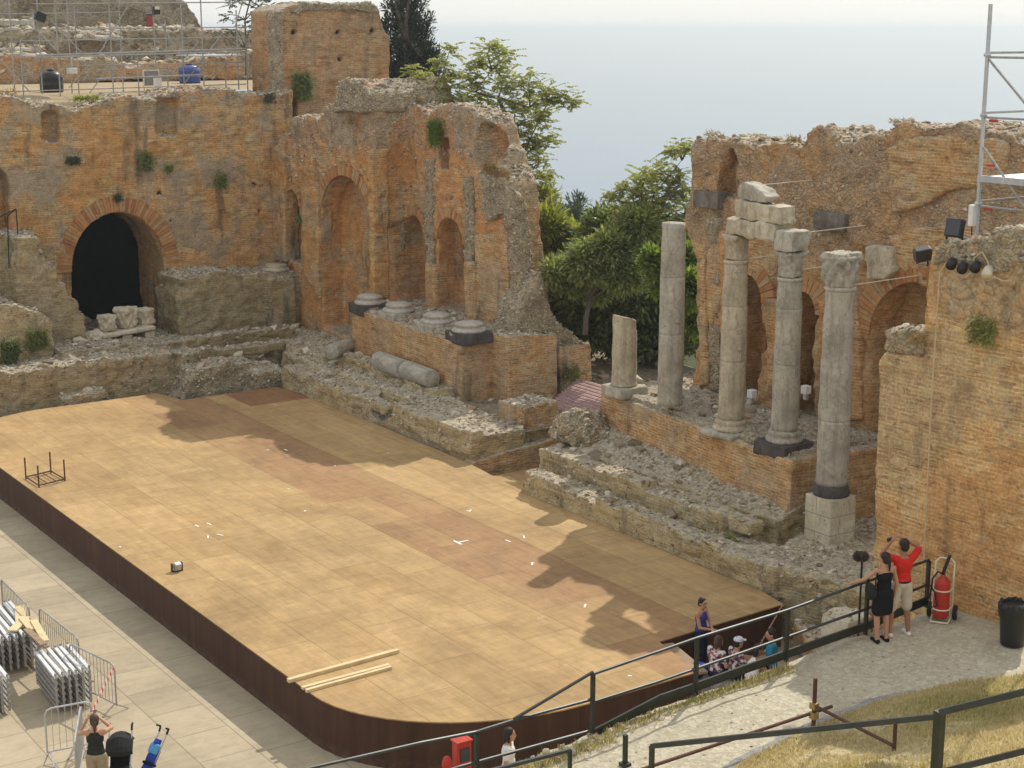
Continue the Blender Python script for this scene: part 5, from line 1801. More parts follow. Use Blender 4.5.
t = small_thing('loudspeaker', 'black loudspeaker hanging on the scaffold tower at the right edge', 'speaker', p, [('cabinet', 'black_plastic', lambda bm: add_bevbox(bm, -.15, .15, -.25, .25, -.16, .16, .02, Matrix.Rotation(-.4, 4, 'X'))), ('hook', 'galv', lambda bm: add_box(bm, -.02, .02, -.02, .02, .17, .4))])
p = Vector((B.x - .08, B.y + .05, aty(971, 216, B.y).z))
small_thing('switch_box', 'narrow white box strapped to the foot of the scaffold pole', 'box', p, [('body', 'white', lambda bm: add_bevbox(bm, -.06, .06, -.06, .06, -.2, .2, .02)), ('cable', 'black_plastic', lambda bm: add_tube(bm, [(0, 0, -.2), (0.02, 0, -.4), (.1, 0, -.55)], .012, 6))])

# lamps and cord on the near wall
def lamp(name, label, p, w, h, d, rot, lens=True):
    t = empty(name, p, 0, label, 'lamp')
    Mx = Euler(rot).to_matrix().to_4x4()
    bm = bmesh.new(); add_bevbox(bm, -d / 2, d / 2, -w / 2, w / 2, -h / 2, h / 2, .025, Mx); build('housing', bm, M['black_plastic'], t)
    if lens:
        bm = bmesh.new(); add_box(bm, -d / 2 - .012, -d / 2 - .002, -w * .42, w * .42, -h * .42, h * .42, Mx); build('lens', bm, M['glass_dark'], t)
    bm = bmesh.new(); add_box(bm, -.02, .02, -w * .55, -w * .5, -h * .8, 0.0); add_box(bm, -.02, .02, w * .5, w * .55, -h * .8, 0.0); add_box(bm, -.02, .02, -w * .55, w * .55, -h * .84, -h * .8); build('bracket', bm, M['black_plastic'], t)
    return t


lamp('floodlight', 'square black floodlight propped on the broken top of the near wall', atx(955, 228, 22.85), .34, .34, .14, (0, .25, .15))
lamp('floodlight', 'black floodlight jutting left from the top corner of the near wall', atx(923, 254, 22.9), .24, .24, .3, (0.2, -.2, -.6))
for i, (px, py, lab) in enumerate(((952, 263, 'leftmost of the small can lamps below the broken top of the near wall'), (963, 267, 'second small can lamp from the left below the broken top of the near wall'), (976, 266, 'third small can lamp from the left below the broken top of the near wall'), (988, 271, 'white-faced can lamp, rightmost below the broken top of the near wall'))):
    p = atx(px, py, 22.5)
    t = empty('can_lamp', p, 0, lab, 'lamp', 'can lamps along the near wall')
    bm = bmesh.new(); add_lathe(bm, [(.05, .12), (.085, .06), (.09, -.08), (.095, -.1)], 14, Euler((0, 1.2, .5)).to_matrix().to_4x4()); build('housing', bm, M['black_plastic' if i < 3 else 'cream'], t, True)
    bm = bmesh.new(); add_box(bm, .0, .2, -.015, .015, .05, .09); build('bracket', bm, M['galv'], t)
bm = bmesh.new()
add_tube(bm, [atx(px, py, 22.6) for px, py in ((947, 262), (940, 272), (938, 300), (934, 360), (930, 430), (927, 500), (924, 560), (920, 600))], .015, 6)
tag(build('cable', bm, M['cord']), 'thin pale cable hanging straight down the near brick wall', 'cable')
bm = bmesh.new()
add_tube(bm, [atx(px, py, 22.5) for px, py in ((947, 262), (955, 274), (966, 277), (974, 270), (974, 258), (982, 252), (988, 262), (992, 276), (1003, 281), (1012, 280))], .013, 6)
tag(build('cable', bm, M['cord']), 'looping pale cable linking the small can lamps on the near wall', 'cable')
for i, (px, py, lab) in enumerate(((752, 394, 'small white spotlight on the podium floor beside the beige column'), (806, 390, 'small white spotlight at the foot of the niche beside the black-plinth column'))):
    p = atx(px, py, 28.7)
    small_thing('spotlight', lab, 'lamp', p, [('housing', 'white', lambda bm: add_bevbox(bm, -.1, .1, -.1, .1, -.1, .12, .02)), ('foot', 'galv', lambda bm: add_box(bm, -.05, .05, -.05, .05, -.25, -.102))])

# =================================================================== things on the stage
fb = [atz(x, y, 1.0) for x, y in ((26, 479), (51, 473), (65, 481), (39, 487.5))]
tf = place('metal_frame', fb[0], 0, 'rusty metal frame with four upright posts left on the stage', 'frame')
for p in fb:
    bm = bmesh.new(); add_tube(bm, [p + Vector((0, 0, .0)), p + Vector((0, 0, .62))], .022, 6); build('leg', bm, M['rust'], tf)
bm = bmesh.new()
for i in range(4):
    add_tube(bm, [fb[i] + Vector((0, 0, .06)), fb[(i + 1) % 4] + Vector((0, 0, .06))], .02, 6)
for t_ in (.33, .66):
    add_tube(bm, [fb[0].lerp(fb[1], t_) + Vector((0, 0, .06)), fb[3].lerp(fb[2], t_) + Vector((0, 0, .06))], .014, 6)
build('base', bm, M['rust'], tf)
p = atz(177, 571, 1.0)
small_thing('stage_lamp', 'small grey floor lamp standing near the middle of the stage', 'lamp', p, [('housing', 'galv', lambda bm: add_bevbox(bm, -.08, .08, -.07, .07, .05, .22, .02, Matrix.Rotation(.3, 4, 'X'))), ('bracket', 'black_plastic', lambda bm: (add_box(bm, -.13, -.11, -.05, .05, 0, .2), add_box(bm, .11, .13, -.05, .05, 0, .2), add_box(bm, -.11, .11, -.05, .05, 0, .02)))])
for (a, b, w, h, lab) in (((288, 680), (398, 650), .10, .07, 'long pale timber batten lying alone on the stage'), ((302, 687), (389, 664), .09, .05, 'pale timber batten on the stage, the upper of the close pair'), ((306, 690), (391, 666.5), .08, .06, 'pale timber batten on the stage, the lower of the close pair')):
    p = atz(*a, 1.05); q = atz(*b, 1.05)
    p.z = q.z = 1.0 + h / 2 + .002
    bm = bmesh.new(); add_bar(bm, p, q, w, h)
    tag(build('timber_batten', bm, M['wood_pale']), lab, 'timber')

# =================================================================== orchestra floor: barriers, stacks, pushchairs
def make_barrier(L, label, mat='tube'):
    t = empty('crowd_barrier', (0, 0, 0), 0, label, 'barrier', 'steel crowd barriers on the paving')
    bm = bmesh.new()
    r = .12
    pts = [(0, 0, .18), (0, 0, 1.05 - r), (r * .3, 0, 1.05 - r * .3), (r, 0, 1.05), (L - r, 0, 1.05), (L - r * .3, 0, 1.05 - r * .3), (L, 0, 1.05 - r), (L, 0, .18)]
    add_tube(bm, pts, .019, 6)
    add_tube(bm, [(0, 0, .2), (L, 0, .2)], .016, 6)
    build('frame', bm, M[mat], t)
    bm = bmesh.new()
    n = int(L / .12)
    for k in range(1, n):
        x = L * k / n
        add_tube(bm, [(x, 0, .2), (x, 0, 1.05)], .007, 5, cap=False)
    build('bars', bm, M[mat], t)
    for x in (.06, L - .06):
        bm = bmesh.new(); add_tube(bm, [(x, -.3, .012), (x, 0, .2), (x, .3, .012)], .015, 6); build('foot', bm, M[mat], t)
    return t


def put_barrier(a, b, label, mat='tube'):
    p = atz(*a, 0); q = atz(*b, 0)
    d = q - p
    t = make_barrier(d.length, label, mat)
    t.location = p; t.rotation_euler = (0, 0, math.atan2(d.y, d.x))
    return t


put_barrier((4, 622), (32, 652), 'steel crowd barrier at far left, the one farthest from the viewer', 'tube')
put_barrier((42, 653), (81, 686), 'steel crowd barrier beside the long frame stack, middle of the row')
put_barrier((72, 691), (117, 714), 'steel crowd barrier with the striped tape tied to its corner')
put_barrier((48, 762), (94, 753), 'pale steel crowd barrier standing crossways behind the woman with a ponytail', 'galv')
put_barrier((78, 796), (84, 757), 'pale steel crowd barrier end right beside the woman with a ponytail', 'galv')


def make_frame(L, label, group):
    t = empty('scaffold_frame', (0, 0, 0), 0, label, 'scaffold frame', group)
    bm = bmesh.new(); add_box(bm, -.035, .035, 0, L, .68, .73); build('top_bar', bm, M['galv_white'], t)
    bm = bmesh.new(); add_box(bm, -.025, .025, 0, L, .04, .09); build('bottom_bar', bm, M['tube'], t)
    for y in (.02, L - .02):
        bm = bmesh.new(); add_tube(bm, [(0, y, 0), (0, y, .78)], .026, 6); build('end_post', bm, M['tube'], t)
    bm = bmesh.new()
    for k in range(4): add_box(bm, -.03, .03, -.02, L + .02, .17 + .13 * k, .215 + .13 * k)
    build('rung', bm, M['tube'], t)
    return t


def stack(base, n, sp, L, label, group, rot=0.0):
    f0 = make_frame(L, label, group)
    for i in range(n):
        o = f0 if i == 0 else copy_tree(f0)
        o.location = (base[0] + sp * i * math.cos(rot), base[1] + sp * i * math.sin(rot), base[2] + (i * 7 % 3) * .012)
        o.rotation_euler = (0, 0, rot + (i * 5 % 3 - 1) * .012)


q = atz(64, 714, 0)
stack((q.x - .10, q.y + .05, .08), 6, .135, 1.55, 'galvanised frame standing on edge in the bundle of six beside the striped tape', 'frames in the bundle by the striped tape', -.05)
q2 = atz(38, 672, 0)
stack((q2.x - .95, q2.y + .2, .08), 8, .15, 2.3, 'galvanised frame in the bundle with loose boards on top', 'frames in the bundle with boards on top', -.05)
q3 = atz(14, 712, 0)
stack((q3.x - 1.0, q3.y, .05), 8, .13, 1.3, 'galvanised frame in the bundle cut by the left edge of the picture', 'frames in the bundle at the left edge', -.05)
for i, (a, b, w, lab) in enumerate((((20, 606), (21, 627), .22, 'pale board lying upright on top of the frame bundle, nearest the left edge'), ((12, 632), (26, 618), .2, 'short pale board lying crossways on the frame bundle'), ((23, 620), (33, 632), .18, 'pale board in the middle of the boards on the frame bundle'), ((34, 624), (46, 645), .15, 'long narrow board sloping off the right side of the frame bundle'), ((27, 634), (44, 650), .14, 'darker board lying lowest on the frame bundle'))):
    p = atz(*a, .85); r_ = atz(*b, .85); p.z = r_.z = .845 + .03 * i
    bm = bmesh.new(); add_bar(bm, p, r_, w, .028)
    tag(build('loose_board', bm, M['wood_pale' if i < 4 else 'wood_dark']), lab, 'board')
# striped tape from the barrier corner to the floor
bm = bmesh.new()
a = atz(117, 714, 0); a.z = 1.02
b_ = atz(93, 752, 0); b_.z = .75
add_bar(bm, (0, 0, 0), (( b_ - a).length, 0, 0), .004, .075)
t = build('barrier_tape', bm, M['tape'])
t.location = a; t.rotation_euler = (b_ - a).to_track_quat('X', 'Z').to_euler()
tag(t, 'red and white tape strung from the barrier towards the woman with a ponytail', 'tape')
a = aty(783, 604, 24.0); b_ = aty(757, 650, 22.3)
bm = bmesh.new(); add_bar(bm, (0, 0, 0), ((b_ - a).length, 0, 0), .004, .06)
t = build('barrier_tape', bm, M['tape']); t.location = a; t.rotation_euler = (b_ - a).to_track_quat('X', 'Z').to_euler()
tag(t, 'red and white tape slanting down in front of the dark stage end', 'tape')


M['sky_cloth'] = mat_simple('pale_blue_cloth', (0.10, 0.32, 0.62), 0.7, 0, 0.15, 9, 0.2)


def pushchair(loc, rz, label, mat, folded=False):
    t = empty('pushchair', loc, rz, label, 'pushchair')
    def fn(name, mat_, f_):
        bm = bmesh.new(); f_(bm); build(name, bm, M[mat_], t)
    if not folded:
        for s in (-1, 1):
            fn('frame_tube', 'galv', lambda bm: (add_tube(bm, [(s * .2, -.42, .06), (s * .2, .2, .85), (s * .2, .33, 1.02)], .013, 6), add_tube(bm, [(s * .2, .3, .06), (s * .2, -.1, .55)], .013, 6)))
            fn('handle', 'black_rubber', lambda bm: add_tube(bm, [(s * .2, .31, 1.0), (s * .2, .37, 1.08), (s * .2, .44, 1.08)], .02, 8))
            for y in (-.42, .3):
                fn('wheel', 'black_rubber', lambda bm: add_lathe(bm, [(.03, -.02), (.085, -.018), (.09, 0), (.085, .018), (.03, .02)], 14, Matrix.Translation((s * .22, y, .09)) @ Matrix.Rotation(PI / 2, 4, 'Y')))
        fn('seat', 'black_cloth', lambda bm: (add_bar(bm, (0, -.2, .38), (0, .08, .42), .36, .05), add_bar(bm, (0, .1, .4), (0, .26, .88), .36, .04)))
        def canopy(bm):
            n = 8
            for i in range(n):
                a0 = PI * .02 + (PI * .72) * i / n; a1 = PI * .02 + (PI * .72) * (i + 1) / n
                for j in range(6):
                    x0 = -.24 + .48 * j / 6; x1 = -.24 + .48 * (j + 1) / 6
                    def P_(x, a): 
                        r = (.31 + .035 * abs(math.sin(a * 4))) * math.sqrt(max(.05, 1 - .62 * (x / .24) ** 2))
                        return (x, .22 - r * math.cos(a) * 1.0, .66 + r * math.sin(a))
                    vs = [bm.verts.new(P_(x0, a0)), bm.verts.new(P_(x1, a0)), bm.verts.new(P_(x1, a1)), bm.verts.new(P_(x0, a1))]
                    bm.faces.new(vs)
            bmesh.ops.remove_doubles(bm, verts=bm.verts[:], dist=.001)
        fn('canopy', mat, canopy)
        fn('footrest', 'black_plastic', lambda bm: add_box(bm, -.16, .16, -.46, -.34, .16, .18))
    else:
        for s in (-1, 1):
            fn('frame_tube', 'galv', lambda bm: add_tube(bm, [(s * .09, -.35, .06), (s * .10, .28, .98)], .014, 6))
            fn('handle', 'black_rubber', lambda bm: add_tube(bm, [(s * .10, .27, .97), (s * .11, .31, 1.06), (s * .13, .24, 1.10)], .02, 8))
            for y in (-.36, -.18):
                fn('wheel', 'black_rubber', lambda bm: add_lathe(bm, [(.03, -.02), (.075, -.018), (.08, 0), (.075, .018), (.03, .02)], 14, Matrix.Translation((s * .12, y, .08)) @ Matrix.Rotation(PI / 2, 4, 'Y')))
        Mf = Matrix.Translation((0, -.3, .14)) @ Matrix.Rotation(.98, 4, 'X')
        def sling(bm):
            rows = []
            for i in range(15):
                t_ = i / 14
                w = .085 + .045 * math.sin(PI * min(1, t_ * 1.2)) 
                d = .05 + .035 * math.sin(t_ * 9) * (1 - t_) + .02 * math.sin(t_ * 23)
                rows.append([bm.verts.new(Mf @ Vector((w * math.cos(PI * j / 8), .02 + .86 * t_, d * math.sin(PI * j / 8) + .02))) for j in range(9)])
            for i in range(14):
                for j in range(8): bm.faces.new((rows[i][j], rows[i][j + 1], rows[i + 1][j + 1], rows[i + 1][j]))
        fn('seat', mat, sling)
        fn('backing', 'navy_cloth', lambda bm: add_bevbox(bm, -.10, .10, .08, .70, -.05, .02, .02, Mf))
        fn('hood', 'sky_cloth', lambda bm: add_bevbox(bm, -.11, .11, .60, .80, .0, .09, .04, Mf))
        fn('strap', 'black_cloth', lambda bm: add_bevbox(bm, -.125, .125, .40, .45, -.06, .085, .02, Mf))
    return t


p = atz(118, 738, 1.0); p.z = 0
pushchair((p.x, p.y, 0), -.5, 'black pushchair with a dark hood, between the woman and the blue one', 'charcoal_cloth')
p = atz(152, 752, .7); p.z = 0
pushchair((p.x, p.y, 0), -1.25, 'folded bright blue pushchair at the bottom of the picture', 'cobalt_cloth', True)

# =================================================================== hose cabinet, hydrant, extinguisher, bin
p = aty(462, 741, 20.9)
t = place('hose_cabinet', (p.x, 20.9, 0), 0, 'bright red fire hose cabinet in front of the curved stage end', 'fire cabinet')
bm = bmesh.new(); add_bevbox(bm, p.x - .14, p.x + .14, 20.82, 21.0, p.z - .52, p.z, .02); build('body', bm, M['red'], t)
bm = bmesh.new(); add_box(bm, p.x - .09, p.x + .09, 20.80, 20.817, p.z - .34, p.z - .1); build('window', bm, M['glass_dark'], t)
bm = bmesh.new(); add_box(bm, p.x - .155, p.x + .155, 20.8, 21.02, p.z + .002, p.z + .03); build('lid', bm, M['red'], t)
bm = bmesh.new(); add_box(bm, p.x - .04, p.x + .04, 20.87, 20.95, 0, p.z - .522); build('post', bm, M['red'], t)
q = aty(447, 756, 20.9)
t = place('hydrant', (q.x, 20.9, 0), 0, 'slim red hydrant next to the fire hose cabinet', 'hydrant')
bm = bmesh.new(); add_lathe(bm, [(.10, 0), (.10, .06), (.075, .08), (.07, q.z - .2), (.09, q.z - .18), (.09, q.z - .12), (.06, q.z - .03), (.02, q.z)], 16, Matrix.Translation((q.x, 20.9, 0))); build('body', bm, M['red'], t, True)
bm = bmesh.new(); add_tube(bm, [(q.x - .14, 20.9, q.z - .3), (q.x + .14, 20.9, q.z - .3)], .04, 10); build('outlet', bm, M['red'], t)

p = atz(940, 624, path_z(21.3))
t = empty('extinguisher_trolley', (p.x, p.y, path_z(p.x) + .01), -1.0, 'red wheeled fire extinguisher on a pale trolley against the near wall', 'fire extinguisher')
bm = bmesh.new(); add_lathe(bm, [(.02, .08), (.12, .09), (.145, .14), (.145, .72), (.13, .79), (.07, .85), (.05, .87), (.045, .91)], 24); build('cylinder', bm, M['red'], t, True)
bm = bmesh.new()
add_tube(bm, [(-.17, .14, .06), (-.17, .19, .85), (-.17, .25, 1.06), (-.1, .27, 1.13), (.1, .27, 1.13), (.17, .25, 1.06), (.17, .19, .85), (.17, .14, .06)], .017, 8)
add_tube(bm, [(-.17, .14, .06), (-.15, -.17, .04), (.15, -.17, .04), (.17, .14, .06)], .017, 8)
for z in (.26, .62):
    add_tube(bm, [(.17, .16, z)] + [(.155 * math.sin(a), -.155 * math.cos(a), z) for a in (1.3, .8, .3, -.3, -.8, -1.3)] + [(-.17, .16, z)], .014, 6)
build('trolley', bm, M['cream'], t)
for s in (-1, 1):
    bm = bmesh.new(); add_lathe(bm, [(.05, -.035), (.125, -.035), (.14, -.015), (.14, .015), (.125, .035), (.05, .035)], 20, Matrix.Translation((s * .23, .2, .14)) @ Matrix.Rotation(PI / 2, 4, 'Y')); w_ = build('wheel', bm, M['black_rubber'], t)
    bm = bmesh.new(); add_lathe(bm, [(.015, -.04), (.05, -.04), (.05, .04), (.015, .04)], 12, Matrix.Translation((s * .23, .2, .14)) @ Matrix.Rotation(PI / 2, 4, 'Y')); build('hub', bm, M['galv'], w_)
bm = bmesh.new(); add_tube(bm, [(0, 0, .9), (.02, -.02, 1.0), (.06, 0, 1.14), (.1, .02, 1.28)], .032, 8); build('horn', bm, M['black_plastic'], t)
bm = bmesh.new(); add_tube(bm, [(0, 0, .92), (-.08, -.1, .98), (-.16, -.14, .85), (-.19, -.14, .5), (-.15, -.2, .32), (-.05, -.2, .36), (-.1, -.18, .6), (-.2, -.1, .7)], .016, 8); build('hose', bm, M['black_rubber'], t)
bm = bmesh.new(); add_tube(bm, [(-.06, 0, .93), (.08, 0, .97)], .02, 8); build('valve', bm, M['brass'], t)

p = atz(1012, 645, path_z(22))
t = empty('litter_bin', (p.x, p.y, path_z(p.x) + .01), 0, 'black litter bin lined with a black bag, by the near wall', 'bin')
bm = bmesh.new(); add_lathe(bm, [(.20, 0), (.21, .02), (.25, .62), (.26, .70), (.265, .72)], 28)
build('body', bm, M['black_plastic'], t, True)
bm = bmesh.new()
R = random.Random(5)
seg = 40
rings = []
for (r, z, w) in ((.268, .52, .006), (.275, .62, .012), (.285, .72, .012), (.28, .765, .02), (.245, .76, .02), (.225, .68, .02), (.19, .4, .02), (.05, .3, .01)):
    rings.append([bm.verts.new(((r + R.uniform(-w, w)) * math.cos(2 * PI * k / seg), (r + R.uniform(-w, w)) * math.sin(2 * PI * k / seg), z + R.uniform(-w, w) * 1.5)) for k in range(seg)])
for i in range(len(rings) - 1):
    for k in range(seg): bm.faces.new((rings[i][k], rings[i][(k + 1) % seg], rings[i + 1][(k + 1) % seg], rings[i + 1][k]))
bm.faces.new(rings[-1])
build('bag', bm, M['black_plastic'], t)

# dark fuzzy head on a pole by the railing
p = aty(860, 602, 19.15); q = aty(861, 556, 19.15)
t = place('fuzzy_pole', p, 0, 'dark fuzzy ball on a thin pole sticking up beside the path railing', 'microphone')
bm = bmesh.new(); add_tube(bm, [(p.x, p.y, 1.6), (p.x, p.y, q.z - .08)], .02, 8); build('pole', bm, M['black_plastic'], t)
bm = bmesh.new()
R = random.Random(8)
for k in range(900):
    a = R.uniform(0, 2 * PI); ct = R.uniform(-1, 1); st = math.sqrt(1 - ct * ct)
    d = Vector((st * math.cos(a), st * math.sin(a), ct))
    c = Vector((q.x, q.y, q.z)) + Vector((d.x * .11, d.y * .11, d.z * .08))
    e = c + d * R.uniform(.03, .06) + Vector((0, 0, -.015))
    s_ = d.orthogonal().normalized() * .009
    bm.faces.new((bm.verts.new(c + s_), bm.verts.new(c - s_), bm.verts.new(e)))
add_sphere(bm, q, .115, 12, (1, 1, .75))
build('fuzzy_head', bm, M['hair_brown'], t)

# =================================================================== vegetation
def leaf_mesh(name, quads, mat, parent=None):
    """quads: list of 4-corner leaves"""
    n = len(quads)
    me = bpy.data.meshes.new(name)
    V = np.array(quads, dtype=float).reshape(-1, 3)
    me.from_pydata(V.tolist(), [], [tuple(range(4 * i, 4 * i + 4)) for i in range(n)])
    return mesh_obj(name, me, M[mat], parent)


def leaf(c, d, nrm, L, w):
    d = d.normalized()
    s = d.cross(nrm)
    if s.length < 1e-4: s = d.orthogonal()
    s = s.normalized() * w
    return (c[:], (c + d * L * .5 + s)[:], (c + d * L)[:], (c + d * L * .5 - s)[:])


def rdir(R):
    a = R.uniform(0, 2 * PI); z = R.uniform(-1, 1); s = math.sqrt(1 - z * z)
    return Vector((s * math.cos(a), s * math.sin(a), z))


def branchy(bm, base, tips, r0, R, split=.45):
    """limbs from a base trunk to the crown clumps"""
    for tp in tips:
        m = base.lerp(tp, split) + Vector((R.uniform(-.2, .2), R.uniform(-.2, .2), R.uniform(.1, .4)))
        add_tube(bm, [base, m, tp], r0, 6, radii=[r0, r0 * .65, r0 * .25])


def clump_tree(name, label, cat, base, blobs, nclump, nleaf, L, mat, R, trunk_top=None, r0=.14, droop=.2, group=None, up=.3, lw=.3, cs=.3, shape='out'):
    """crown of leaf clumps scattered through blobs [(centre, radius xyz)]"""
    t = place(name, base, 0, label, cat, group)
    quads = []
    tips = []
    tot = sum(b[1][0] * b[1][1] * b[1][2] for b in blobs)
    for c, r in blobs:
        c = Vector(c)
        m = max(6, int(nclump * (r[0] * r[1] * r[2] / tot)))
        for k in range(m):
            d = rdir(R)
            rr = R.random() ** .45
            cc = c + Vector((d.x * r[0], d.y * r[1], d.z * r[2])) * rr
            if R.random() < .07: tips.append(cc)
            for j in range(nleaf):
                o = rdir(R) * cs * R.random() ** .5
                ld = (o.normalized() * .7 + d * .5 + Vector((0, 0, up))).normalized() + rdir(R) * .5 - Vector((0, 0, droop))
                quads.append(leaf(cc + o, ld, (rdir(R) * .6 + Vector((0, 0, 1))).normalized(), L * R.uniform(.6, 1.25), L * lw * R.uniform(.7, 1.2)))
    leaf_mesh('crown', quads, mat, t)
    bm = bmesh.new()
    base = Vector(base)
    tt = Vector(trunk_top) if trunk_top else base + Vector((0, 0, 1.0))
    add_tube(bm, [base, base.lerp(tt, .5) + Vector((R.uniform(-.1, .1), R.uniform(-.1, .1), 0)), tt], r0, 8, radii=[r0, r0 * .85, r0 * .7])
    R.shuffle(tips)
    branchy(bm, tt, tips[:16], r0 * .5, R)
    build('trunk', bm, M['bark'], t, True)
    return t


def frond_tree(name, label, base, clusters, mat, R, nf=26, fl=.55, r0=.1, forks=None):
    """feathery compound leaves in whorls at the branch ends"""
    t = place(name, base, 0, label, 'tree')
    quads = []
    base = Vector(base)
    bm = bmesh.new()
    fk = [Vector(f_) for f_ in forks]
    add_tube(bm, [base] + fk[:1], r0, 8, radii=[r0, r0 * .8])
    for i in range(len(fk) - 1):
        add_tube(bm, [fk[i], fk[i + 1]], r0, 7, radii=[r0 * (.8 - .16 * i), r0 * (.64 - .14 * i)])
    for c, s in clusters:
        c = Vector(c)
        f_ = min(fk, key=lambda q: (q - c).length + (1.2 if q.z > c.z + .3 else 0))
        m = f_.lerp(c, .55) + Vector((R.uniform(-.1, .1), R.uniform(-.1, .1), R.uniform(.0, .2)))
        add_tube(bm, [f_, m, c], .03, 5, radii=[.035, .022, .01])
        for k in range(int(nf * s)):
            st = c + rdir(R) * .55 * s * R.random() ** .6
            a = R.uniform(0, 2 * PI)
            d = Vector((math.cos(a), math.sin(a), R.uniform(-.45, .7))).normalized()
            L = fl * R.uniform(.7, 1.2)
            nl = 9
            side = d.cross(Vector((0, 0, 1))).normalized()
            for j in range(nl):
                tt = (j + .6) / nl
                pt = st + d * L * tt - Vector((0, 0, .22 * L * tt * tt))
                for sg in (-1, 1):
                    ld = (side * sg + d * .45 - Vector((0, 0, .25))).normalized()
                    w = L * .24 * math.sin(PI * (.22 + .72 * tt))
                    quads.append(leaf(pt, ld, Vector((0, 0, 1)) + rdir(R) * 1.1, w, L * .075))
    leaf_mesh('crown', quads, mat, t)
    build('trunk', bm, M['bark'], t, True)
    return t


RV = random.Random(21)
# dark cypress behind the tower
D = 71
c0 = atd(408, 112, D)
bl = []
for (px, py, w) in ((402, -25, 17), (404, 5, 22), (403, 30, 26), (408, 55, 30), (412, 78, 31), (410, 98, 29), (425, 62, 20), (392, 85, 18), (420, 25, 14)):
    p = atd(px, py, D)
    r = w * D / F
    bl.append((p, (r, r, .75)))
clump_tree('cypress_tree', 'dark dense evergreen rising behind the square tower', 'tree', c0 - Vector((0, 0, 4)), bl, 620, 34, .22, 'leaf_dark', RV, c0 + Vector((0, 0, 3)), .25, .0, None, .6, .16, .30)
# feathery tree beyond the left scene wall
D = 58
cl = []
for (px, py, s) in ((490, 48, .9), (478, 62, .9), (505, 55, .9), (500, 75, 1), (470, 82, 1), (452, 75, .8), (425, 78, .7), (415, 72, .5), (440, 92, .9), (462, 100, 1), (485, 95, 1), (510, 88, 1), (528, 82, .9), (545, 92, .9), (560, 97, .8), (572, 103, .6), (535, 105, 1), (515, 110, 1), (495, 118, 1), (525, 125, 1), (545, 118, .7), (505, 135, .9), (530, 142, .9), (548, 138, .8), (512, 155, .8), (540, 160, .6), (535, 178, .7), (520, 170, .7), (545, 175, .5), (530, 195, .6), (540, 205, .5), (450, 50, .5), (440, 62, .5), (470, 115, .9), (455, 118, .7), (540, 190, .6)):
    cl.append((atd(px, py, D + RV.uniform(-1.3, 1.3)), s))
fk = [atd(512, 168, D), atd(512, 128, D), atd(498, 98, D), atd(530, 108, D), atd(475, 92, D), atd(492, 70, D), atd(548, 102, D), atd(520, 160, D + .5), atd(440, 90, D)]
frond_tree('feathery_tree', 'airy yellow-green feathery tree standing behind the left scene wall', atd(514, 300, D), cl, 'leaf_ail', RV, 56, .52, .14, fk)
# feathery tree beside the right scene wall
D = 52
cl = []
for (px, py, s) in ((681, 146, .5), (672, 150, .35), (690, 148, .3), (660, 172, .9), (675, 178, 1), (645, 178, .8), (655, 190, 1), (680, 195, 1), (640, 198, 1), (625, 190, .6), (665, 210, 1), (645, 215, 1), (622, 210, .8), (685, 215, 1), (612, 196, .4), (632, 228, 1), (655, 232, 1), (676, 232, 1)):
    cl.append((atd(px, py, D + RV.uniform(-1, 1)), s))
fk = [atd(665, 262, D), atd(662, 232, D), atd(655, 210, D), atd(680, 185, D), atd(640, 212, D), atd(682, 160, D)]
frond_tree('feathery_tree', 'feathery tree with a single tall tip at the left end of the right scene wall', atd(668, 350, D), cl, 'leaf_ail', RV, 64, .50, .13, fk)
# dense mass in the gap
def blobs(D, L):
    out = []
    for (px, py, w, h) in L:
        d = D + RV.uniform(-.8, .8)
        out.append((atd(px, py, d), (w * D / F, w * D / F * .8, h * D / F)))
    return out


D = 56
clump_tree('broadleaf_tree', 'dense dark green tree filling the central gap behind the stump', 'tree', atd(630, 352, D), blobs(D, [(610, 235, 34, 26), (640, 245, 36, 30), (672, 255, 32, 30), (600, 268, 38, 28), (640, 285, 42, 30), (680, 300, 34, 34), (612, 300, 40, 26), (575, 290, 24, 22), (650, 325, 40, 20), (600, 322, 32, 16), (560, 300, 18, 18), (565, 322, 22, 16), (585, 336, 22, 12), (625, 340, 26, 12), (660, 345, 26, 12), (694, 330, 12, 16), (698, 345, 10, 12)]), 2600, 40, .24, 'leaf_deep', RV, atd(632, 300, D), .16, .2, None, .2, .22, .40)
D = 52
clump_tree('broadleaf_shrub', 'glossy mid-green shrub with pale leaf tips in front of the dark tree', 'shrub', atd(585, 335, D), blobs(D, [(590, 262, 22, 18), (615, 248, 20, 16), (570, 275, 18, 14), (625, 272, 22, 16), (595, 285, 18, 12), (640, 225, 16, 14), (555, 272, 10, 10)]), 760, 34, .22, 'leaf_mid', RV, atd(590, 300, D), .1, .25, None, .2, .2, .36)
D = 48
clump_tree('bright_shrub', 'bright fresh green shrub showing behind the leftmost tall column', 'shrub', atd(680, 345, D), blobs(D, [(655, 262, 9, 12), (684, 262, 10, 16), (688, 290, 9, 16), (660, 280, 7, 10), (690, 320, 8, 12)]), 240, 24, .22, 'leaf_bright', RV, atd(682, 310, D), .06, .3, None, .2, .26, .25)
D = 58
clump_tree('yellow_shrub', 'yellow-green sprawling shrub right beside the broken end of the left wall', 'shrub', atd(552, 290, D), blobs(D, [(548, 225, 14, 18), (560, 240, 16, 14), (548, 255, 14, 14), (572, 235, 12, 10), (545, 200, 9, 12), (556, 272, 14, 12)]), 240, 24, .32, 'leaf_yellow', RV, atd(550, 250, D), .08, .2, None, .5, .14, .35)
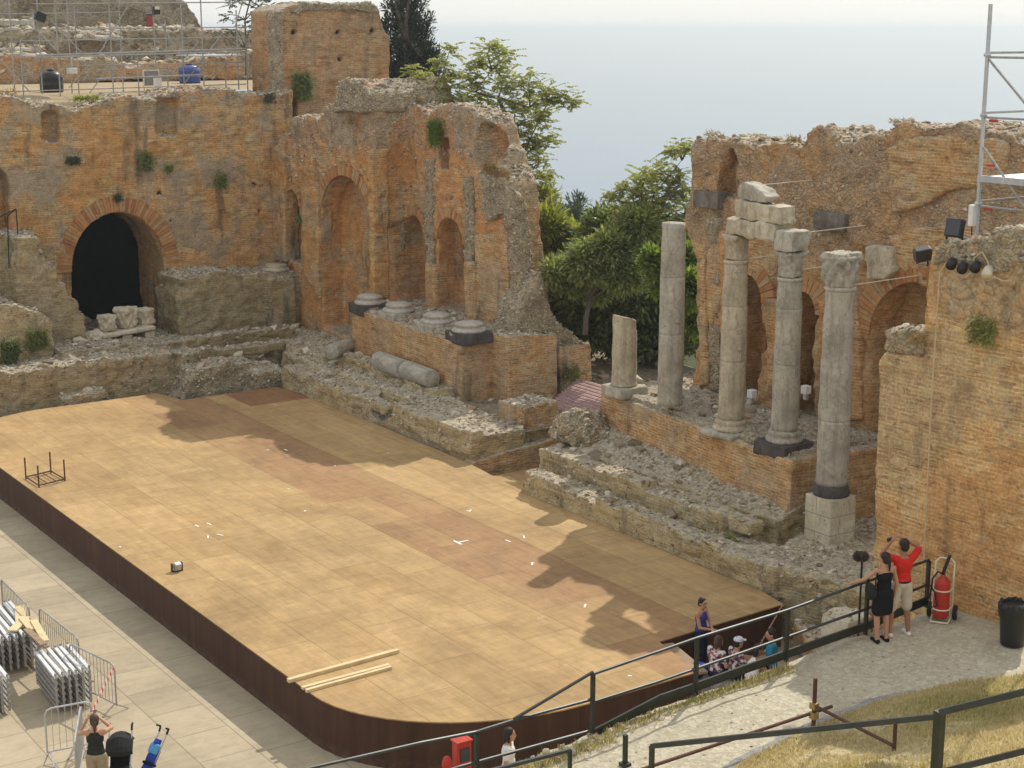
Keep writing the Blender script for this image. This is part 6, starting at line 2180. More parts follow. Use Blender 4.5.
for i, (px, top_, w, D, lab) in enumerate(((575, 200, 17, 95, 'hazy grey-green pine far off in the central gap, the tallest of its clump'), (597, 214, 10, 105, 'slim hazy conifer far off in the gap, just left of the dark tree'), (556, 212, 16, 88, 'hazy grey-green pine far off, half behind the yellow-green shrub'))):
    L = []
    for k in range(5):
        yy = top_ + 6 + k * 13
        L.append((px + RV.uniform(-3, 3), yy, w * (.45 + .16 * k), 9))
    clump_tree('pine_tree', lab, 'tree', atd(px, 300, D), blobs(D, L), 200, 26, .42, 'leaf_grey', RV, atd(px, 250, D), .15, .0, 'pines far off in the gap', .5, .12, .5)
# sparse tree at upper left
D = 72
cl = []
for (px, py, s) in ((235, 2, .6), (250, 5, .6), (228, 14, .5), (243, 20, .6), (258, 12, .6), (268, 2, .5), (236, 28, .5), (250, 30, .5), (262, -8, .7), (245, -10, .7), (228, 30, .4), (218, 32, .4)):
    cl.append((atd(px, py, D), s))
frond_tree('feathery_tree', 'thin pale feathery tree peeping over the terrace left of the tower', atd(246, 75, D), cl, 'leaf_grey', RV, 15, .55, .06, [atd(246, 50, D), atd(245, 20, D), atd(250, 0, D)])


def tuft(name, label, cat, p, out, w, h, n, L, mat, R, hang=.5, group=None):
    """clump of thin leaves growing out of a wall or ground"""
    quads = []
    p = Vector(p); out = Vector(out).normalized()
    for k in range(n):
        c = p + Vector((R.uniform(-w, w) * (1 - abs(out.x)), R.uniform(-w, w) * (1 - abs(out.y)), R.uniform(-h, h))) * .8 + out * R.uniform(0, .12)
        d = (out * R.uniform(.3, 1) + rdir(R) * .8 + Vector((0, 0, R.uniform(-hang * 1.3, .35)))).normalized()
        quads.append(leaf(c, d, rdir(R), L * R.uniform(.6, 1.3), L * (.10 if mat.startswith('leaf') else .06) * R.uniform(.7, 1.3)))
    o = leaf_mesh(name, quads, mat)
    tag(o, label, cat, group)
    return o


wy = (0, -1, 0); wx = (-1, 0, 0)
for (px, py, plane, val, w, h, n, L, mat, hang, lab) in (
    (301, 84, 'y', TY - .05, .38, .55, 420, .5, 'leaf_mid', 1.4, 'large hanging green tuft on the face of the square tower'),
    (145, 160, 'y', A - .05, .32, .4, 300, .3, 'leaf_mid', 1.2, 'largest green tuft on the arched wing, high above the arch'),
    (168, 168, 'y', A - .05, .16, .16, 110, .22, 'leaf_mid', .8, 'small round green tuft right of the largest wall tuft'),
    (220, 180, 'y', A - .05, .26, .3, 230, .3, 'leaf_mid', 1.2, 'green tuft on the right part of the arched wing'),
    (72, 160, 'y', A - .05, .3, .16, 150, .25, 'leaf_grey', .8, 'dull green tuft on the left part of the arched wing'),
    (117, 197, 'y', A - .05, .18, .16, 90, .22, 'leaf_grey', .6, 'faint dull tuft just above the crown of the dark arch'),
    (300, 219, 'x', XB - .1, .25, .2, 120, .22, 'leaf_mid', .6, 'green tuft beside the narrow niche of the left scene wall'),
    (437, 132, 'x', XL - .12, .42, .5, 520, .28, 'leaf_bright', .6, 'mossy bright green clump at the top of the left scene wall'),
    (36, 338, 'y', 53.9, .4, .35, 380, .35, 'leaf_mid', 1.2, 'green plant growing from the squat stone block at far left'),
    (9, 350, 'y', 53.7, .35, .4, 300, .4, 'leaf_deep', 1.3, 'dark green plant at the left edge beside the squat stone block'),
    (985, 330, 'x', XK - .03, .35, .3, 200, .22, 'leaf_mid', .9, 'thin green weed growing out of the near right wall'),
    (640, 515, 'x', 24.5, .22, .12, 140, .22, 'leaf_mid', .3, 'green weed at the left of the middle foundation step'),
    (672, 522, 'x', 24.5, .12, .08, 60, .16, 'leaf_mid', .3, 'tiny weed in the centre of the middle foundation step'),
    (735, 541, 'x', 24.5, .25, .10, 130, .2, 'leaf_bright', .3, 'green weed at the right of the middle foundation step'),
    (700, 530, 'x', 24.5, .2, .08, 90, .18, 'leaf_mid', .3, 'low weed between the other weeds of the middle foundation step'),
    (569, 372, 'y', 41.4, .4, .25, 260, .25, 'leaf_mid', .3, 'low green weeds at the foot of the brick stub by the gravel court'),
    (85, 98, 'y', A + .5, .6, .1, 260, .2, 'leaf_yellow', .2, 'yellow-green weeds on the ragged top of the arched wing'),
    (5, 92, 'y', A + .8, .5, .1, 160, .2, 'grass_brown', .2, 'dry weeds on the wing top at the far left edge'),
    (845, 128, 'x', XR + .2, .0, .0, 0, .2, 'grass_dry', .2, None),
    (797, 143, 'x', XR + .5, .34, .2, 700, .13, 'grass_brown', .2, 'round dry bush on the top of the right scene wall'),
    (905, 122, 'x', XR + .5, .45, .06, 220, .13, 'grass_brown', .1, 'wispy dry grass on the highest part of the right scene wall'),
    (716, 135, 'x', XR + .5, .4, .06, 140, .16, 'grass_brown', .1, 'dry grass on the left end of the right scene wall top'),
    (493, 168, 'x', XL - .05, .5, .22, 520, .16, 'grass_brown', .5, 'orange dry weeds in the hollow at the right end of the left scene wall'),
    (508, 174, 'x', XL + .1, .35, .2, 320, .16, 'grass_brown', .5, 'dry orange weeds hanging at the broken edge of the left scene wall'),
    (268, 98, 'y', A - .05, .3, .2, 120, .25, 'leaf_grey', .5, 'dull weed in the angle where the wing meets the tower'),
    (410, 101, 'x', XL + .6, 1.3, .08, 700, .14, 'grass_brown', .1, 'strip of dry grass along the top of the left scene wall'),
    (355, 120, 'x', XB - .1, .25, .15, 90, .25, 'grass_brown', .5, 'dry weeds under the topmost block of the left scene wall'),
    (922, 338, 'x', XK - .1, .2, .14, 220, .12, 'grass_brown', .5, 'dry orange weeds on the ledge of the near right wall'),
):
    if not lab: continue
    p = aty(px, py, val) if plane == 'y' else atx(px, py, val)
    cat_ = 'grass' if 'grass' in lab else 'plant'
    nm = 'wall_plant' if mat.startswith('leaf') else 'dry_grass_tuft'
    if mat.startswith('leaf'): n = int(n * 2.2); L *= .62
    tuft(nm, lab, cat_, p, wy if plane == 'y' else wx, w, h, n, L, mat, RV, hang)

# grass on the bank and path edge: blades nobody could count
def blades(name, pts, mat, R, h0, h1):
    quads = []
    for p, s in pts:
        d = Vector((R.uniform(-.6, .6), R.uniform(-.6, .6), 1))
        L = R.uniform(h0, h1) * s
        quads.append(leaf(Vector(p), d, rdir(R), L, .006 + .006 * R.random()))
    o = leaf_mesh(name, quads, mat)
    tag(o, kind='stuff')
    return o


pts = []
pts2 = []
for k in range(120000):
    x = RV.uniform(12.5, 22.5)
    ky = kerb_y(x)
    y = ky - .05 - 5.0 * RV.random() ** 1.2
    s = .6 + .8 * (0.5 + .5 * math.sin(x * 2.3 + 1.7 * math.sin(y * 1.9)) * math.sin(y * 2.7 + x))
    m = math.sin(x * 1.1 + 2 * math.sin(y * .8)) + math.sin(y * 1.7 - x * .6)
    if RV.random() > .35 + .65 * s: continue
    (pts if m + RV.uniform(-1.2, 1.2) < .95 else pts2).append(((x, y, bank_z(x, y) - .02), s))
blades('dry_bank_grass', pts[:52000], 'grass_dry', RV, .04, .11)
blades('green_bank_grass', pts2[:30000], 'grass_mix', RV, .05, .14)
pts = []
for k in range(5000):
    x = RV.uniform(10.5, 18.6)
    y = 18.86 - abs(RV.gauss(0, .10)) - (.25 * RV.random() if x < 14.6 else 0)
    pts.append(((x, y, path_z(x) - .02), RV.uniform(.5, 1.2)))
blades('path_edge_grass', pts, 'grass_mix', RV, .05, .16)

# =================================================================== people
def cap(bm, a, b, ra, rb, seg=12):
    """tapered capsule"""
    a = Vector(a); b = Vector(b)
    d = b - a
    L = d.length
    q = d.to_track_quat('Z', 'Y').to_matrix().to_4x4()
    Mx = Matrix.Translation(a) @ q
    prof = []
    for k in range(5):
        t = -PI / 2 + PI / 2 * k / 4
        prof.append((max(.0006, ra * math.cos(t)), ra * math.sin(t)))
    for k in range(5):
        t = PI / 2 * k / 4
        prof.append((max(.0006, rb * math.cos(t)), L + rb * math.sin(t)))
    add_lathe(bm, prof, seg, Mx)


def ell(bm, c, r, Mx=None):
    add_sphere(bm, c, 1.0, 16, r, Mx)


def fuse(name, bm, mat, parent, voxel=.012, it=3):
    bmesh.ops.recalc_face_normals(bm, faces=bm.faces[:])
    me = bpy.data.meshes.new(name); bm.to_mesh(me); bm.free()
    o = bpy.data.objects.new(name, me); COL.objects.link(o)
    m = o.modifiers.new('r', 'REMESH'); m.mode = 'VOXEL'; m.voxel_size = voxel; m.use_smooth_shade = True
    m = o.modifiers.new('s', 'SMOOTH'); m.factor = .5; m.iterations = it
    bpy.context.view_layer.update()
    dg = bpy.context.evaluated_depsgraph_get()
    me2 = bpy.data.meshes.new_from_object(o.evaluated_get(dg))
    o.modifiers.clear(); o.data = me2; bpy.data.meshes.remove(me)
    me2.name = name; me2.materials.clear(); me2.materials.append(M[mat])
    o.parent = parent
    return o


STAND = dict(pelvis=(0, 0, .95), waist=(0, 0, 1.09), chest=(0, -.01, 1.28), neck=(0, -.01, 1.44), head=(0, .02, 1.585),
             shL=(-.175, -.01, 1.39), elL=(-.225, -.04, 1.11), wrL=(-.22, .04, .88), shR=(.175, -.01, 1.39), elR=(.225, -.04, 1.11), wrR=(.22, .04, .88),
             hipL=(-.085, 0, .92), knL=(-.095, .03, .50), anL=(-.10, -.01, .08), hipR=(.085, 0, .92), knR=(.095, .03, .50), anR=(.10, -.01, .08))
SIT = dict(pelvis=(0, 0, .56), waist=(0, .0, .70), chest=(0, .03, .89), neck=(0, .05, 1.05), head=(0, .09, 1.19),
           shL=(-.17, .03, 1.0), elL=(-.22, .08, .73), wrL=(-.12, .30, .66), shR=(.17, .03, 1.0), elR=(.22, .08, .73), wrR=(.12, .30, .66),
           hipL=(-.09, 0, .55), knL=(-.11, .43, .53), anL=(-.11, .42, .10), hipR=(.09, 0, .55), knR=(.11, .43, .53), anR=(.11, .42, .10))


def person(loc, face, label, pose=None, base=STAND, skin='skin', hair='hair', hairstyle='short', top=None, bottom=None, shoes='black_cloth', s=1.0, female=False, extra=None):
    """face = world direction the body faces"""
    J = {k: Vector(v) for k, v in base.items()}
    for k, v in (pose or {}).items(): J[k] = Vector(v)
    rz = math.atan2(-face[0], face[1])
    t = empty('person', loc, rz, label, 'person')
    t.scale = (s, s, s)
    bm = bmesh.new()
    up = (J['neck'] - J['pelvis']).normalized()
    shw = (.155 if not female else .14)
    q = up.to_track_quat('Z', 'Y').to_matrix().to_4x4()
    # keep lateral axis along x
    yax = up.cross(Vector((1, 0, 0))).normalized()
    xax = yax.cross(up).normalized()
    Rm = Matrix((xax, yax * 1.0, up)).transposed().to_4x4()
    def te(c, r, b=bm): ell(b, (0, 0, 0), r, Matrix.Translation(c) @ Rm)
    te(J['chest'], (shw, .105, .17)); te(J['waist'], (.125 if female else .14, .09, .15)); te(J['pelvis'], (.16 if female else .15, .115, .12))
    cap(bm, J['chest'] + up * .08, J['neck'] + up * .05, .065, .05)
    hd = J['head']
    hdir = Vector((0, 1, 0))
    if 'look' in (pose or {}): hdir = Vector(pose['look']).normalized()
    hz = Vector((0, 0, 1))
    hx = hdir.cross(hz).normalized(); hz = hx.cross(hdir).normalized()
    H = Matrix((hx, hdir, hz)).transposed().to_4x4(); H.translation = hd
    cap(bm, J['neck'], hd - hz * .05, .05, .052)
    ell(bm, (0, -.005, .025), (.074, .092, .095), H); ell(bm, (0, .025, -.045), (.056, .066, .07), H)
    ell(bm, (0, .098, -.012), (.013, .018, .02), H)
    for sx in (-1, 1): ell(bm, (sx * .075, -.005, -.005), (.012, .022, .032), H)
    for S in 'LR':
        sg = -1 if S == 'L' else 1
        sh, el_, wr = J['sh' + S], J['el' + S], J['wr' + S]
        cap(bm, J['chest'] + Vector((sg * .08, 0, .08)), sh, .07, .055)
        cap(bm, sh, el_, .05 if not female else .043, .038); cap(bm, el_, wr, .038, .026)
        hdv = (wr - el_).normalized()
        side = hdv.cross(Vector((0, 0, 1)))
        if side.length < .2: side = Vector((0, 1, 0)).cross(hdv)
        side.normalize(); nrm = side.cross(hdv).normalized()
        curl = nrm * (-.35)
        pm = wr + hdv * .045
        Pm = Matrix((side, nrm, hdv)).transposed().to_4x4(); Pm.translation = pm
        ell(bm, (0, 0, 0), (.04, .018, .055), Pm)
        for fi, (ox, L) in enumerate(((-.03, .062), (-.01, .075), (.01, .07), (.029, .055))):
            b0 = pm + side * ox + hdv * .03
            b1 = b0 + (hdv + curl * .5).normalized() * L * .6
            b2 = b1 + (hdv + curl * 1.9).normalized() * L * .55
            cap(bm, b0, b1, .0105, .0095, 8); cap(bm, b1, b2, .0095, .008, 8)
        tb = pm + side * (-.035 * sg) - hdv * .02
        cap(bm, tb, tb + (side * (-.8 * sg) + hdv * .7).normalized() * .055, .012, .0095, 8)
        hip, kn, an = J['hip' + S], J['kn' + S], J['an' + S]
        cap(bm, hip, kn, .085, .055); cap(bm, kn, kn.lerp(an, .35), .054, .056); cap(bm, kn.lerp(an, .3), an, .055, .036)
        fd = J.get('foot' + S, Vector((sg * .02, 1, 0)))
        fd = Vector(fd).normalized()
        cap(bm, an + Vector((0, 0, -.035)) - fd * .03, an + fd * .15 + Vector((0, 0, -.052)), .04, .03)
    fuse('body', bm, skin, t, .0115)
    # eyes
    bm = bmesh.new()
    for sx in (-1, 1): ell(bm, (sx * .03, .082, .015), (.012, .009, .007), H)
    build('eyes', bm, M['hair'], t)
    bm = bmesh.new(); ell(bm, (0, .086, -.052), (.022, .008, .006), H); build('mouth', bm, M['brown_cloth'], t)
    # hair
    bm = bmesh.new()
    ell(bm, (0, -.022, .042), (.085, .095, .095), H); ell(bm, (0, -.05, -.01), (.078, .066, .085), H)
    if hairstyle == 'pony':
        ell(bm, (0, -.12, .0), (.03, .04, .035), H); cap(bm, H @ Vector((0, -.13, -.02)), H @ Vector((0, -.13, -.20)), .034, .016)
    elif hairstyle == 'long':
        for sx in (-.045, 0, .045): cap(bm, H @ Vector((sx, -.06, -.03)), H @ Vector((sx * 1.2, -.085, -.27)), .05, .035)
    elif hairstyle == 'bob':
        for sx in (-.065, .065): cap(bm, H @ Vector((sx, -.02, .0)), H @ Vector((sx, -.02, -.10)), .035, .028)
        cap(bm, H @ Vector((0, -.07, -.02)), H @ Vector((0, -.07, -.12)), .06, .045)
    fuse('hair', bm, hair, t, .011, 2)
    if hairstyle == 'cap':
        bm = bmesh.new(); ell(bm, (0, -.01, .065), (.092, .106, .072), H); ell(bm, (0, .10, .045), (.065, .075, .012), H)
        fuse('cap', bm, 'pale_cap', t, .009, 2)
    # garments
    g = .017
    if top:
        mat, sleeve = top
        bm = bmesh.new()
        te(J['chest'] - up * .01, (shw + g, .105 + g, .165), bm); te(J['waist'], (.128 + g, .095 + g, .16), bm); te(J['pelvis'] + up * .06, (.15 + g, .11 + g, .1), bm)
        for S in 'LR':
            sg = -1 if S == 'L' else 1
            sh, el_ = J['sh' + S], J['el' + S]
            cap(bm, J['chest'] + Vector((sg * .08, 0, .07)), sh + (sh - el_).normalized() * 0.0 if sleeve > 0 else J['chest'].lerp(sh, .75), .07 + g * .6, .052 + g if sleeve > 0 else .03)
            if sleeve > 0: cap(bm, sh, sh.lerp(el_, sleeve), .05 + g, .047 + g)
        fuse('shirt' if sleeve > 0 else 'vest', bm, mat, t, .012)
    if bottom:
        mat, kind, frac = bottom
        bm = bmesh.new()
        te(J['pelvis'], (.158 + g, .115 + g, .125), bm)
        if kind == 'dress':
            te(J['chest'] - up * .02, (shw + g, .105 + g, .155), bm); te(J['waist'], (.13 + g, .095 + g, .17), bm)
            for S in 'LR':
                sg = -1 if S == 'L' else 1
                cap(bm, J['chest'] + Vector((sg * .07, 0, .08)), J['chest'].lerp(J['sh' + S], .75), .06, .035)
        for S in 'LR':
            hip, kn, an = J['hip' + S], J['kn' + S], J['an' + S]
            if kind in ('skirt', 'dress'):
                cap(bm, hip, hip.lerp(kn, frac) * 1.0, .10 + g, .10 + g)
            elif frac <= 1: cap(bm, hip, hip.lerp(kn, frac), .09 + g, .075 + g)
            else:
                cap(bm, hip, kn, .09 + g, .062 + g); cap(bm, kn, kn.lerp(an, frac - 1), .062 + g, .05 + g)
        if kind in ('skirt', 'dress'):
            m = (J['hipL'].lerp(J['knL'], frac) + J['hipR'].lerp(J['knR'], frac)) / 2
            cap(bm, J['pelvis'], m, .12, .12)
        fuse({'shorts': 'shorts', 'trousers': 'trousers', 'skirt': 'skirt', 'dress': 'dress'}[kind], bm, mat, t, .012)
    for S in 'LR':
        an = J['an' + S]
        fd = Vector(J.get('foot' + S, Vector((.02 * (-1 if S == 'L' else 1), 1, 0)))).normalized()
        bm = bmesh.new()
        cap(bm, an + Vector((0, 0, -.040)) - fd * .035, an + fd * .16 + Vector((0, 0, -.05)), .044, .034)
        fuse('shoe', bm, shoes, t, .01, 2)
    if extra: extra(t, J, te)
    return t


AWAY = Vector((_f[0], _f[1], 0))
RIGHT = Vector((_r[0], _r[1], 0))


def dirn(fwd, right): return (AWAY * fwd + RIGHT * right).normalized()


def on_path(px, py):
    z = 2.6
    for _ in range(5):
        p = atz(px, py, z); z = path_z(p.x) + .012
    p.z = z
    return p


# man in red with raised arms
p = on_path(899, 636)


def pack(t, J, te):
    bm = bmesh.new(); te(J['waist'] - Vector((0, .0, .10)), (.165, .132, .09), bm); fuse('waist_pack', bm, 'black_cloth', t, .012)


person(p, dirn(1, -.25), 'person in red T-shirt and beige shorts seen from behind, arms raised to the head', dict(
    elR=(.36, .12, 1.50), wrR=(.13, .22, 1.63), elL=(-.30, .20, 1.42), wrL=(-.10, .26, 1.60), head=(0, .02, 1.60), look=(-.2, 1, .05),
    hipL=(-.085, 0, .92), knL=(-.15, .04, .5), anL=(-.19, -.02, .09), hipR=(.085, 0, .92), knR=(.13, .03, .5), anR=(.15, -.02, .09)),
    skin='skin_dark', top=('red_cloth', .75), bottom=('beige_cloth', 'shorts', .95), shoes='white_cloth', s=1.06, extra=pack)
dd = dirn(1, -.25)
cp = p + Vector((dd.x * .31, dd.y * .31, 1.71)) - Vector((RIGHT.x, RIGHT.y, 0)) * .1
small_thing('camera', 'small black camera held up by the person in red', 'camera', cp, [('body', 'black_plastic', lambda bm: add_bevbox(bm, -.06, .06, -.03, .03, -.035, .035, .008)), ('lens', 'glass_dark', lambda bm: add_lathe(bm, [(.025, .03), (.025, .06), (.02, .065)], 12, Matrix.Rotation(-PI / 2, 4, 'X')))])
# woman in black dress
p = on_path(881, 642)
dd = dirn(1, -.35)
person(p, dd, 'person in short black dress with a dark ponytail, one hand on the path railing', dict(
    elL=(-.36, .10, 1.20), wrL=(-.50, .30, 1.08), elR=(.24, -.04, 1.12), wrR=(.25, .03, .88), look=(-.15, 1, -.05)),
    hairstyle='pony', bottom=('black_cloth', 'dress', .72), shoes='black_cloth', s=.98, female=True)
bp = p + Vector((0, 0, 1.02)) - Vector((RIGHT.x, RIGHT.y, 0)) * .24 - Vector((AWAY.x, AWAY.y, 0)) * .05
t = empty('shoulder_bag', bp, math.atan2(-dd.x, dd.y), 'black shoulder bag hanging at the side of the person in the black dress', 'bag')
bm = bmesh.new(); ell(bm, (0, 0, -.05), (.07, .17, .16)); fuse('body', bm, 'charcoal_cloth', t, .014)
bm = bmesh.new(); add_tube(bm, [(0, -.14, 0), (.02, -.11, .2), (.10, -.06, .38), (.10, .02, .38), (.02, .1, .2), (0, .14, 0)], .014, 6); build('strap', bm, M['black_cloth'], t)
# woman with ponytail taking a picture, bottom left
p = atz(94, 719.5, 1.60); p.z = 0
dd = dirn(1, -.1)
person(p, dd, 'person with a ponytail in a dark sleeveless top, holding up a phone with both hands', dict(
    elL=(-.30, .12, 1.30), wrL=(-.16, .26, 1.52), elR=(.26, .20, 1.36), wrR=(.02, .32, 1.52), look=(-.15, 1, 0)),
    hairstyle='pony', hair='hair_brown', top=('charcoal_cloth', 0), bottom=('tan_cloth', 'trousers', 1.9), shoes='brown_cloth', s=.99, female=True)
cp = p + Vector((dd.x * .36, dd.y * .36, 1.58)) - Vector((RIGHT.x, RIGHT.y, 0)) * .07
small_thing('phone', 'small dark phone held up by the person with a ponytail', 'phone', cp, [('body', 'black_plastic', lambda bm: add_bevbox(bm, -.055, .055, -.006, .006, -.03, .03, .004)), ('screen', 'concrete', lambda bm: add_box(bm, -.045, .045, -.009, -.0065, -.025, .025))])

# group in the passage at the right end of the stage
p = atz(702, 602, 1.62); p.z = 0.004
person(p, dirn(-.55, .8), 'person in a violet-blue vest standing in front of the dark stage end, arms folded forward', dict(
    elL=(-.20, .10, 1.12), wrL=(.02, .26, 1.10), elR=(.22, .08, 1.12), wrR=(.05, .30, 1.08), look=(.3, 1, -.1)),
    hairstyle='short', top=('blue_cloth', 0), bottom=('navy_cloth', 'trousers', 1.9), s=1.0, female=True)
seat_z = .46
spots = []


def seated(px, py, ztop, face, label, **kw):
    p = atz(px, py, ztop); p.z = ztop - 1.30
    spots.append(p)
    return person(p, face, label, base=SIT, **kw)


seated(716, 637, 1.62, dirn(.6, .8), 'seated person in flowered shirt with loose brown hair, farthest left of the group', hair='hair_brown', hairstyle='bob', top=('flower_cloth', .6), bottom=('navy_cloth', 'trousers', 1.8), female=True)
seated(735, 638, 1.60, dirn(.4, 1), 'seated person with a pale cap and flowered shirt', hairstyle='cap', top=('flower_cloth', .6), bottom=('navy_cloth', 'trousers', 1.8), female=True, pose=dict(elR=(.25, .14, .78), wrR=(.2, .36, .86)))
seated(753, 645, 1.56, dirn(.9, .5), 'seated person with a bare tanned back in a white low-backed top', skin='skin_dark', hairstyle='long', top=('white_cloth', 0), bottom=('black_cloth', 'trousers', 1.8), female=True, pose=dict(look=(.8, .6, -.1), chest=(0, .09, .88), neck=(.02, .15, 1.02), head=(.05, .2, 1.14)))
p = atz(772, 631, 1.70); p.z = 0.004
person(p, dirn(.2, -1), 'person in a turquoise shirt leaning on one arm, at the right of the group', dict(elL=(-.25, .08, 1.13), wrL=(-.2, .2, .9), elR=(.25, .1, 1.14), wrR=(.16, .3, 1.06), look=(-.3, 1, -.2)), hairstyle='short', top=('turquoise_cloth', .5), bottom=('navy_cloth', 'trousers', 1.9), s=1.02)
for i, q_ in enumerate(spots):
    t = empty('stool', (q_.x, q_.y, 0), .3, ('stone seat under the person in flowered shirt with brown hair', 'stone seat under the person with the pale cap', 'stone seat under the person in the white top')[i], 'seat')
    h_ = q_.z + .44
    bm = bmesh.new(); add_bevbox(bm, -.28, .28, -.25, .22, 0, h_ - .1, .03); build('base', bm, M['concrete'], t)
    bm = bmesh.new(); add_bevbox(bm, -.3, .3, -.27, .24, h_ - .098, h_, .02); build('slab', bm, M['concrete'], t)
    if q_.z > .03:
        bm = bmesh.new(); add_bevbox(bm, -.3, .3, .24, .75, 0, q_.z, .02, Matrix.Rotation(math.atan2(-dirn(.6, .8).x, dirn(.6, .8).y) - .3, 4, 'Z')); build('footstep', bm, M['concrete'], t)
p = atz(698, 660, 1.0)
t = empty('bag', (p.x, p.y, .60), 0, 'bright blue bag lying beside the person in flowered shirt', 'bag')
bm = bmesh.new(); ell(bm, (0, 0, .17), (.26, .2, .18)); fuse('body', bm, 'cobalt_cloth', t, .02)
bm = bmesh.new(); add_tube(bm, [(-.12, 0, .3), (-.08, 0, .42), (.08, 0, .42), (.12, 0, .3)], .016, 6); build('handle', bm, M['navy_cloth'], t)
bm = bmesh.new(); add_bevbox(bm, p.x - .45, p.x + .4, p.y - .35, p.y + .35, 0, .6, .03)
t = build('stone_block', bm, M['concrete']); tag(t, 'grey block carrying the bright blue bag by the stage end', 'stone block')
# person walking below the path at the bottom
p = atz(509, 733, 1.62); p.z = .004
person(p, dirn(-.1, 1), 'person with dark bobbed hair and a white top, half hidden below the path edge', hairstyle='bob', top=('white_cloth', .5), bottom=('beige_cloth', 'trousers', 1.9), s=1.0, female=True)

# =================================================================== loose stones on every broken top
def ico_base():
    bm = bmesh.new()
    bmesh.ops.create_icosphere(bm, subdivisions=1, radius=1.0)
    V = np.array([v.co[:] for v in bm.verts]); Fc = [tuple(v.index for v in f_.verts) for f_ in bm.faces]
    bm.free()
    return V, Fc


ICO = ico_base()


def scatter(name, objs, dens, s0, s1, seed, mat='stones', nzmin=.5, zmin=-1, bury=.3, region=None, flat=.65, clump=0.0, maxn=9000):
    R = np.random.RandomState(seed)
    PV = []; 
    for o in objs:
        me = o.data
        n = len(me.polygons)
        c = np.empty(n * 3); me.polygons.foreach_get('center', c); c = c.reshape(-1, 3)
        nr = np.empty(n * 3); me.polygons.foreach_get('normal', nr); nr = nr.reshape(-1, 3)
        ar = np.empty(n); me.polygons.foreach_get('area', ar)
        mask = (nr[:, 2] > nzmin) & (c[:, 2] > zmin)
        if region is not None: mask &= region(c)
        if clump: mask &= (fbm(c * .9, seed, 2) > -clump)
        pr = R.rand(n) < ar * dens
        idx = np.nonzero(mask & pr)[0]
        PV.append(c[idx])
    P = np.concatenate(PV)
    if len(P) > maxn: P = P[R.permutation(len(P))[:maxn]]
    N = len(P)
    V, Fc = ICO
    nv = len(V)
    s = s0 + (s1 - s0) * R.rand(N) ** 2.2
    sc = np.stack([s * R.uniform(.7, 1.4, N), s * R.uniform(.7, 1.2, N), s * R.uniform(.6, 1.1, N) * flat], 1)
    jit = 1 + R.uniform(-.28, .28, (N, nv, 1))
    W_ = V[None] * jit * sc[:, None, :]
    a = R.rand(N) * 2 * PI
    ca, sa = np.cos(a)[:, None], np.sin(a)[:, None]
    X = W_[:, :, 0] * ca - W_[:, :, 1] * sa
    Y = W_[:, :, 0] * sa + W_[:, :, 1] * ca
    tl = R.uniform(-.5, .5, N)[:, None]
    Z = W_[:, :, 2] + X * tl
    out = np.stack([X, Y, Z], 2) + P[:, None, :]
    out[:, :, 2] += (sc[:, 2] * (1 - bury * 2) * .5)[:, None]
    F_ = np.array(Fc)
    faces = (F_[None] + (np.arange(N) * nv)[:, None, None]).reshape(-1, 3)
    me = bpy.data.meshes.new(name)
    me.from_pydata(out.reshape(-1, 3).tolist(), [], faces.tolist())
    o = mesh_obj(name, me, M[mat])
    tag(o, kind='stuff')
    return o


def named(*ns):
    return [o for o in bpy.data.objects if o.type == 'MESH' and o.name.split('.')[0] in ns]


scatter('foundation_stones', FND + named('ruin_fragment', 'foundation_wall', 'foundation_step'), 34, .02, .075, 5, nzmin=.8, zmin=.5, clump=.12, maxn=12000)
scatter('floor_stones', named('foundation_floor'), 16, .02, .06, 15, nzmin=.85, clump=.0)
scatter('podium_stones', named('rubble_top'), 22, .03, .10, 6, nzmin=.5, clump=.2)
scatter('wall_top_stones', named('broken_top', 'rubble_slide', 'low_wall', 'masonry_boulder', 'ledge_rubble', 'brick_block', 'masonry_block', 'ruined_stair'), 55, .03, .09, 7, nzmin=.5, maxn=12000)
scatter('wall_crest_stones', [o for o in named('wall') if o.parent and o.parent.name.split('.')[0] in ('brick_building', 'scene_wall')], 48, .035, .11, 8, nzmin=.6, zmin=6.5, maxn=12000)
scatter('near_wall_stones', [o for o in named('wall', 'broken_top') if o.parent and o.parent.name.startswith('brick_wall')], 60, .03, .11, 9, nzmin=.5, zmin=6, maxn=5000)
scatter('hill_stones', named('terrace_wall', 'stone_ledge'), 6, .08, .3, 10, nzmin=.2, maxn=5000)
# fallen pieces on the ground between the ruins
bm = bmesh.new()
v = [bm.verts.new(q) for q in ((26, 38, 1.6), (36, 38, 1.72), (36, 52, 1.9), (28, 52, 2.0))]
bm.faces.new(v); bmesh.ops.subdivide_edges(bm, edges=bm.edges[:], cuts=24, use_grid_fill=True)
g_ = build('rubble_ground', bm, M['earth']); tag(g_, kind='structure')
scatter('ground_stones', [g_], 14, .04, .2, 11, nzmin=-1, clump=.3)
for o in named('path'): scatter('path_stones', [o], 26, .012, .035, 12, nzmin=.5, flat=.4, clump=.2, region=lambda c: (c[:, 0] > 10) & (c[:, 0] < 22.6))
bm = bmesh.new()
v = [bm.verts.new(q) for q in ((12.2, 18.6, path_z(12.2)), (16.0, 18.6, path_z(16)), (16.0, 18.95, path_z(16)), (12.2, 18.95, path_z(12.2)))]
bm.faces.new(v); bmesh.ops.subdivide_edges(bm, edges=bm.edges[:], cuts=12, use_grid_fill=True)
tmp = build('tmp', bm, M['path'])
scatter('path_edge_stones', [tmp], 90, .02, .09, 13, nzmin=-1)
bpy.data.objects.remove(tmp)

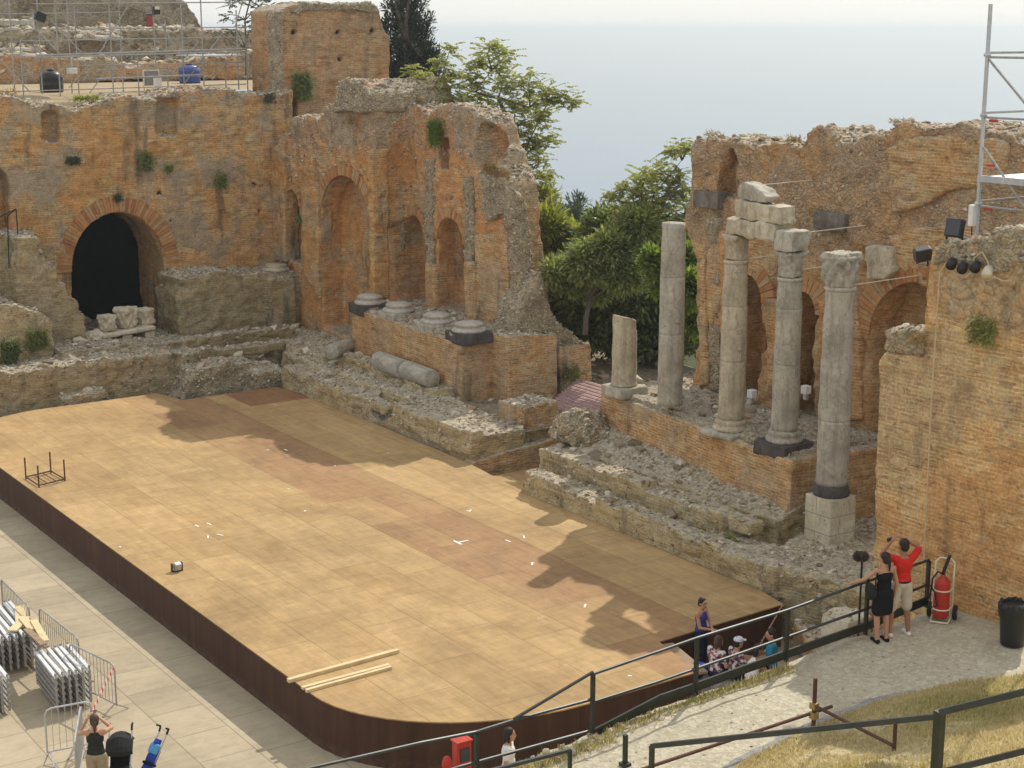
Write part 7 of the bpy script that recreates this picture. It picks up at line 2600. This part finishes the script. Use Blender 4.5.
scatter('rubble_face_stones', named('rubble_slide', 'rubble_end', 'rubble_strip', 'broken_top', 'ruin_fragment', 'masonry_boulder'), 70, .02, .055, 16, nzmin=-.3, flat=.9, bury=.45, maxn=9000)
scatter('scene_wall_stones', [o for o in named('wall') if o.parent and o.parent.name.split('.')[0] == 'scene_wall'], 26, .02, .065, 17, nzmin=-.3, zmin=7.6, flat=.9, bury=.5, clump=.1, region=lambda c: (c[:, 0] < 30.2), maxn=7000)
scatter('foundation_face_stones', [o for o in FND], 16, .02, .07, 18, nzmin=-.2, zmin=.3, flat=.9, bury=.5, clump=.1, maxn=6000)

scatter('fallen_blocks', FND + named('rubble_top'), 1.6, .10, .26, 19, nzmin=.75, zmin=.8, bury=.35, flat=.7, maxn=400)

# =================================================================== light, air, camera
W = bpy.data.worlds.new("World")
SC.world = W
W.use_nodes = True
nt = W.node_tree
sky = nt.nodes.new('ShaderNodeTexSky')
sky.sky_type = 'NISHITA'
sky.sun_disc = False
EL = math.radians(45)
SAZ = math.atan2(0.88, 0.46)      # from +y towards +x
sky.sun_elevation = EL
sky.sun_rotation = SAZ
sky.altitude = 200
sky.air_density = 1.0
sky.dust_density = 0.8
sky.ozone_density = 1.0
bg = nt.nodes['Background']
# thin bright haze layer: the blue of the sky and its dark parts are mostly washed out
wm = nt.nodes.new('ShaderNodeMix'); wm.data_type = 'RGBA'
wm.inputs['Factor'].default_value = 0.9
nt.links.new(sky.outputs[0], wm.inputs[6])
wm.inputs[7].default_value = (3.42, 3.45, 3.45, 1)
nt.links.new(wm.outputs[2], bg.inputs[0])
bg.inputs[1].default_value = 0.15

sun = bpy.data.lights.new('sun', 'SUN')
sun.energy = 2.1
sun.angle = math.radians(0.53)
sun.color = (1.0, 0.94, 0.82)
so = bpy.data.objects.new('sun', sun)
COL.objects.link(so)
D = Vector((math.sin(SAZ) * math.cos(EL), math.cos(SAZ) * math.cos(EL), math.sin(EL)))
so.rotation_euler = D.to_track_quat('Z', 'Y').to_euler()
so.location = D * 60

HAZE = True
if HAZE:
    bm = bmesh.new()
    add_box(bm, -16000, 16000, -16000, 16000, -202, 26)
    hz = build('haze', bm)
    hm = bpy.data.materials.new('haze_air')
    hm.use_nodes = True
    hn = hm.node_tree
    hn.nodes.remove(hn.nodes['Principled BSDF'])
    pv = hn.nodes.new('ShaderNodeVolumePrincipled')
    pv.inputs['Color'].default_value = (0.88, 0.95, 1.0, 1)
    pv.inputs['Density'].default_value = 0.00038
    pv.inputs['Anisotropy'].default_value = 0.45
    hn.links.new(pv.outputs[0], hn.nodes['Material Output'].inputs['Volume'])
    hz.data.materials.clear()
    hz.data.materials.append(hm)
    tag(hz, kind='stuff')

cam = bpy.data.cameras.new('camera')
cam.sensor_width = 36
cam.lens = F / 1024 * 36
cam.clip_start = 0.1
cam.clip_end = 60000
co = bpy.data.objects.new('camera', cam)
COL.objects.link(co)
co.location = (0, 0, CZ)
co.rotation_euler = (PI / 2 - PITCH, 0, -AZ)
SC.camera = co

SC.view_settings.view_transform = 'Standard'
SC.view_settings.look = 'None'
SC.view_settings.gamma = 1
SC.view_settings.use_curve_mapping = False
SC.view_settings.exposure = 0.74
cy = SC.cycles
cy.max_bounces = 6
cy.diffuse_bounces = 3
cy.glossy_bounces = 2
cy.transmission_bounces = 3
cy.transparent_max_bounces = 4
cy.volume_bounces = 0
cy.use_denoising = True
